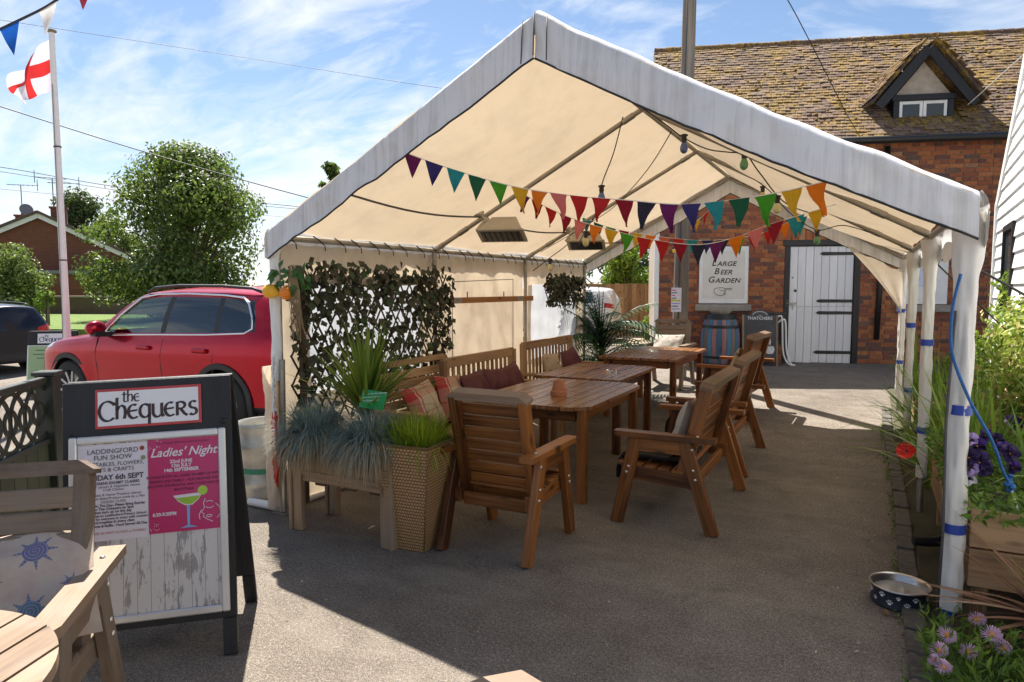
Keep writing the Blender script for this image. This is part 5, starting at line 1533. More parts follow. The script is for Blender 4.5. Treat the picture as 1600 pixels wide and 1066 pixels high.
# aluminium snap frame
fx0, fx1, fz0, fz1 = -Wd / 2 + .03, Wd / 2 - .025, .19, 1.00
fr_ = fpart('snap_frame', (fx0, -.030, fz0), (fx0 + .032, -.0125, fz1), M['alu'], ch=.006)
fpart('frame_side', (fx1 - .032, -.030, fz0), (fx1, -.0125, fz1), M['alu'], fr_, .006)
fpart('frame_side', (fx0 + .032, -.0298, fz0), (fx1 - .032, -.0125, fz0 + .032), M['alu'], fr_, .006)
fpart('frame_side', (fx0 + .032, -.0298, fz1 - .032), (fx1 - .032, -.0125, fz1), M['alu'], fr_, .006)
fpart('backing_print', (fx0 + .03, -.016, fz0 + .03), (fx1 - .03, -.0128, fz1 - .03), M['peeling'], ch=0)
p1 = fpart('poster', (fx0 + .035, -.0185, .545), (-.005, -.0165, .962), M['poster_white'], ch=0)
p2 = fpart('poster', (-.002, -.0195, .555), (fx1 - .034, -.0170, .966), M['poster_pink'], ch=0)
p1['label'] = 'white village fun show poster'; p2['label'] = 'magenta Ladies Night poster with cocktail glass'
def ft(x, z, y=-.0205): return FM @ face_mtx(x, y, z)
pc = (fx0 + .035 - .005) / 2
for i, (t_, s_, z_, bd) in enumerate((('LADDINGFORD', .030, .930, 0), ('FUN SHOW', .030, .903, 0), ('VEGETABLES, FLOWERS,', .024, .874, 0), ('ARTS & CRAFTS', .025, .850, 0), ('SUNDAY 6th SEPT', .032, .816, .0008), ('CHILDRENS EXHIBIT CLASSES', .0165, .792, .0004), ('Flower classes & Vegetable classes', .016, .777, 0), ('Craft Classes', .016, .763, 0), ('Best Bake & Home Produce classes', .016, .742, 0), ('Best Home Bake/Produce made by a Man', .0155, .727, 0), ('DESIGN CLASS', .016, .711, 0), ('Entries On The Day- Please Bring Entries', .0155, .696, .0004), ('To The Chequers by 3pm', .016, .682, .0004), ('Just turn up on the day', .016, .668, .0004), ('All proceeds to Laddingford Primary School', .0152, .653, .0003), ('Fun classes for everyone to enter with rosettes', .0147, .639, .0003), ('and trophies in every class', .016, .625, .0004), ('Refreshments & Raffle - Food Served All Day', .0152, .609, .0004))):
    put_text(p1, t_, s_, M['text_grey'], ft(pc, z_), shear=.18 if 6 <= i <= 9 else 0, bold=bd, sx=.98)
put_text(p1, 'FREE ENTER AS MANY CLASSES as POSSIBLE', .0135, plain('red_print', (.45, .12, .05), .6), ft(pc, .578), shear=.2)
for (x0, z0, c) in ((-.026, .935, (.30, .04, .03)), (-.022, .893, (.2, .25, .15))):
    k = MB(); k.lathe([(.001, 0), (.010, 0)], 9, ft(x0, z0).translation, ft(0, 0).to_3x3()); k.build('flower_print', plain('flower_print', c, .6), p1)
qx = (fx1 - .036) / 2
W_ = M['poster_white']
put_text(p2, 'THE CHEQUERS INN LADDINGFORD', .0135, plain('plum_print', (.13, .01, .05), .6), ft(qx, .948))
put_text(p2, "Ladies' Night", .054, W_, ft(qx, .905), shear=.35, bold=.0008, sx=.98)
for t_, z_ in (('22nd JUNE', .864), ('13th JULY', .845), ('14th SEPTEMBER', .826)): put_text(p2, t_, .0205, W_, ft(qx - .01, z_), bold=.0007)
for t_, z_ in (('A CHANCE FOR ALL LADIES TO MEET UP WITH', .799), ('FRIENDS AND FAMILY - ALSO BROWSE THE', .779), ('SALE FOR THIS MONTH, AND COCKTAILS OR', .759), ('MOCKTAILS!', .739)): put_text(p2, t_, .0155, plain('plum_print', (.13, .01, .05), .6), ft(qx, z_), bold=.0004, sx=.94)
put_text(p2, '6:30-9:30PM', .0215, W_, ft(.062, .635), bold=.0007, sx=.9)
def flat(name, pts, mat, parent, y=-.0207, mtx=None):
    k = MB(); f = (lambda p: (mtx or FM) @ Vector((p[0], y, p[1]))); k.poly([f(p) for p in pts]); return k.build(name, mat, parent)
gx, gz_ = .160, .655
flat('glass_bowl', [(gx - .062, gz_ + .058), (gx + .062, gz_ + .064), (gx + .045, gz_ + .035), (gx + .018, gz_ + .012), (gx - .012, gz_ + .012), (gx - .04, gz_ + .03)], M['poster_white'], p2)
flat('drink', [(gx - .052, gz_ + .046), (gx + .053, gz_ + .050), (gx + .038, gz_ + .032), (gx + .014, gz_ + .016), (gx - .010, gz_ + .016), (gx - .034, gz_ + .03)], plain('lime_green_print', (.28, .48, .03), .5), p2, -.0212)
BL = plain('pale_blue_print', (.20, .32, .58), .5)
flat('glass_stem', [(gx - .006, gz_ + .012), (gx + .008, gz_ + .012), (gx + .006, gz_ - .075), (gx + .04, gz_ - .086), (gx - .035, gz_ - .086), (gx - .004, gz_ - .075)], BL, p2)
k = MB(); k.lathe([(.001, 0), (.021, 0)], 14, ft(gx + .062, gz_ + .072, -.0214).translation, ft(0, 0).to_3x3()); k.build('lime_slice', plain('lime_slice', (.35, .55, .06), .5), p2)
k = MB()
for pts in ([(.232, .69), (.224, .67), (.228, .65), (.214, .63), (.226, .622), (.222, .61), (.236, .60), (.262, .585)], arc(.25, .672, .014, .006, 0, 180, 6), arc(.25, .655, .016, .008, 190, 350, 6), [(.275, .665), (.29, .65), (.295, .62), (.28, .60)], arc(.247, .612, .012, .005, 0, 360, 8), [(.215, .64), (.205, .62), (.208, .60)]):
    stroke(k, pts, .0028, FM @ face_mtx(0, -.0207, 0))
k.build('face_drawing', M['poster_white'], p2)
k = MB()
for i in range(26):
    x0, z0 = (R.uniform(.0, .06), R.uniform(.92, .965)) if i % 2 else (R.uniform(.0, .04), R.uniform(.56, .60))
    stroke(k, [(x0, z0), (x0 + .003, z0)], .003, FM @ face_mtx(0, -.0207, 0))
k.build('sparkle_dots', M['poster_white'], p2)
# heading plate
hp = fpart('heading_plate', (-.215, -.020, 1.03), (.225, -.0125, 1.205), M['sign_red'], ch=.002)
fpart('heading_face', (-.203, -.0225, 1.042), (.213, -.0200, 1.193), M['sign_white'], hp, 0)
mt_ = FM @ face_mtx(0, -.0236, 0)
hC = .062; wC = pen_width('Chequers', hC, .98)
pen(hp, 'Chequers', hC, .005 - wC / 2, 1.068, mt_, M['text_brown'], .20, .052, 18, .98)
pen(hp, 'the', .034, -.105, 1.144, mt_, M['text_brown'], .20, .05, 18, 1.0)
for x in (-.315, .315):
    k = MB(); k.lathe([(.001, .006), (.012, .004), (.015, 0)], 12, FM @ Vector((x, -.0125, 1.03 if x > 0 else 1.0)), FM.to_3x3() @ Matrix.Rotation(rad(90), 3, 'X')); k.build('screw_cap', M['black_metal'], ab, smooth=True)

# ---- far A-board with green poster
fa_ = far(T(82), 10.6)
ga = thing('pub_a_board', 'far black A-board with the Chequers heading and pale green poster', 'sign', (fa_.x, fa_.y, -dip(fa_.x)), YAW + rad(12))
F2 = Matrix.Translation((0, -.2, 0)) @ Matrix.Rotation(-rad(10), 4, 'X'); B2 = Matrix.Translation((0, .22, 0)) @ Matrix.Rotation(rad(10), 4, 'X')
fpart('front_leaf', (-.33, -.01, .0), (.33, .01, 1.02), M['black_wood'], ga, FMx=F2); fpart('rear_leaf', (-.33, -.01, .0), (.33, .01, 1.02), M['black_wood'], ga, FMx=B2)
fpart('frame', (-.335, -.02, .05), (.30, -.0105, .80), M['alu'], ga, FMx=F2)
gp = fpart('poster', (-.315, -.024, .07), (.28, -.0205, .785), plain('pale_green_poster', (.30, .44, .22), .5, 0, .1, 3), ga, ch=0, FMx=F2)
fpart('heading_plate', (-.20, -.014, .83), (.20, -.0105, .98), M['sign_white'], ga, FMx=F2)
NB = plain('navy_lettering', (.03, .05, .14), .5)
pen(ga, 'Chequers', .052, -.175, .858, F2 @ face_mtx(0, -.0155, 0), NB, .20, .05, 18, .95); pen(ga, 'the', .026, -.10, .925, F2 @ face_mtx(0, -.0155, 0), NB, .2, .05, 18, 1)
for i, (x0, w) in enumerate(((-.22, .14), (-.25, .2), (-.2, .1), (.0, .12), (-.02, .16), (.0, .14), (-.05, .2), (-.1, .25), (-.05, .2))):
    z_ = .72 - i * .06; stroke_mb = MB(); stroke(stroke_mb, [(x0, z_), (x0 + w, z_)], .014, F2 @ face_mtx(0, -.0255, 0)); stroke_mb.build('print_line', plain('green_print', (.07, .13, .08), .6), gp)
# ---- cut-metal gate panel on the left
gt0 = Vector((-5.12, 2.72, 0)); gt1 = Vector((-4.0, 1.35, 0))
gate = thing('lattice_gate', 'dark green gate panel with pierced circle lattice top', 'gate', gt0, math.atan2(gt1.y - gt0.y, gt1.x - gt0.x) + math.pi)
M['gate_green'] = plain('dark_green_paint', (.020, .026, .018), .45, 0, .2, 6)
M['gate_panel'] = wood('green_gate_boards', (.028, .034, .016), (.06, .07, .035), .6, knots=False)
k = MB(); k.box((-.0, -.06, 0), (.12, .06, .98), .006); k.box((-.015, -.075, .98), (.135, .075, 1.01), .006); k.build('gate_post', M['gate_green'], gate)
for i in range(9):
    k = MB(); k.box((-.005 - (i + 1) * .165, -.014, .05), (-.011 - i * .165, .014, .50), .004); k.build('gate_board', M['gate_panel'], gate)
k = MB(); k.bar((0, 0, .955), (-1.5, 0, .955), .05, .045); k.bar((0, 0, .52), (-1.5, 0, .52), .05, .04); k.bar((0, 0, .05), (-1.5, 0, .05), .05, .05); k.build('gate_rail', M['gate_green'], gate)
k = MB()
def ring(cx0, cz0, r, w_=.030):
    n = 28; o = len(k.v)
    for q in range(n + 1):
        a = 6.2832 * q / n
        for rr in (r - w_ / 2, r + w_ / 2):
            for yy in (-.006, .006): k.v.append((cx0 + rr * math.cos(a), yy, cz0 + rr * math.sin(a))); k.uv.append((0, 0))
    for q in range(n):
        b = o + q * 4
        for e in ((0, 1), (1, 3), (3, 2), (2, 0)): k.f.append((b + e[0], b + e[1], b + 4 + e[1], b + 4 + e[0]))
for i in range(8):
    ring(-.10 - i * .19, .735, .19); ring(-.10 - i * .19, .735, .075)
k.build('lattice_panel', M['gate_green'], gate)

# ---- flagpole and flag
fp = far(T(103), 9.7); fp.z = 0
flp = thing('flagpole', 'white flagpole behind the red car bonnet', 'flagpole', fp)
k = MB(); k.tube([(0, 0, 0), (0, 0, 2.5), (0, 0, 5.10)], [.052, .046, .036], 16); k.build('shaft', M['white_plastic'], flp, smooth=True, sharp=60)
k = MB(); k.lathe([(.036, 5.10), (.062, 5.115), (.062, 5.135), (.001, 5.15)], 14); k.build('finial', plain('brown_cap', (.20, .16, .11), .5), flp, smooth=True)
k = MB()
for z_ in (3.55, 1.98): k.tube([(0, 0, z_), (0, 0, z_ + .02)], .05, 14)
k.tube([(.03, -.045, 4.4), (.02, -.055, 2.0), (.0, -.06, .9)], .004, 5); k.build('collar', M['grey_cable'], flp)
fl = thing('england_flag', 'red cross on white flag drooping from the flagpole', 'flag', (fp.x, fp.y, 0), YAW)
m = NT('flag_cloth'); s_ = m.n('SeparateXYZ'); m.put(s_.inputs[0], m.co('UV'))
cu = m.math('LESS_THAN', m.math('ABSOLUTE', m.math('SUBTRACT', s_.outputs[0], .5)), .09); cv = m.math('LESS_THAN', m.math('ABSOLUTE', m.math('SUBTRACT', s_.outputs[1], .5)), .13)
cc = m.mix(m.math('MAXIMUM', cu, cv), (.74, .72, .80), (.60, .03, .03))
m.set(Base_Color=cc, Roughness=.7); tr = m.n('BsdfTranslucent'); m.put(tr.inputs[0], cc); ms = m.n('MixShader'); ms.inputs[0].default_value = .4
m.t.links.new(m.b.outputs[0], ms.inputs[1]); m.t.links.new(tr.outputs[0], ms.inputs[2]); m.t.links.new(ms.outputs[0], m.o.inputs[0])
k = MB()
def flagf(a, b):
    hz = 5.02 - .70 * (1 - b)
    x = -.03 - .62 * a * (.80 + .2 * math.sin(b * 3)); y = .09 * math.sin(a * 8 + b * 2.2) * a ** .5 + .05 * math.sin(a * 15 - b * 4) * a
    z = hz - (.52 * a ** 1.2) * (.35 + .65 * b) + .05 * math.sin(a * 7 + 1) * a * (1 - b) + .03 * math.sin(b * 9 + a * 6) * a
    return Vector((x, y, z))
k.grid(flagf, 44, 26); k.build('cloth', m.m, fl, smooth=True)

# ---- bunting
CC = {'purple': (.13, .012, .11), 'navy': (.035, .03, .16), 'teal': (.02, .25, .30), 'dgreen': (.012, .10, .055), 'green': (.06, .30, .02), 'yellow': (.62, .36, .02), 'orange': (.72, .19, .01), 'pink': (.62, .17, .17), 'dred': (.26, .008, .025), 'red': (.45, .02, .02), 'black': (.022, .022, .05), 'coral': (.55, .12, .09), 'blue': (.01, .09, .40), 'white': (.72, .71, .69), 'flagred': (.55, .05, .07)}
PM = {}
def felt(c):
    if c not in PM:
        m = NT(c + '_felt'); f = m.noise(m.co(), 40, 4, .6)
        col = m.mix(f, sc(CC[c], .82), sc(CC[c], 1.18)); m.set(Base_Color=col, Roughness=.95)
        tr = m.n('BsdfTranslucent'); m.put(tr.inputs[0], col); ms = m.n('MixShader'); ms.inputs[0].default_value = .3
        m.t.links.new(m.b.outputs[0], ms.inputs[1]); m.t.links.new(tr.outputs[0], ms.inputs[2]); m.t.links.new(ms.outputs[0], m.o.inputs[0]); PM[c] = m.m
    return PM[c]
def along(pts, s):
    """point at arc length s on a polyline, plus direction"""
    for a, b in zip(pts, pts[1:]):
        L_ = (b - a).length
        if s <= L_: return a.lerp(b, s / L_), (b - a).normalized()
        s -= L_
    return pts[-1], (pts[-1] - pts[-2]).normalized()
def smooth_pts(pts, n=10):
    pts = [Vector(p) for p in pts]; out = []
    for i in range(len(pts) - 1):
        p0, p1, p2, p3 = pts[max(i - 1, 0)], pts[i], pts[i + 1], pts[min(i + 2, len(pts) - 1)]
        for j in range(n):
            t = j / n
            out.append(.5 * ((2 * p1) + (p2 - p0) * t + (2 * p0 - 5 * p1 + 4 * p2 - p3) * t * t + (3 * p1 - p0 - 3 * p2 + p3) * t ** 3))
    return out + [pts[-1]]
def bunting(name, label, pts, cols, w, h, gap, start=.03, cord=.003, mat=None, wind=.0, group=None):
    t = thing(name, label, 'bunting', (0, 0, 0), 0, group); P = smooth_pts(pts)
    k = MB(); k.tube(P, cord, 5); k.build('cord', mat or M['white_plastic'], t, smooth=True)
    tot = sum((b - a).length for a, b in zip(P, P[1:])); s = start; i = 0
    while s + w < tot:
        a, _ = along(P, s); b, _ = along(P, s + w); ax = (b - a)
        tw = R.uniform(-.36, .36); dn = (Vector((0, 0, -1)) + ax.normalized() * R.uniform(-.12, .12)) * R.uniform(.92, 1.06); side = Vector((ax.y, -ax.x, 0)).normalized()
        k = MB()
        def fn(u, v):
            # triangle: width shrinks with v
            p = a + ax * (.5 + (u - .5) * (1 - v)); 
            return p + dn * (h * v) + side * (h * (tw * v + wind * v * v) + .020 * math.sin(u * 5 + i * 1.7) * v + .012 * math.sin(v * 6 + i))
        k.grid(fn, 4, 6); o = k.build('pennant', felt(cols[i % len(cols)]), t, smooth=True)
        s += w + gap; i += 1
    return t
bunting('bunting', 'front string of rainbow felt pennants across the tent mouth', [(-2.66, 3.58, 2.47), (-2.42, 3.75, 2.37), (-2.07, 4.0, 2.26), (-1.66, 4.0, 2.175), (-1.3, 4.0, 2.125), (-.95, 3.95, 2.075), (-.62, 3.85, 2.075), (-.38, 3.75, 2.09), (-.16, 3.60, 2.11)], ['purple', 'navy', 'teal', 'dgreen', 'green', 'yellow', 'orange', 'pink', 'red', 'red', 'dred', 'black', 'purple', 'navy', 'teal', 'dgreen', 'green', 'yellow', 'orange'], .122, .16, .0215)
bunting('bunting', 'middle string of felt pennants hung between the second rafters', [(-2.80, 5.50, 2.47), (-2.5, 5.5, 2.30), (-2.2, 5.5, 2.17), (-1.9, 5.5, 2.08), (-1.61, 5.5, 2.0), (-1.2, 5.5, 1.94), (-.9, 5.5, 1.99), (-.68, 5.5, 2.07), (-.22, 5.5, 2.20)], ['purple', 'dred', 'red', 'dred', 'pink', 'orange', 'yellow', 'green', 'red', 'red', 'dred', 'black', 'purple', 'orange', 'pink', 'dred', 'teal', 'yellow', 'green'], .125, .16, .022)
bunting('bunting', 'rearmost string of felt pennants above the far table', [(-2.95, 7.4, 2.42), (-2.6, 7.4, 2.28), (-2.1, 7.4, 2.17), (-1.55, 7.4, 2.10), (-1.03, 7.4, 2.14), (-.67, 7.4, 2.27), (-.4, 7.4, 2.35)], ['teal', 'dgreen', 'green', 'dred', 'yellow', 'orange', 'coral', 'red', 'teal', 'navy', 'black', 'green', 'dred', 'red', 'orange', 'teal', 'navy'], .125, .16, .03)
bunting('bunting', 'short string of red and yellow pennants climbing to the back ridge', [(-2.02, 8.9, 2.42), (-1.85, 9.0, 2.56), (-1.70, 9.1, 2.80)], ['yellow', 'red', 'red'], .11, .14, .03)
def at(u, v, d):
    """a point d metres ahead at the given sideways/upward tangents of the level line of sight"""
    p = Fh * d + Rh * (T(u) * d); return Vector((p.x, p.y, EYE + (450 - v) / FPX * d))
bt4 = bunting('bunting', 'blue red and white pennants on a cable at the top left', [at(-120, 128, 6.2), at(-40, 92, 6.2), at(20, 62, 6.3), at(90, 30, 6.5), at(150, -2, 6.6), at(320, -72, 6.9)], ['white', 'flagred', 'blue'], .19, .30, .19, .14, .012, M['cable'], .35)
# ---- festoon lights
M['bulb_blue'] = NT('blue_bulb').set(Base_Color=(.10, .14, .34), Roughness=.15).m; M['bulb_green'] = NT('green_bulb').set(Base_Color=(.12, .30, .14), Roughness=.15).m; M['bulb_yellow'] = NT('yellow_bulb').set(Base_Color=(.62, .55, .25), Roughness=.15).m
def festoon(label, pts, bulbs, r=.005):
    t = thing('festoon_lights', label, 'string lights', (0, 0, 0)); P = smooth_pts(pts, 8)
    k = MB(); k.tube(P, r, 6); k.build('cable', M['cable'], t, smooth=True)
    for (p, c) in bulbs:
        p = Vector(p)
        k = MB(); k.lathe([(.001, .012), (.016, .01), (.019, -.004), (.021, -.03), (.018, -.055), (.001, -.055)], 12, p); k.box(p + Vector((-.028, -.008, -.008)), p + Vector((.028, .008, .008)), .003); so = k.build('socket', M['black_plastic'], t, smooth=True, sharp=40)
        k = MB(); k.lathe([(.015, -.05), (.026, -.075), (.032, -.098), (.027, -.122), (.012, -.136), (.001, -.138)], 14, p); k.build('bulb', M['bulb_' + c], so, smooth=True)
    return t
festoon('black festoon cable with blue bulb hanging left of centre', [(-1.80, 5.43, 2.98), (-1.88, 5.44, 2.7), (-1.98, 5.45, 2.46), (-2.1, 5.7, 2.3), (-2.45, 6.3, 2.16), (-2.74, 6.9, 2.12), (-2.92, 7.3, 2.08)], [((-1.98, 5.44, 2.44), 'blue'), ((-2.45, 6.3, 2.14), 'yellow')])
festoon('festoon cable with blue and green bulbs under the right slope', [(-1.55, 5.0, 2.95), (-1.40, 5.3, 2.84), (-1.30, 5.42, 2.76), (-1.12, 5.42, 2.66), (-.95, 5.42, 2.62), (-.84, 5.43, 2.60), (-.76, 5.6, 2.48), (-.60, 6.0, 2.28), (-.35, 6.6, 2.22)], [((-1.30, 5.42, 2.78), 'blue'), ((-.85, 5.43, 2.62), 'green'), ((-.66, 5.9, 2.33), 'yellow')])
festoon('festoon cable with small green bulbs along the back right', [(-1.3, 7.2, 2.86), (-.95, 7.4, 2.62), (-.7, 7.4, 2.34), (-.45, 7.4, 2.17), (-.2, 7.4, 2.2), (.2, 7.4, 2.04)], [((-.97, 7.4, 2.62), 'yellow'), ((-.45, 7.4, 2.16), 'green')])
festoon('festoon cable with yellow and blue bulbs near the left wall', [(-2.60, 7.38, 2.56), (-2.72, 7.36, 2.42), (-3.05, 7.34, 2.12), (-3.28, 7.3, 1.95), (-3.5, 7.3, 1.80)], [((-2.82, 7.35, 2.22), 'blue'), ((-3.28, 7.3, 1.93), 'yellow')])
wr = thing('festoon_lights', 'bare festoon cable swagged from ridge to left eave', 'string lights', (0, 0, 0)); k = MB(); k.tube(smooth_pts([(-1.40, 5.42, 2.82), (-1.7, 5.9, 2.66), (-2.1, 6.5, 2.52), (-2.6, 7.2, 2.40), (-3.4, 7.3, 2.02)], 8), .004, 6); k.build('cable', M['cable'], wr, smooth=True)
# ---- halogen heaters on the left rafters
def heater(loc, label, flip=1):
    t = thing('patio_heater', label, 'heater', loc, rad(14)); t.rotation_euler = (rad(-24), 0, rad(14))
    k = MB(); o = len(k.v)
    lo = [(-.20, -.10), (.20, -.10), (.20, .10), (-.20, .10)]; hi = [(-.10, -.03), (.12, -.03), (.12, .07), (-.10, .07)]
    k.add([(x, y, -.06) for x, y in lo] + [(x, y, .10) for x, y in hi], [(4, 5, 6, 7), (0, 1, 5, 4), (1, 2, 6, 5), (2, 3, 7, 6), (3, 0, 4, 7)]); k.box((-.215, -.115, -.078), (.215, .115, -.06), .004)
    k.build('housing', plain('heater_cream', (.42, .37, .29), .5, 0, .1, 8), t)
    k = MB(); k.box((-.18, -.085, -.084), (.18, .085, -.079), .002)
    for i in range(7): k.tube([(-.15 + i * .05, -.085, -.088), (-.15 + i * .05, .085, -.088)], .003, 5)
    k.build('grille', M['black_metal'], t)
    k = MB(); k.bar((-.15, 0, .12), (-.24, 0, -.02), .02, .03); k.bar((-.10, 0, .05), (-.24, 0, .16), .025, .03); k.box((-.28, -.03, .13), (-.20, .03, .20), .006); k.build('bracket', plain('bracket_cream', (.40, .36, .29), .5), t)
heater((-2.91, 5.44, 2.13), 'cream halogen heater clamped to the nearer left rafter'); heater((-2.86, 7.38, 2.15), 'cream halogen heater clamped to the farther left rafter')

# ---- overhead wires
def wire(label, pts, r=.010, mat=None):
    k = MB(); k.tube(smooth_pts(pts, 10), r, 5); k.build('overhead_wire', mat or M['cable'], None, True, None, label=label, cat='wire')
wire('black overhead cable crossing behind the flagpole', [at(-150, 122, 14), at(0, 168, 15), at(240, 243, 16.5), at(480, 310, 18), at(700, 365, 20)], .013)
wire('thin cable high across the sky above the flag', [at(-200, 10, 20), at(0, 42, 20), at(340, 93, 21), at(680, 145, 22), at(900, 172, 23)], .007, M['grey_cable'])
wire('upper of two distant grey cables behind the big tree', [at(-150, 250, 40), at(0, 263, 38), at(200, 296, 37), at(440, 322, 36), at(650, 338, 36)], .022, M['grey_cable'])
wire('lower of two distant grey cables behind the big tree', [at(-150, 256, 42), at(0, 270, 40), at(200, 301, 39), at(440, 326, 38), at(650, 342, 38)], .018, M['grey_cable'])
wire('faint lowest cable near the bungalow chimneys', [at(-150, 282, 44), at(0, 297, 42), at(220, 318, 42), at(450, 341, 42), at(650, 355, 42)], .012, M['grey_cable'])
wire('short cable in the top left corner above the pennants', [at(-120, 40, 7), at(0, 18, 7), at(112, 0, 7), at(260, -30, 7)], .006)
wire('dark cable dropping from the sky onto the mossy roof', [at(1120, -120, 10.4), at(1205, 0, 10.6), at(1250, 75, 11.2), at(1300, 165, 12.2), at(1322, 205, 12.6)], .008)
wire('pale cable running up from the dormer to the right', [at(1495, 172, 12.0), at(1530, 140, 11.4), at(1600, 76, 10.6), at(1720, -30, 9.8)], .010, M['white_plastic'])
# ---- guy ropes on the right side
def rope(label, pts, r, mat, knot=False):
    k = MB(); k.tube(smooth_pts(pts, 8), r, 6); t = k.build('guy_rope', mat, None, True, None, label=label, cat='rope')
M['rope_blue'] = plain('blue_rope', (.012, .10, .30), .7, 0, .3, 60)
rope('blue rope tied round the front right tent post', [(.36, 3.53, 1.66), (.335, 3.52, 1.50), (.34, 3.5, 1.32), (.41, 3.48, 1.12), (.50, 3.52, .95), (.56, 3.6, .80), (.60, 3.65, .72)], .0065, M['rope_blue'])
k = MB()
for i in range(5):
    k.tube([(.585 + .012 * math.sin(i * 2.1), 3.64 + .012 * math.cos(i * 1.7), .70 + i * .016), (.605 + .01 * math.cos(i), 3.655, .712 + i * .016)], .011, 7)
k.build('rope_knot', M['rope_blue'], None, True, None, label='lumpy knot at the lower end of the blue rope', cat='knot')
rope('pale string loop below the blue rope', [(.60, 3.65, .72), (.62, 3.62, .64), (.635, 3.6, .58), (.66, 3.6, .62)], .004, plain('pale_string', (.6, .66, .66), .7))
rope('dark guy line from the front tent post to the pub', [(.40, 3.6, 1.70), (.75, 3.9, 1.50), (1.3, 4.6, 1.18)], .006, M['cable'])
rope('dark guy line from the second tent post', [(.40, 5.6, 1.80), (.62, 5.8, 1.58), (.9, 6.0, 1.3)], .006, M['cable'])
# ============================================================ barrel, chalkboard, planters, plants, small things
def on_wall(s, out=0.0, z=None):
    p = bld.location + Matrix.Rotation(BD, 3, 'Z') @ Vector((s, -out, 0)); return Vector((p.x, p.y, gz(p.y) if z is None else z))
bp = on_wall(-1.74, .50); bar_ = thing('painted_barrel', 'oak barrel painted with blue and pink stripes below the sign', 'barrel', bp)
M['st_blue'] = wood('blue_painted_stave', (.03, .10, .18), (.06, .20, .32), .6); M['st_pink'] = wood('pink_painted_stave', (.20, .09, .10), (.34, .19, .20), .6); M['st_bare'] = wood('bare_stave', (.09, .06, .05), (.20, .15, .13), .65)
ns = 24; Hb = .92
def br(z): return .245 + .085 * math.sin(math.pi * min(max(z / Hb, 0), 1))
for i in range(ns):
    a0, a1 = 6.2832 * i / ns + .008, 6.2832 * (i + 1) / ns - .008
    k = MB(); k.grid(lambda u, v: Vector((br(v * Hb) * math.cos(a0 + (a1 - a0) * u), br(v * Hb) * math.sin(a0 + (a1 - a0) * u), v * Hb)), 2, 12, uvf=lambda u, v: (v * Hb + i, u * .07 + i)); k.build('stave', (M['st_blue'], M['st_pink'], M['st_blue'], M['st_bare'], M['st_blue'], M['st_pink'])[i % 6], bar_, smooth=True)
for z0, z1 in ((.0, .07), (.16, .20), (.68, .73), (.83, .925)):
    k = MB(); k.lathe([(br(z0) + .004, z0), (br((z0 + z1) / 2) + .006, (z0 + z1) / 2), (br(z1) + .004, z1)], 32); k.build('hoop', M['black_metal'], bar_, smooth=True)
k = MB(); k.lathe([(.001, .885), (.245, .885)], 32); k.build('barrel_head', M['st_bare'], bar_)
tray = thing('stone_basin', 'round pale stone dish standing on the painted barrel', 'dish', (bp.x, bp.y, bp.z + .92)); k = MB(); k.lathe([(.001, 0), (.15, 0), (.19, .05), (.20, .075), (.18, .075), (.15, .03), (.001, .03)], 24); k.build('bowl', M['stone'], tray, smooth=True, sharp=40)
# chalkboard A-sign
cb_ = on_wall(-1.05, .42); cbd = thing('chalkboard_a_sign', 'dark chalkboard pavement sign headed THATCHERS with an apple drawing', 'sign', cb_, BD)
C1 = Matrix.Rotation(-rad(8), 4, 'X'); 
M['chalk'] = plain('chalkboard_grey', (.045, .048, .055), .55, 0, .25, 4); M['chalk_white'] = plain('chalk_white_print', (.62, .62, .63), .7)
k = MB(); pts = [(-.27, .14), (.27, .14), (.27, .90)] + [(.16 - .0, .90)] + arc(0, .90, .15, .085, 0, 180, 10)[1:-1] + [(-.16, .90), (-.27, .90)]
k.prism(pts, .02, C1 @ Matrix(((1, 0, 0, 0), (0, 0, 1, -.01), (0, 1, 0, 0), (0, 0, 0, 1)))); k.build('board', M['chalk'], cbd)
for x in (-.285, .285):
    k = MB(); leaf_box(k, (x - .018, -.018, 0), (x + .018, .018, .90), C1, .003); k.build('frame_leg', M['arm_wood'], cbd)
    k = MB(); leaf_box(k, (x - .018, -.018, 0), (x + .018, .018, .90), Matrix.Translation((0, .26, 0)) @ Matrix.Rotation(rad(8), 4, 'X'), .003); k.build('rear_leg', M['old_wood'], cbd)
k = MB(); leaf_box(k, (-.265, -.012, .06), (.265, .012, .135), C1, .003); k.build('bottom_rail', M['black_wood'], cbd)
cm = lambda x, z: C1 @ face_mtx(x, -.0125, z)
put_text(cbd, 'THATCHERS', .075, M['chalk_white'], cm(0, .835), bold=.002, sx=1.0); put_text(cbd, '1904', .030, M['chalk_white'], cm(0, .885))
k = MB(); stroke(k, arc(0, .88, .125, .075, 12, 168, 14), .012, C1 @ face_mtx(0, -.0125, 0)); stroke(k, [(.17, .36), (.165, .40), (.155, .43)], .008, C1 @ face_mtx(0, -.0125, 0)); k.build('badge_arc', M['chalk_white'], cbd)
k = MB(); mm_ = C1 @ face_mtx(.165, -.0125, .285)
k.poly([mm_ @ Vector((x, y, 0)) for x, y in [(0, .055), (.035, .07), (.07, .05), (.078, 0), (.06, -.055), (.025, -.075), (0, -.068), (-.025, -.075), (-.06, -.055), (-.078, 0), (-.07, .05), (-.035, .07)]]); k.poly([mm_ @ Vector((x, y, 0)) for x, y in [(-.01, .085), (.02, .12), (.015, .18), (-.02, .21), (-.035, .16)]])
k.build('apple_drawing', M['chalk_white'], cbd)
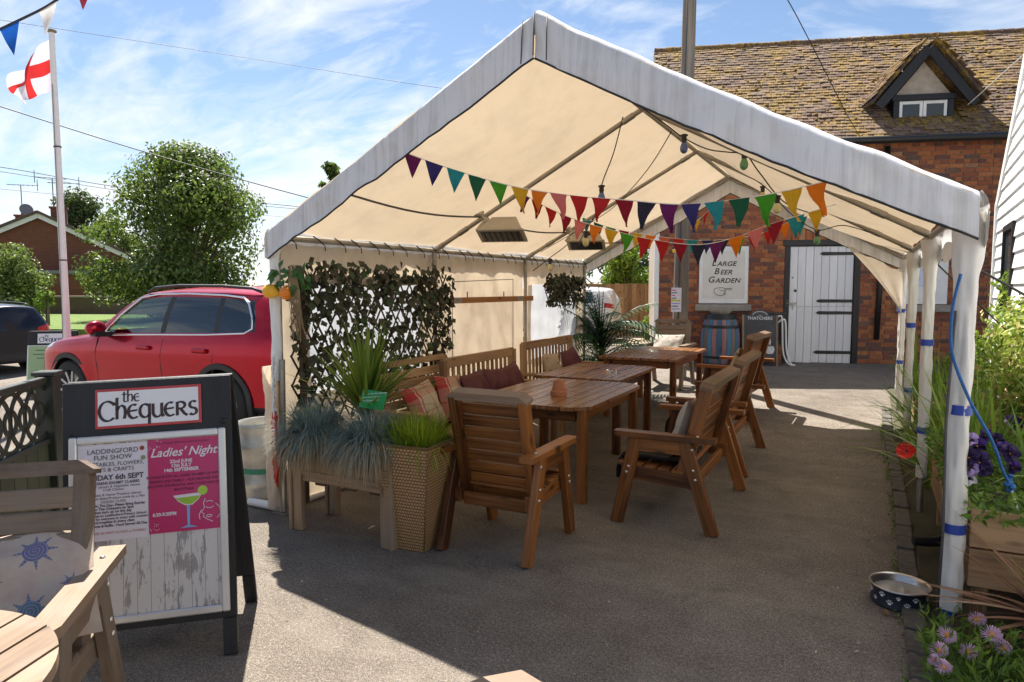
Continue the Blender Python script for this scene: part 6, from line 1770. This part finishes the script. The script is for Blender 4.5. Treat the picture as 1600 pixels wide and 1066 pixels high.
# white tubular frames leaning by the door and a bin behind
fo = on_wall(-.66, .25); fch = thing('folded_chair_frame', 'white tubular folded chair leaning between chalkboard and door', 'chair', fo, BD)
for dx in (0, .06):
    k = MB(); k.tube(smooth_pts([(-.14 + dx, .0, .80 - dx), (-.06 + dx, -.02, .86 - dx), (-.01 + dx, -.02, .80 - dx), (.01 + dx, -.04, .3), (.05 + dx, -.10, .10), (.12 + dx * .5, -.14, .02), (.20, -.16, .015)], 6), .016, 8); k.build('frame_tube', M['white_plastic'], fch, smooth=True)
bn_ = on_wall(-.78, .12); bnn = thing('utility_box', 'dark grey utility box on the brick wall left of the door', 'utility box', bn_, BD); k = MB(); k.box((-.17, -.06, .35), (.17, .06, .88), .01); k.box((-.20, -.08, .885), (.2, .07, .91), .005); k.build('case', plain('slate_box', (.05, .055, .055), .6), bnn); k = MB(); k.box((.02, -.07, .42), (.13, -.0605, .8), .004); k.build('hatch', M['black_plastic'], bnn)

# ------------------------------------------------------------ grass tufts and strappy plants
def blade(mb, p, dirn, L, w, droop, v, nseg=5, twist=0.0, lift=1.0):
    """one strap leaf from p, leaving along dirn and drooping"""
    d = Vector(dirn).normalized(); side = d.cross(Vector((0, 0, 1)))
    side = side.normalized() if side.length > 1e-3 else Vector((1, 0, 0))
    o = len(mb.v); q = Vector(p)
    for i in range(nseg + 1):
        t = i / nseg; ww = w * (1 - t ** 2.2) * (.55 + .45 * min(1, t * 4)) + .0006
        s_ = side * math.cos(twist * t) + d.cross(side) * math.sin(twist * t)
        mb.v += [tuple(q - s_ * ww / 2), tuple(q + s_ * ww / 2)]; mb.uv += [(t, v), (t, v)]
        d = (d + Vector((0, 0, -droop / nseg * (1 + t)))).normalized(); q = q + d * (L / nseg)
    for i in range(nseg): mb.f.append((o + 2 * i, o + 2 * i + 1, o + 2 * i + 3, o + 2 * i + 2))
def cone_dir(el0, el1, az=None):
    e = rad(R.uniform(el0, el1)); a = R.uniform(0, 6.2832) if az is None else az
    return Vector((math.cos(a) * math.cos(e), math.sin(a) * math.cos(e), math.sin(e)))
# timber trough planter
pln = thing('timber_planter', 'raised timber trough planter on legs with blue grasses', 'planter', (-2.93, 3.46, 0))
for x in (-.36, .36):
    for y in (-.17, .17):
        k = MB(); k.box((x - .036 - .03 * 0, y - .022, 0), (x + .036, y + .022, .62), .004); k.build('leg', M['planter_wood'], pln)
        k = MB(); k.box((x + (.040 if x > 0 else -.066), y - .035, 0), (x + (.066 if x > 0 else -.040), y + .035, .62), .004); k.build('leg_brace', M['planter_wood'], pln)
for i in range(4):
    z = .335 + i * .072
    for s_ in (-1, 1):
        k = MB(); k.box((-.324, s_ * .165 - .011, z), (.324, s_ * .165 + .011, z + .070), .003); k.build('side_board', M['planter_wood'], pln)
        k = MB(); k.box((s_ * .335 - .011, -.148, z), (s_ * .335 + .011, .148, z + .070), .003); k.build('end_board', M['planter_wood'], pln)
k = MB(); k.box((-.32, -.15, .34), (.32, .15, .58), 0); k.build('compost', M['soil'], pln)
for s_ in (-.2, .05, .25):
    k = MB(); k.box((s_ - .04, -.15, .31), (s_ + .04, .15, .334), .002); k.build('base_slat', M['lattice'], pln)
M['fescue'] = leafy('blue_fescue_leaf', ((0, (.13, .19, .19)), (.5, (.22, .31, .29)), (.8, (.32, .39, .33)), (1, (.38, .39, .27))), .6, .2, (.25, .3, .2))
M['straw'] = leafy('dry_grass', ((0, (.22, .16, .09)), (.6, (.40, .30, .18)), (1, (.52, .42, .27))), .8, .2, (.4, .3, .15))
M['cordyline'] = leafy('cordyline_leaf', ((0, (.04, .09, .018)), (.5, (.11, .19, .028)), (.85, (.22, .29, .04)), (1, (.55, .46, .04))), .42, .3, (.35, .42, .05))
M['sedge'] = leafy('golden_sedge_leaf', ((0, (.09, .17, .012)), (.5, (.20, .32, .018)), (1, (.42, .46, .04))), .45, .4, (.4, .5, .04))
def fescue(label, x, y, r, seed):
    R.seed(seed); t = thing('blue_fescue', label, 'grass', (x, y, .60))
    mb, st = MB(), MB()
    for i in range(2600):
        a = R.uniform(0, 6.2832); rr = r * .45 * R.random() ** .5
        blade(mb, (math.cos(a) * rr, math.sin(a) * rr, R.uniform(-.02, .05)), cone_dir(12, 85, a + R.uniform(-.5, .5)), R.uniform(.18, .30), .0040, R.uniform(.5, 1.5), R.random(), 4)
    for i in range(1100):
        a = R.uniform(math.pi * .95, math.pi * 2.05); rr = r * R.uniform(.3, .85)
        blade(st, (math.cos(a) * rr, math.sin(a) * rr, R.uniform(-.02, .08)), cone_dir(-35, 30, a + R.uniform(-.4, .4)), R.uniform(.12, .25), .0040, R.uniform(1.8, 3.2), R.random(), 5)
    mb.build('blades', M['fescue'], t); st.build('dead_skirt', M['straw'], t); return t
fescue('blue grey fescue tuft at the left end of the trough', -3.21, 3.37, .27, 51)
fescue('blue grey fescue tuft at the right end of the trough', -2.74, 3.37, .27, 52)
R.seed(53)
cd = thing('cordyline', 'spiky green cordyline fanning out of the timber trough', 'plant', (-2.92, 3.54, .67))
mb = MB()
for i in range(110):
    e = R.betavariate(1.5, 1.4); dr = cone_dir(14 + 66 * e, 20 + 70 * e)
    blade(mb, (R.uniform(-.02, .02), R.uniform(-.02, .02), .06 + R.uniform(0, .09)), dr, R.uniform(.46, .70), .030, R.uniform(.05, .5), R.random() * (.9 if e > .25 else 1.0) if e > .2 else R.uniform(.5, 1), 6)
mb.build('leaves', M['cordyline'], cd)
k = MB(); k.tube([(0, 0, 0), (0, 0, .10)], .028, 10); k.build('stem', M['bark'], cd, smooth=True)
gs = thing('green_notice', 'small green notice card stuck among the trough grasses', 'notice', (-2.72, 3.36, .90), rad(14))
k = MB(); k.add([Matrix.Rotation(rad(-35), 3, 'X') @ Vector(p) for p in ((-.085, 0, -.05), (.085, 0, -.07), (.085, 0, .055), (-.085, 0, .075))], [(0, 1, 2, 3)]); k.build('card', plain('green_card', (.012, .24, .045), .4), gs)
k = MB(); k.bar((0, .015, -.32), (0, .02, .03), .012, .006, up=(0, 1, 0), ch=.001); k.build('stake', M['planter_wood'], gs)
for i, t_ in enumerate(('Please use the ashtrays', 'provided and not', 'the flower beds')):
    put_text(gs, t_, .017, M['white_paint'], Matrix.Rotation(rad(-35), 4, 'X') @ Matrix.Rotation(rad(-6), 4, 'Y') @ face_mtx(-.07, -.002, .045 - i * .024), align='LEFT')
# wicker tapered planter with sedge
wk = thing('wicker_planter', 'tall tapered honey wicker planter of golden sedge', 'planter', (-2.44, 3.43, 0), rad(4))
m = NT('wicker_weave'); uv = m.co('UV'); s_ = m.n('SeparateXYZ'); m.put(s_.inputs[0], uv)
rowi = m.math('FLOOR', m.math('MULTIPLY', s_.outputs[1], 34.0)); par = m.math('MULTIPLY', m.math('MODULO', rowi, 2.0), .5)
hz_ = m.math('ABSOLUTE', m.math('SINE', m.math('MULTIPLY', m.math('ADD', m.math('MULTIPLY', s_.outputs[0], 15.0), par), math.pi))); vt = m.math('ABSOLUTE', m.math('SINE', m.math('MULTIPLY', s_.outputs[1], 34.0 * math.pi)))
hh = m.math('MULTIPLY', m.math('POWER', hz_, .5), m.math('POWER', vt, .6))
col = m.mix(m.noise(m.co(), 6, 3), m.ramp(hh, (.1, (.10, .05, .02)), (.5, (.40, .215, .088)), (.95, (.58, .345, .15))), m.ramp(hh, (.1, (.09, .045, .018)), (.95, (.50, .30, .13))))
m.set(Base_Color=col, Roughness=.5); m.bump(hh, .9, .006); M['wicker'] = m.m
H_ = .66
def wpt(u, v, q):
    hw = .112 + (.185 - .112) * v; c = ((-1, -1), (1, -1), (1, 1), (-1, 1)); a, b = c[q], c[(q + 1) % 4]
    return Vector(((a[0] + (b[0] - a[0]) * u) * hw, (a[1] + (b[1] - a[1]) * u) * hw, v * H_))
for q in range(4):
    k = MB(); k.grid(lambda u, v: wpt(u, v, q), 6, 12, uvf=lambda u, v: (u * .33 * 3 + q, v * H_ * 1.5)); k.build('woven_side', M['wicker'], wk)
k = MB()
for q in range(4):
    k.tube([wpt(0, 1, q), wpt(1, 1, q)], .008, 8); k.tube([wpt(0, 0, q), wpt(0, 1, q)], .005, 6)
k.build('rim', M['wicker'], wk, smooth=True)
k = MB(); k.box((-.165, -.165, .55), (.165, .165, .61), 0); k.build('compost', M['soil'], wk)
sd = thing('golden_sedge', 'bright yellow green sedge filling the wicker planter', 'grass', (-2.44, 3.43, .61))
mb = MB()
for i in range(850):
    x, y = R.uniform(-.13, .13), R.uniform(-.13, .13); a = math.atan2(y, x) + R.uniform(-1, 1)
    blade(mb, (x, y, 0), cone_dir(52, 88, a), R.uniform(.13, .27), .007, R.uniform(.2, 1.3), R.random(), 5)
for i in range(26):
    a = R.uniform(-1.2, .9); blade(mb, (.12 * math.cos(a), .12 * math.sin(a), .02), cone_dir(20, 55, a), R.uniform(.18, .30), .006, R.uniform(2, 3.2), R.random(), 6)
mb.build('blades', M['sedge'], sd)
# palm at the back left
pm_ = thing('palm', 'artificial green palm standing at the back left post', 'palm', (-3.36, 9.25, gz(9)))
M['palm_leaf'] = leafy('palm_leaflet', ((0, (.012, .045, .02)), (.6, (.03, .09, .035)), (1, (.08, .15, .05))), .45, .25, (.1, .2, .04))
k = MB(); k.lathe([(.001, 0), (.15, 0), (.19, .30), (.175, .30), (.16, .25), (.001, .25)], 20); k.build('pot', M['black_plastic'], pm_, smooth=True, sharp=40)
k = MB(); k.tube([(0, 0, .2), (.02, 0, .5), (0, .02, .8)], [.05, .04, .03], 8); k.build('stem', M['bark'], pm_, smooth=True)
mb = MB()
for i in range(64):
    a = R.uniform(0, 6.2832); e = R.uniform(30, 88); d = cone_dir(e, e, a); q = Vector((0, 0, R.uniform(.35, .95))); L_ = R.uniform(.6, 1.0); pts = [q.copy()]
    side = d.cross(Z3).normalized() if abs(d.z) < .99 else X3
    for s_ in range(16):
        d = (d + Vector((0, 0, -.075))).normalized(); q = q + d * (L_ / 16); pts.append(q.copy())
        for sg in (-1, 1):
            blade(mb, q, (side * sg + d * .7 + Vector((0, 0, -.1))), .21 * math.sin(math.pi * (.12 + .8 * s_ / 16)) + .04, .026, .45, R.random(), 3)
    mb.tube(pts, .006, 5, False)
mb.build('fronds', M['palm_leaf'], pm_)

# ------------------------------------------------------------ right flower bed
def box_planter(label, x0, x1, y0, y1, z0, z1, nb, leg=True):
    t = thing('box_planter', label, 'planter', ((x0 + x1) / 2, (y0 + y1) / 2, gz((y0 + y1) / 2))); w, l = (x1 - x0) / 2, (y1 - y0) / 2
    hb = (z1 - z0) / nb
    for i in range(nb):
        z = z0 + i * hb
        for s_ in (-1, 1):
            k = MB(); k.box((-w, s_ * l - .014, z + .004), (w, s_ * l + .014, z + hb - .004), .004); k.build('end_board', M['planter_wood2'], t)
            k = MB(); k.box((s_ * w - .014, -l + .015, z + .003), (s_ * w + .014, l - .015, z + hb - .003), .004); k.build('side_board', M['planter_wood2'], t)
    for sx in (-1, 1):
        for sy in (-1, 1):
            k = MB(); k.box((sx * (w - .055) - .03, sy * (l - .045) - .028, 0), (sx * (w - .055) + .03, sy * (l - .045) + .028, z1 - .02), .004); k.build('leg', M['planter_wood2'], t)
    k = MB(); k.box((-w + .02, -l + .02, z0 + .05), (w - .02, l - .02, z1 - .03), 0); k.build('compost', M['soil'], t)
    return t
M['planter_wood2'] = wood('brown_planter_timber', (.16, .09, .045), (.42, .26, .14), .6)
box_planter('near raised timber flower box full of pansies', .45, 1.25, 3.60, 5.35, .26, .62, 2)
box_planter('far raised timber flower box behind the tent posts', .52, 1.2, 6.6, 8.9, .1, .62, 3)
M['bed_leaf'] = leafy('bedding_leaf', ((0, (.04, .10, .015)), (.5, (.10, .19, .026)), (1, (.22, .32, .045))), .45, .35)
M['iris_leaf'] = leafy('iris_leaf', ((0, (.06, .13, .018)), (.5, (.14, .25, .03)), (1, (.28, .38, .06))), .42, .35)
M['varieg'] = leafy('variegated_leaf', ((0, (.07, .12, .015)), (.35, (.18, .26, .03)), (.6, (.36, .40, .06)), (.85, (.50, .46, .16)), (1, (.36, .12, .09))), .5, .35)
# low bedding foliage
bd_ = thing('pansy_foliage', 'low green bedding foliage under the pansies', 'plant', (.86, 4.45, .60))
mb = MB()
for i in range(5200):
    x, y = R.uniform(-.46, .40), R.uniform(-.94, .88); leaf_quad(mb, Vector((x, y, R.uniform(-.04, .09) + .05 * mnoise.noise(Vector((x * 5, y * 5, 0))))), rv() + Vector((0, -.3, .8)), rv(), R.uniform(.025, .06), R.uniform(.012, .025), R.random())
mb.build('leaves', M['bed_leaf'], bd_, kind='stuff')
# pansies: five petals with a dark face
def petal(mb, c, nrm_, upv, L, W, ang, off=0.0):
    n_ = nrm_.normalized(); u = (upv - n_ * upv.dot(n_)).normalized(); r_ = u.cross(n_); a = rad(ang); d = u * math.cos(a) + r_ * math.sin(a); s_ = n_.cross(d)
    base = c + n_ * off
    ring = [base + d * (L * .5 + L * .5 * math.cos(q)) + s_ * (W * .5 * math.sin(q)) + n_ * (.012 * math.sin(q * 2)) for q in [6.2832 * i / 10 for i in range(10)]]
    mb.add([base] + ring, [(0, i + 1, (i + 1) % 10 + 1) for i in range(10)], [(0, 0)] * 11)
PT = {'violet': plain('violet_petal', (.055, .012, .19), .7, 0, .25, 30), 'dark': plain('dark_purple_petal', (.018, .006, .06), .7, 0, .25, 30), 'lilac': plain('lilac_petal', (.40, .29, .56), .7, 0, .15, 30), 'white': plain('white_petal', (.70, .66, .72), .7, 0, .08, 30), 'yellow': plain('yellow_eye', (.75, .42, .01), .6), 'face': plain('pansy_face', (.02, .004, .05), .7), 'red': plain('poppy_petal', (.62, .02, .012), .6, 0, .2, 20), 'pink': plain('daisy_petal', (.74, .54, .70), .7, 0, .10, 20), 'disc': plain('daisy_disc', (.72, .38, .01), .8, 0, .15, 60)}
def pansy(p, facing, size, c_top, c_low, label):
    t = thing('pansy', label, 'flower', p, 0, 'pansies in the near flower box'); n_ = Vector(facing).normalized(); u = Z3
    k = MB(); [petal(k, Vector(), n_, u, size, size * .95, a, .0) for a in (-28, 28)]; k.build('upper_petal', PT[c_top], t)
    k = MB(); [petal(k, Vector(), n_, u, size * .9, size * .8, a, .003) for a in (-95, 95)]; petal(k, Vector(), n_, u, size * .9, size * 1.05, 180, .005); k.build('lower_petal', PT[c_low], t)
    k = MB(); [petal(k, Vector(), n_, u, size * .5, size * .36, a, .008) for a in (-100, 100, 180)]; k.build('face_blotch', PT['face'], t)
    k = MB(); petal(k, Vector(), n_, u, size * .16, size * .16, 180, .010); k.build('eye', PT['yellow'], t)
    k = MB(); k.tube([(-n_.x * .01, -n_.y * .01, -.005), (-n_.x * .04, -n_.y * .04 + .01, -.12)], .0022, 5); k.build('stalk', M['bed_leaf'], t)
VAR = (('lilac', 'white', 'lilac and white pansy'), ('violet', 'dark', 'deep purple pansy'), ('violet', 'lilac', 'two-tone purple pansy'), ('lilac', 'lilac', 'pale lilac pansy'), ('dark', 'dark', 'almost black pansy'))
ORD = ['leftmost', 'second from left', 'third from left', 'fourth from left', 'fifth from left', 'sixth from left', 'seventh from left']
spots = [(1524, 738), (1545, 722), (1562, 752), (1510, 768), (1531, 763), (1580, 705), (1590, 712), (1505, 690), (1527, 690), (1552, 684), (1498, 700), (1503, 715), (1520, 660), (1513, 628), (1450, 700), (1470, 745), (1476, 755), (1575, 770), (1590, 660), (1598, 665), (1540, 700), (1568, 690), (1597, 735), (1485, 668)]
LBP = {}
for vi in range(5):
    mine = sorted([i for i in range(len(spots)) if (i * 2 + i // 3) % 5 == vi], key=lambda i: spots[i][0])
    for q, i in enumerate(mine): LBP[i] = '%s in the flower box, %s of its colour' % (VAR[vi][2], ORD[q])
for i, (u, v) in enumerate(spots):
    zt = .73 + .12 * R.random() + (.05 if v < 700 else 0)
    d = (EYE - zt) * FPX / (v - 450) ; p = Fh * d + Rh * (T(u) * d); p = Vector((p.x, max(p.y, 3.62), zt)); p.x = max(p.x, .44)
    va = VAR[(i * 2 + i // 3) % 5]
    pansy(p, Vector((-.35 + R.uniform(-.4, .4), -1, .35 + R.uniform(-.2, .3))), R.uniform(.036, .048), va[0], va[1], LBP[i])
# strap-leaved iris clumps between the posts
def strap(label, x, y, z, n_, L, spread, seed, w=.022, mat='iris_leaf', el=(40, 88)):
    R.seed(seed); t = thing('strap_leaved_plant', label, 'plant', (x, y, z)); mb = MB()
    for i in range(n_):
        a = R.uniform(0, 6.2832); blade(mb, (R.uniform(-spread, spread), R.uniform(-spread, spread), 0), cone_dir(el[0], el[1], a), L * R.uniform(.6, 1.1), w * R.uniform(.7, 1.2), R.uniform(.1, 1.1), R.random(), 6, R.uniform(-.6, .6))
    mb.build('leaves', M[mat], t); return t
strap('strappy green clump just behind the front tent post', .60, 4.6, .50, 80, .72, .12, 61)
strap('strappy green clump between second and third tent posts', .66, 6.3, .15, 120, 1.0, .16, 62)
strap('tall strappy clump beside the blue rope', .92, 4.1, .58, 42, .66, .16, 63)
strap('strappy leaves beside the far tent posts', .60, 8.2, .45, 50, .7, .2, 64)
strap('pale arching leaves in front of the second post', .50, 5.0, .40, 26, .48, .08, 65, .010, 'straw', (20, 60))
strap('low strappy leaves spilling over the brick edging', .44, 4.55, .50, 14, .42, .06, 66, .018, 'iris_leaf', (5, 45))
def shrub(label, x, y, z, r, h, n_, L, mat, seed, ncl=14):
    R.seed(seed); t = thing('garden_shrub', label, 'shrub', (x, y, z)); cl_ = []
    for i in range(ncl):
        a = R.uniform(0, 6.2832); q = r * R.uniform(.1, .75); zc = h * R.uniform(.2, .85); s_ = r * R.uniform(.3, .5); cl_.append((Vector((math.cos(a) * q, math.sin(a) * q, zc)), Vector((s_, s_, s_ * .8))))
    mb = MB(); crown(mb, cl_, n_, L, L * .5, .45); mb.build('foliage', M[mat], t)
    k = MB()
    for c, s_ in cl_[:7]: k.tube([(0, 0, 0), c * .5 + Vector((.02, 0, 0)), c], [.014, .010, .004], 5, False)
    k.build('stems', M['bark'], t); return t
strap('upright strappy clump just past the second tent post', .56, 5.75, .15, 80, .85, .12, 67)
strap('arching strappy clump by the third tent post', .55, 7.5, .25, 70, .75, .14, 68)
shrub('golden variegated shrub rising behind the pansies', 1.22, 4.95, .55, .42, .70, 3000, .045, 'varieg', 75)
shrub('yellow variegated shrub right of the front tent post', 1.30, 5.6, .35, .70, 1.25, 6500, .060, 'varieg', 71, 22)
shrub('sunlit variegated shrub filling the right edge of the bed', 1.65, 7.2, .35, .85, 1.45, 6500, .065, 'varieg', 72, 22)
shrub('bright green shrub between the far tent posts and pub', 1.10, 8.3, .35, .55, .95, 2600, .055, 'leaf_bright', 73)
shrub('leafy tall shrub against the white weatherboards', 1.75, 9.6, .35, .6, 1.55, 1500, .085, 'leaf_bright', 74)
# poppy
pp = thing('red_poppy', 'single red poppy leaning over the brick edging', 'flower', (.27, 5.0, .545))
for i, a0 in enumerate((10, 105, 190, 280)):
    k = MB(); nz_ = Vector((-.35, -.8, .62)).normalized(); ux = nz_.orthogonal().normalized(); uy = nz_.cross(ux)
    k.grid(lambda u, v: (ux * math.cos(rad(a0 + (v - .5) * 105)) + uy * math.sin(rad(a0 + (v - .5) * 105))) * (.058 * u * (1 - .12 * abs(v - .5))) + nz_ * (.030 * u * u + .008 * u * math.sin(v * 14 + i) + .003 * i), 6, 12)
    k.build('petal', PT['red'], pp, smooth=True)
k = MB(); petal(k, Vector((0, 0, 0)), Vector((-.4, -1, .5)), Z3, .014, .014, 0, .014); k.build('centre', PT['face'], pp)
k = MB(); k.tube(smooth_pts([(0, .01, 0), (.06, .03, -.06), (.12, .04, -.2)], 5), .003, 5); k.build('stalk', M['bed_leaf'], pp)
# dog bowl
db = thing('dog_bowl', 'dark dog water bowl with white paw prints by the edging', 'bowl', (.205, 3.90, .004), rad(20))
k = MB(); k.lathe([(.001, .006), (.118, .004), (.135, .008), (.128, .05), (.133, .088), (.141, .094)], 40); k.build('shell', plain('dark_blue_enamel', (.022, .026, .042), .35, 0, .2, 10), db, smooth=True, sharp=50)
k = MB(); k.lathe([(.141, .094), (.141, .100), (.135, .100), (.124, .088), (.118, .03), (.10, .016), (.001, .014)], 40); k.build('steel_liner', plain('brushed_steel', (.5, .48, .45), .28, .9, .1, 8), db, smooth=True)
mw = NT('bowl_water'); mw.set(Base_Color=(.30, .29, .26), Roughness=.03); k = MB(); k.lathe([(.001, .062), (.1205, .062)], 36); k.build('water', mw.m, db)
def paw(a, z, s_):
    k = MB()
    def pnt(dx, dz):
        aa = a + dx / .133; rr = .1335 + .002; return Vector((rr * math.cos(aa), rr * math.sin(aa), z + dz))
    def disc(dx, dz, rx, rz_):
        c = len(k.v); k.v += [tuple(pnt(dx + rx * math.cos(q), dz + rz_ * math.sin(q))) for q in [6.2832 * i / 9 for i in range(9)]]; k.uv += [(0, 0)] * 9; k.f.append(tuple(range(c, c + 9)))
    disc(0, -.004 * s_, .0085 * s_, .0065 * s_)
    for dx, dz in ((-.011, .004), (-.004, .010), (.004, .010), (.011, .004)): disc(dx * s_, dz * s_, .003 * s_, .004 * s_)
    k.build('paw_print', M['white_paint'], db)
for i in range(22): paw(i * 6.2832 / 22, .066 if i % 2 else .036, 1.05 if i % 3 else .75)
# dead leaves by the bowl
DL = sorted([(R.uniform(.10, .24), R.uniform(3.35, 3.72)) for _ in range(6)], key=lambda p: -p[1])
for i in range(6):
    k = MB(); leaf_quad(k, Vector((0, 0, 0)), Vector((R.uniform(-.4, .4), R.uniform(-.4, .4), 1)), rv(), R.uniform(.03, .06), R.uniform(.015, .03), 0)
    o = k.build('dead_leaf', M['dead_leaf'] if 'dead_leaf' in M else M.setdefault('dead_leaf', plain('dead_leaf_brown', (.20, .10, .045), .9, 0, .3, 20)), None, label='brown dead leaf, %s to the dog bowl of those before it' % ('nearest', 'second nearest', 'third nearest', 'fourth nearest', 'fifth nearest', 'sixth nearest')[i], cat='leaf', group='dead leaves by the bowl'); o.location = (DL[i][0], DL[i][1], .012)
# black pipe from the post foot
k = MB(); k.tube(smooth_pts([(.30, 4.62, .10), (.42, 4.66, .10), (.50, 4.75, .11)], 5), .030, 10); k.build('drain_pipe', M['black_plastic'], None, True, 50, label='short black pipe end lying across the brick edging', cat='pipe')
# brown strap leaves and pink daisies at the lower right corner
R.seed(81)
bc = thing('bronze_cordyline', 'bronze strap-leaved plant reaching in from the lower right corner', 'plant', far(T(1690), 2.75, .20)); mb = MB()
M['bronze'] = leafy('bronze_leaf', ((0, (.24, .11, .07)), (.5, (.42, .24, .16)), (.85, (.55, .36, .26)), (.93, (.12, .24, .03)), (1, (.14, .28, .04))), .45, .35, (.5, .3, .15))
for i in range(42):
    a = R.uniform(2.2, 5.0); blade(mb, (R.uniform(-.04, .04), R.uniform(-.04, .04), 0), cone_dir(0, 60, a), R.uniform(.40, .62), .034, R.uniform(.1, .5), R.random(), 6)
mb.build('leaves', M['bronze'], bc)
dz_ = thing('fleabane_foliage', 'green daisy foliage at the lower right corner', 'plant', far(T(1565), 2.6, .02)); mb = MB()
for i in range(900): leaf_quad(mb, Vector((R.uniform(-.20, .22), R.uniform(-.22, .22), R.uniform(.0, .20))), rv() + Vector((0, -.4, .6)), rv() + Vector((0, 0, .8)), R.uniform(.035, .075), R.uniform(.008, .016), R.random())
mb.build('leaves', M['bed_leaf'], dz_, kind='stuff')
def daisy(p, facing, r_, label):
    t = thing('pink_daisy', label, 'flower', p, 0, 'pink daisies at the lower right'); n_ = Vector(facing).normalized(); k = MB()
    for i in range(22): petal(k, n_ * R.uniform(-.002, .002), n_, Vector((.1, .2, 1)), r_ * R.uniform(.9, 1.08), r_ * .13, i * 360 / 22 + R.uniform(-4, 4), .0)
    k.build('petals', PT['pink'], t)
    k = MB(); u = n_.orthogonal().normalized(); w_ = n_.cross(u); k.grid(lambda a, b: n_ * (.006 * math.cos(b * 1.57) + .002) + (u * math.cos(a * 6.2832) + w_ * math.sin(a * 6.2832)) * (r_ * .34 * math.sin(b * 1.57)), 14, 4); k.build('disc', PT['disc'], t, smooth=True)
    k = MB(); k.tube([(0, 0, -.002), (.01, .02, -.14)], .0022, 5); k.build('stalk', M['bed_leaf'], t)
LB = ['leftmost upper pink daisy above the bronze leaves', 'half-turned pink daisy near the top of the clump', 'large pink daisy facing the viewer at the right', 'pink daisy low in the middle of the clump', 'pink daisy at the left of the clump', 'pink daisy cut off by the bottom edge', 'small pink daisy under the left flower', 'pink daisy at the far right edge']
for i, (u, v, r_) in enumerate(((1505, 1008, .036), (1552, 982, .034), (1577, 1008, .040), (1541, 1036, .034), (1493, 1034, .036), (1502, 1062, .03), (1486, 1050, .022), (1598, 1030, .032))):
    zt = .24 if v < 1020 else .20; d = (EYE - zt) * FPX / (v - 450) * .995; p = Fh * d + Rh * (T(u) * d); daisy(Vector((p.x, p.y, zt)), Vector((-.25 + R.uniform(-.3, .3), -.8, .75)), r_, LB[i])
# chair whose top corner just enters the bottom of the view
chunky_seat('garden_chair', 'chair with only a top corner showing at the bottom edge', 'chair', .64, (-.375, .59, 0), rad(160), M['old_wood'], M['arm_wood'])
# leaf litter and petals on the asphalt
lit = MB(); R.seed(91)
for i in range(340):
    x, y = (R.uniform(-3.4, .2), R.uniform(2.2, 8.5)) if i % 2 else (.22 - .45 * R.random() ** 2.2, R.uniform(2.5, 8.5))
    leaf_quad(lit, Vector((x, y, gz(y) + .006)), Vector((R.uniform(-.3, .3), R.uniform(-.3, .3), 1)), rv(), R.uniform(.010, .030), R.uniform(.004, .012), R.random())
lit.build('leaf_litter', leafy('litter', ((0, (.12, .07, .03)), (.5, (.30, .22, .13)), (1, (.55, .48, .36))), .9, .1), None, kind='stuff', label='scattered petals and leaf bits on the asphalt')
wd = MB()
for i in range(900):
    y = R.uniform(2.6, 9); x = .215 + R.uniform(-.02, .015) + .012 * math.sin(y * 1.3)
    if mnoise.noise(Vector((y * 2.2, 0, 4))) < -.05: continue
    leaf_quad(wd, Vector((x, y, gz(y) + R.uniform(.004, .02))), rv() + Vector((0, 0, .6)), rv(), R.uniform(.012, .03), R.uniform(.006, .014), R.random())
wd.build('edging_weeds', M['bed_leaf'], None, kind='stuff', label='small weeds growing along the brick edging')
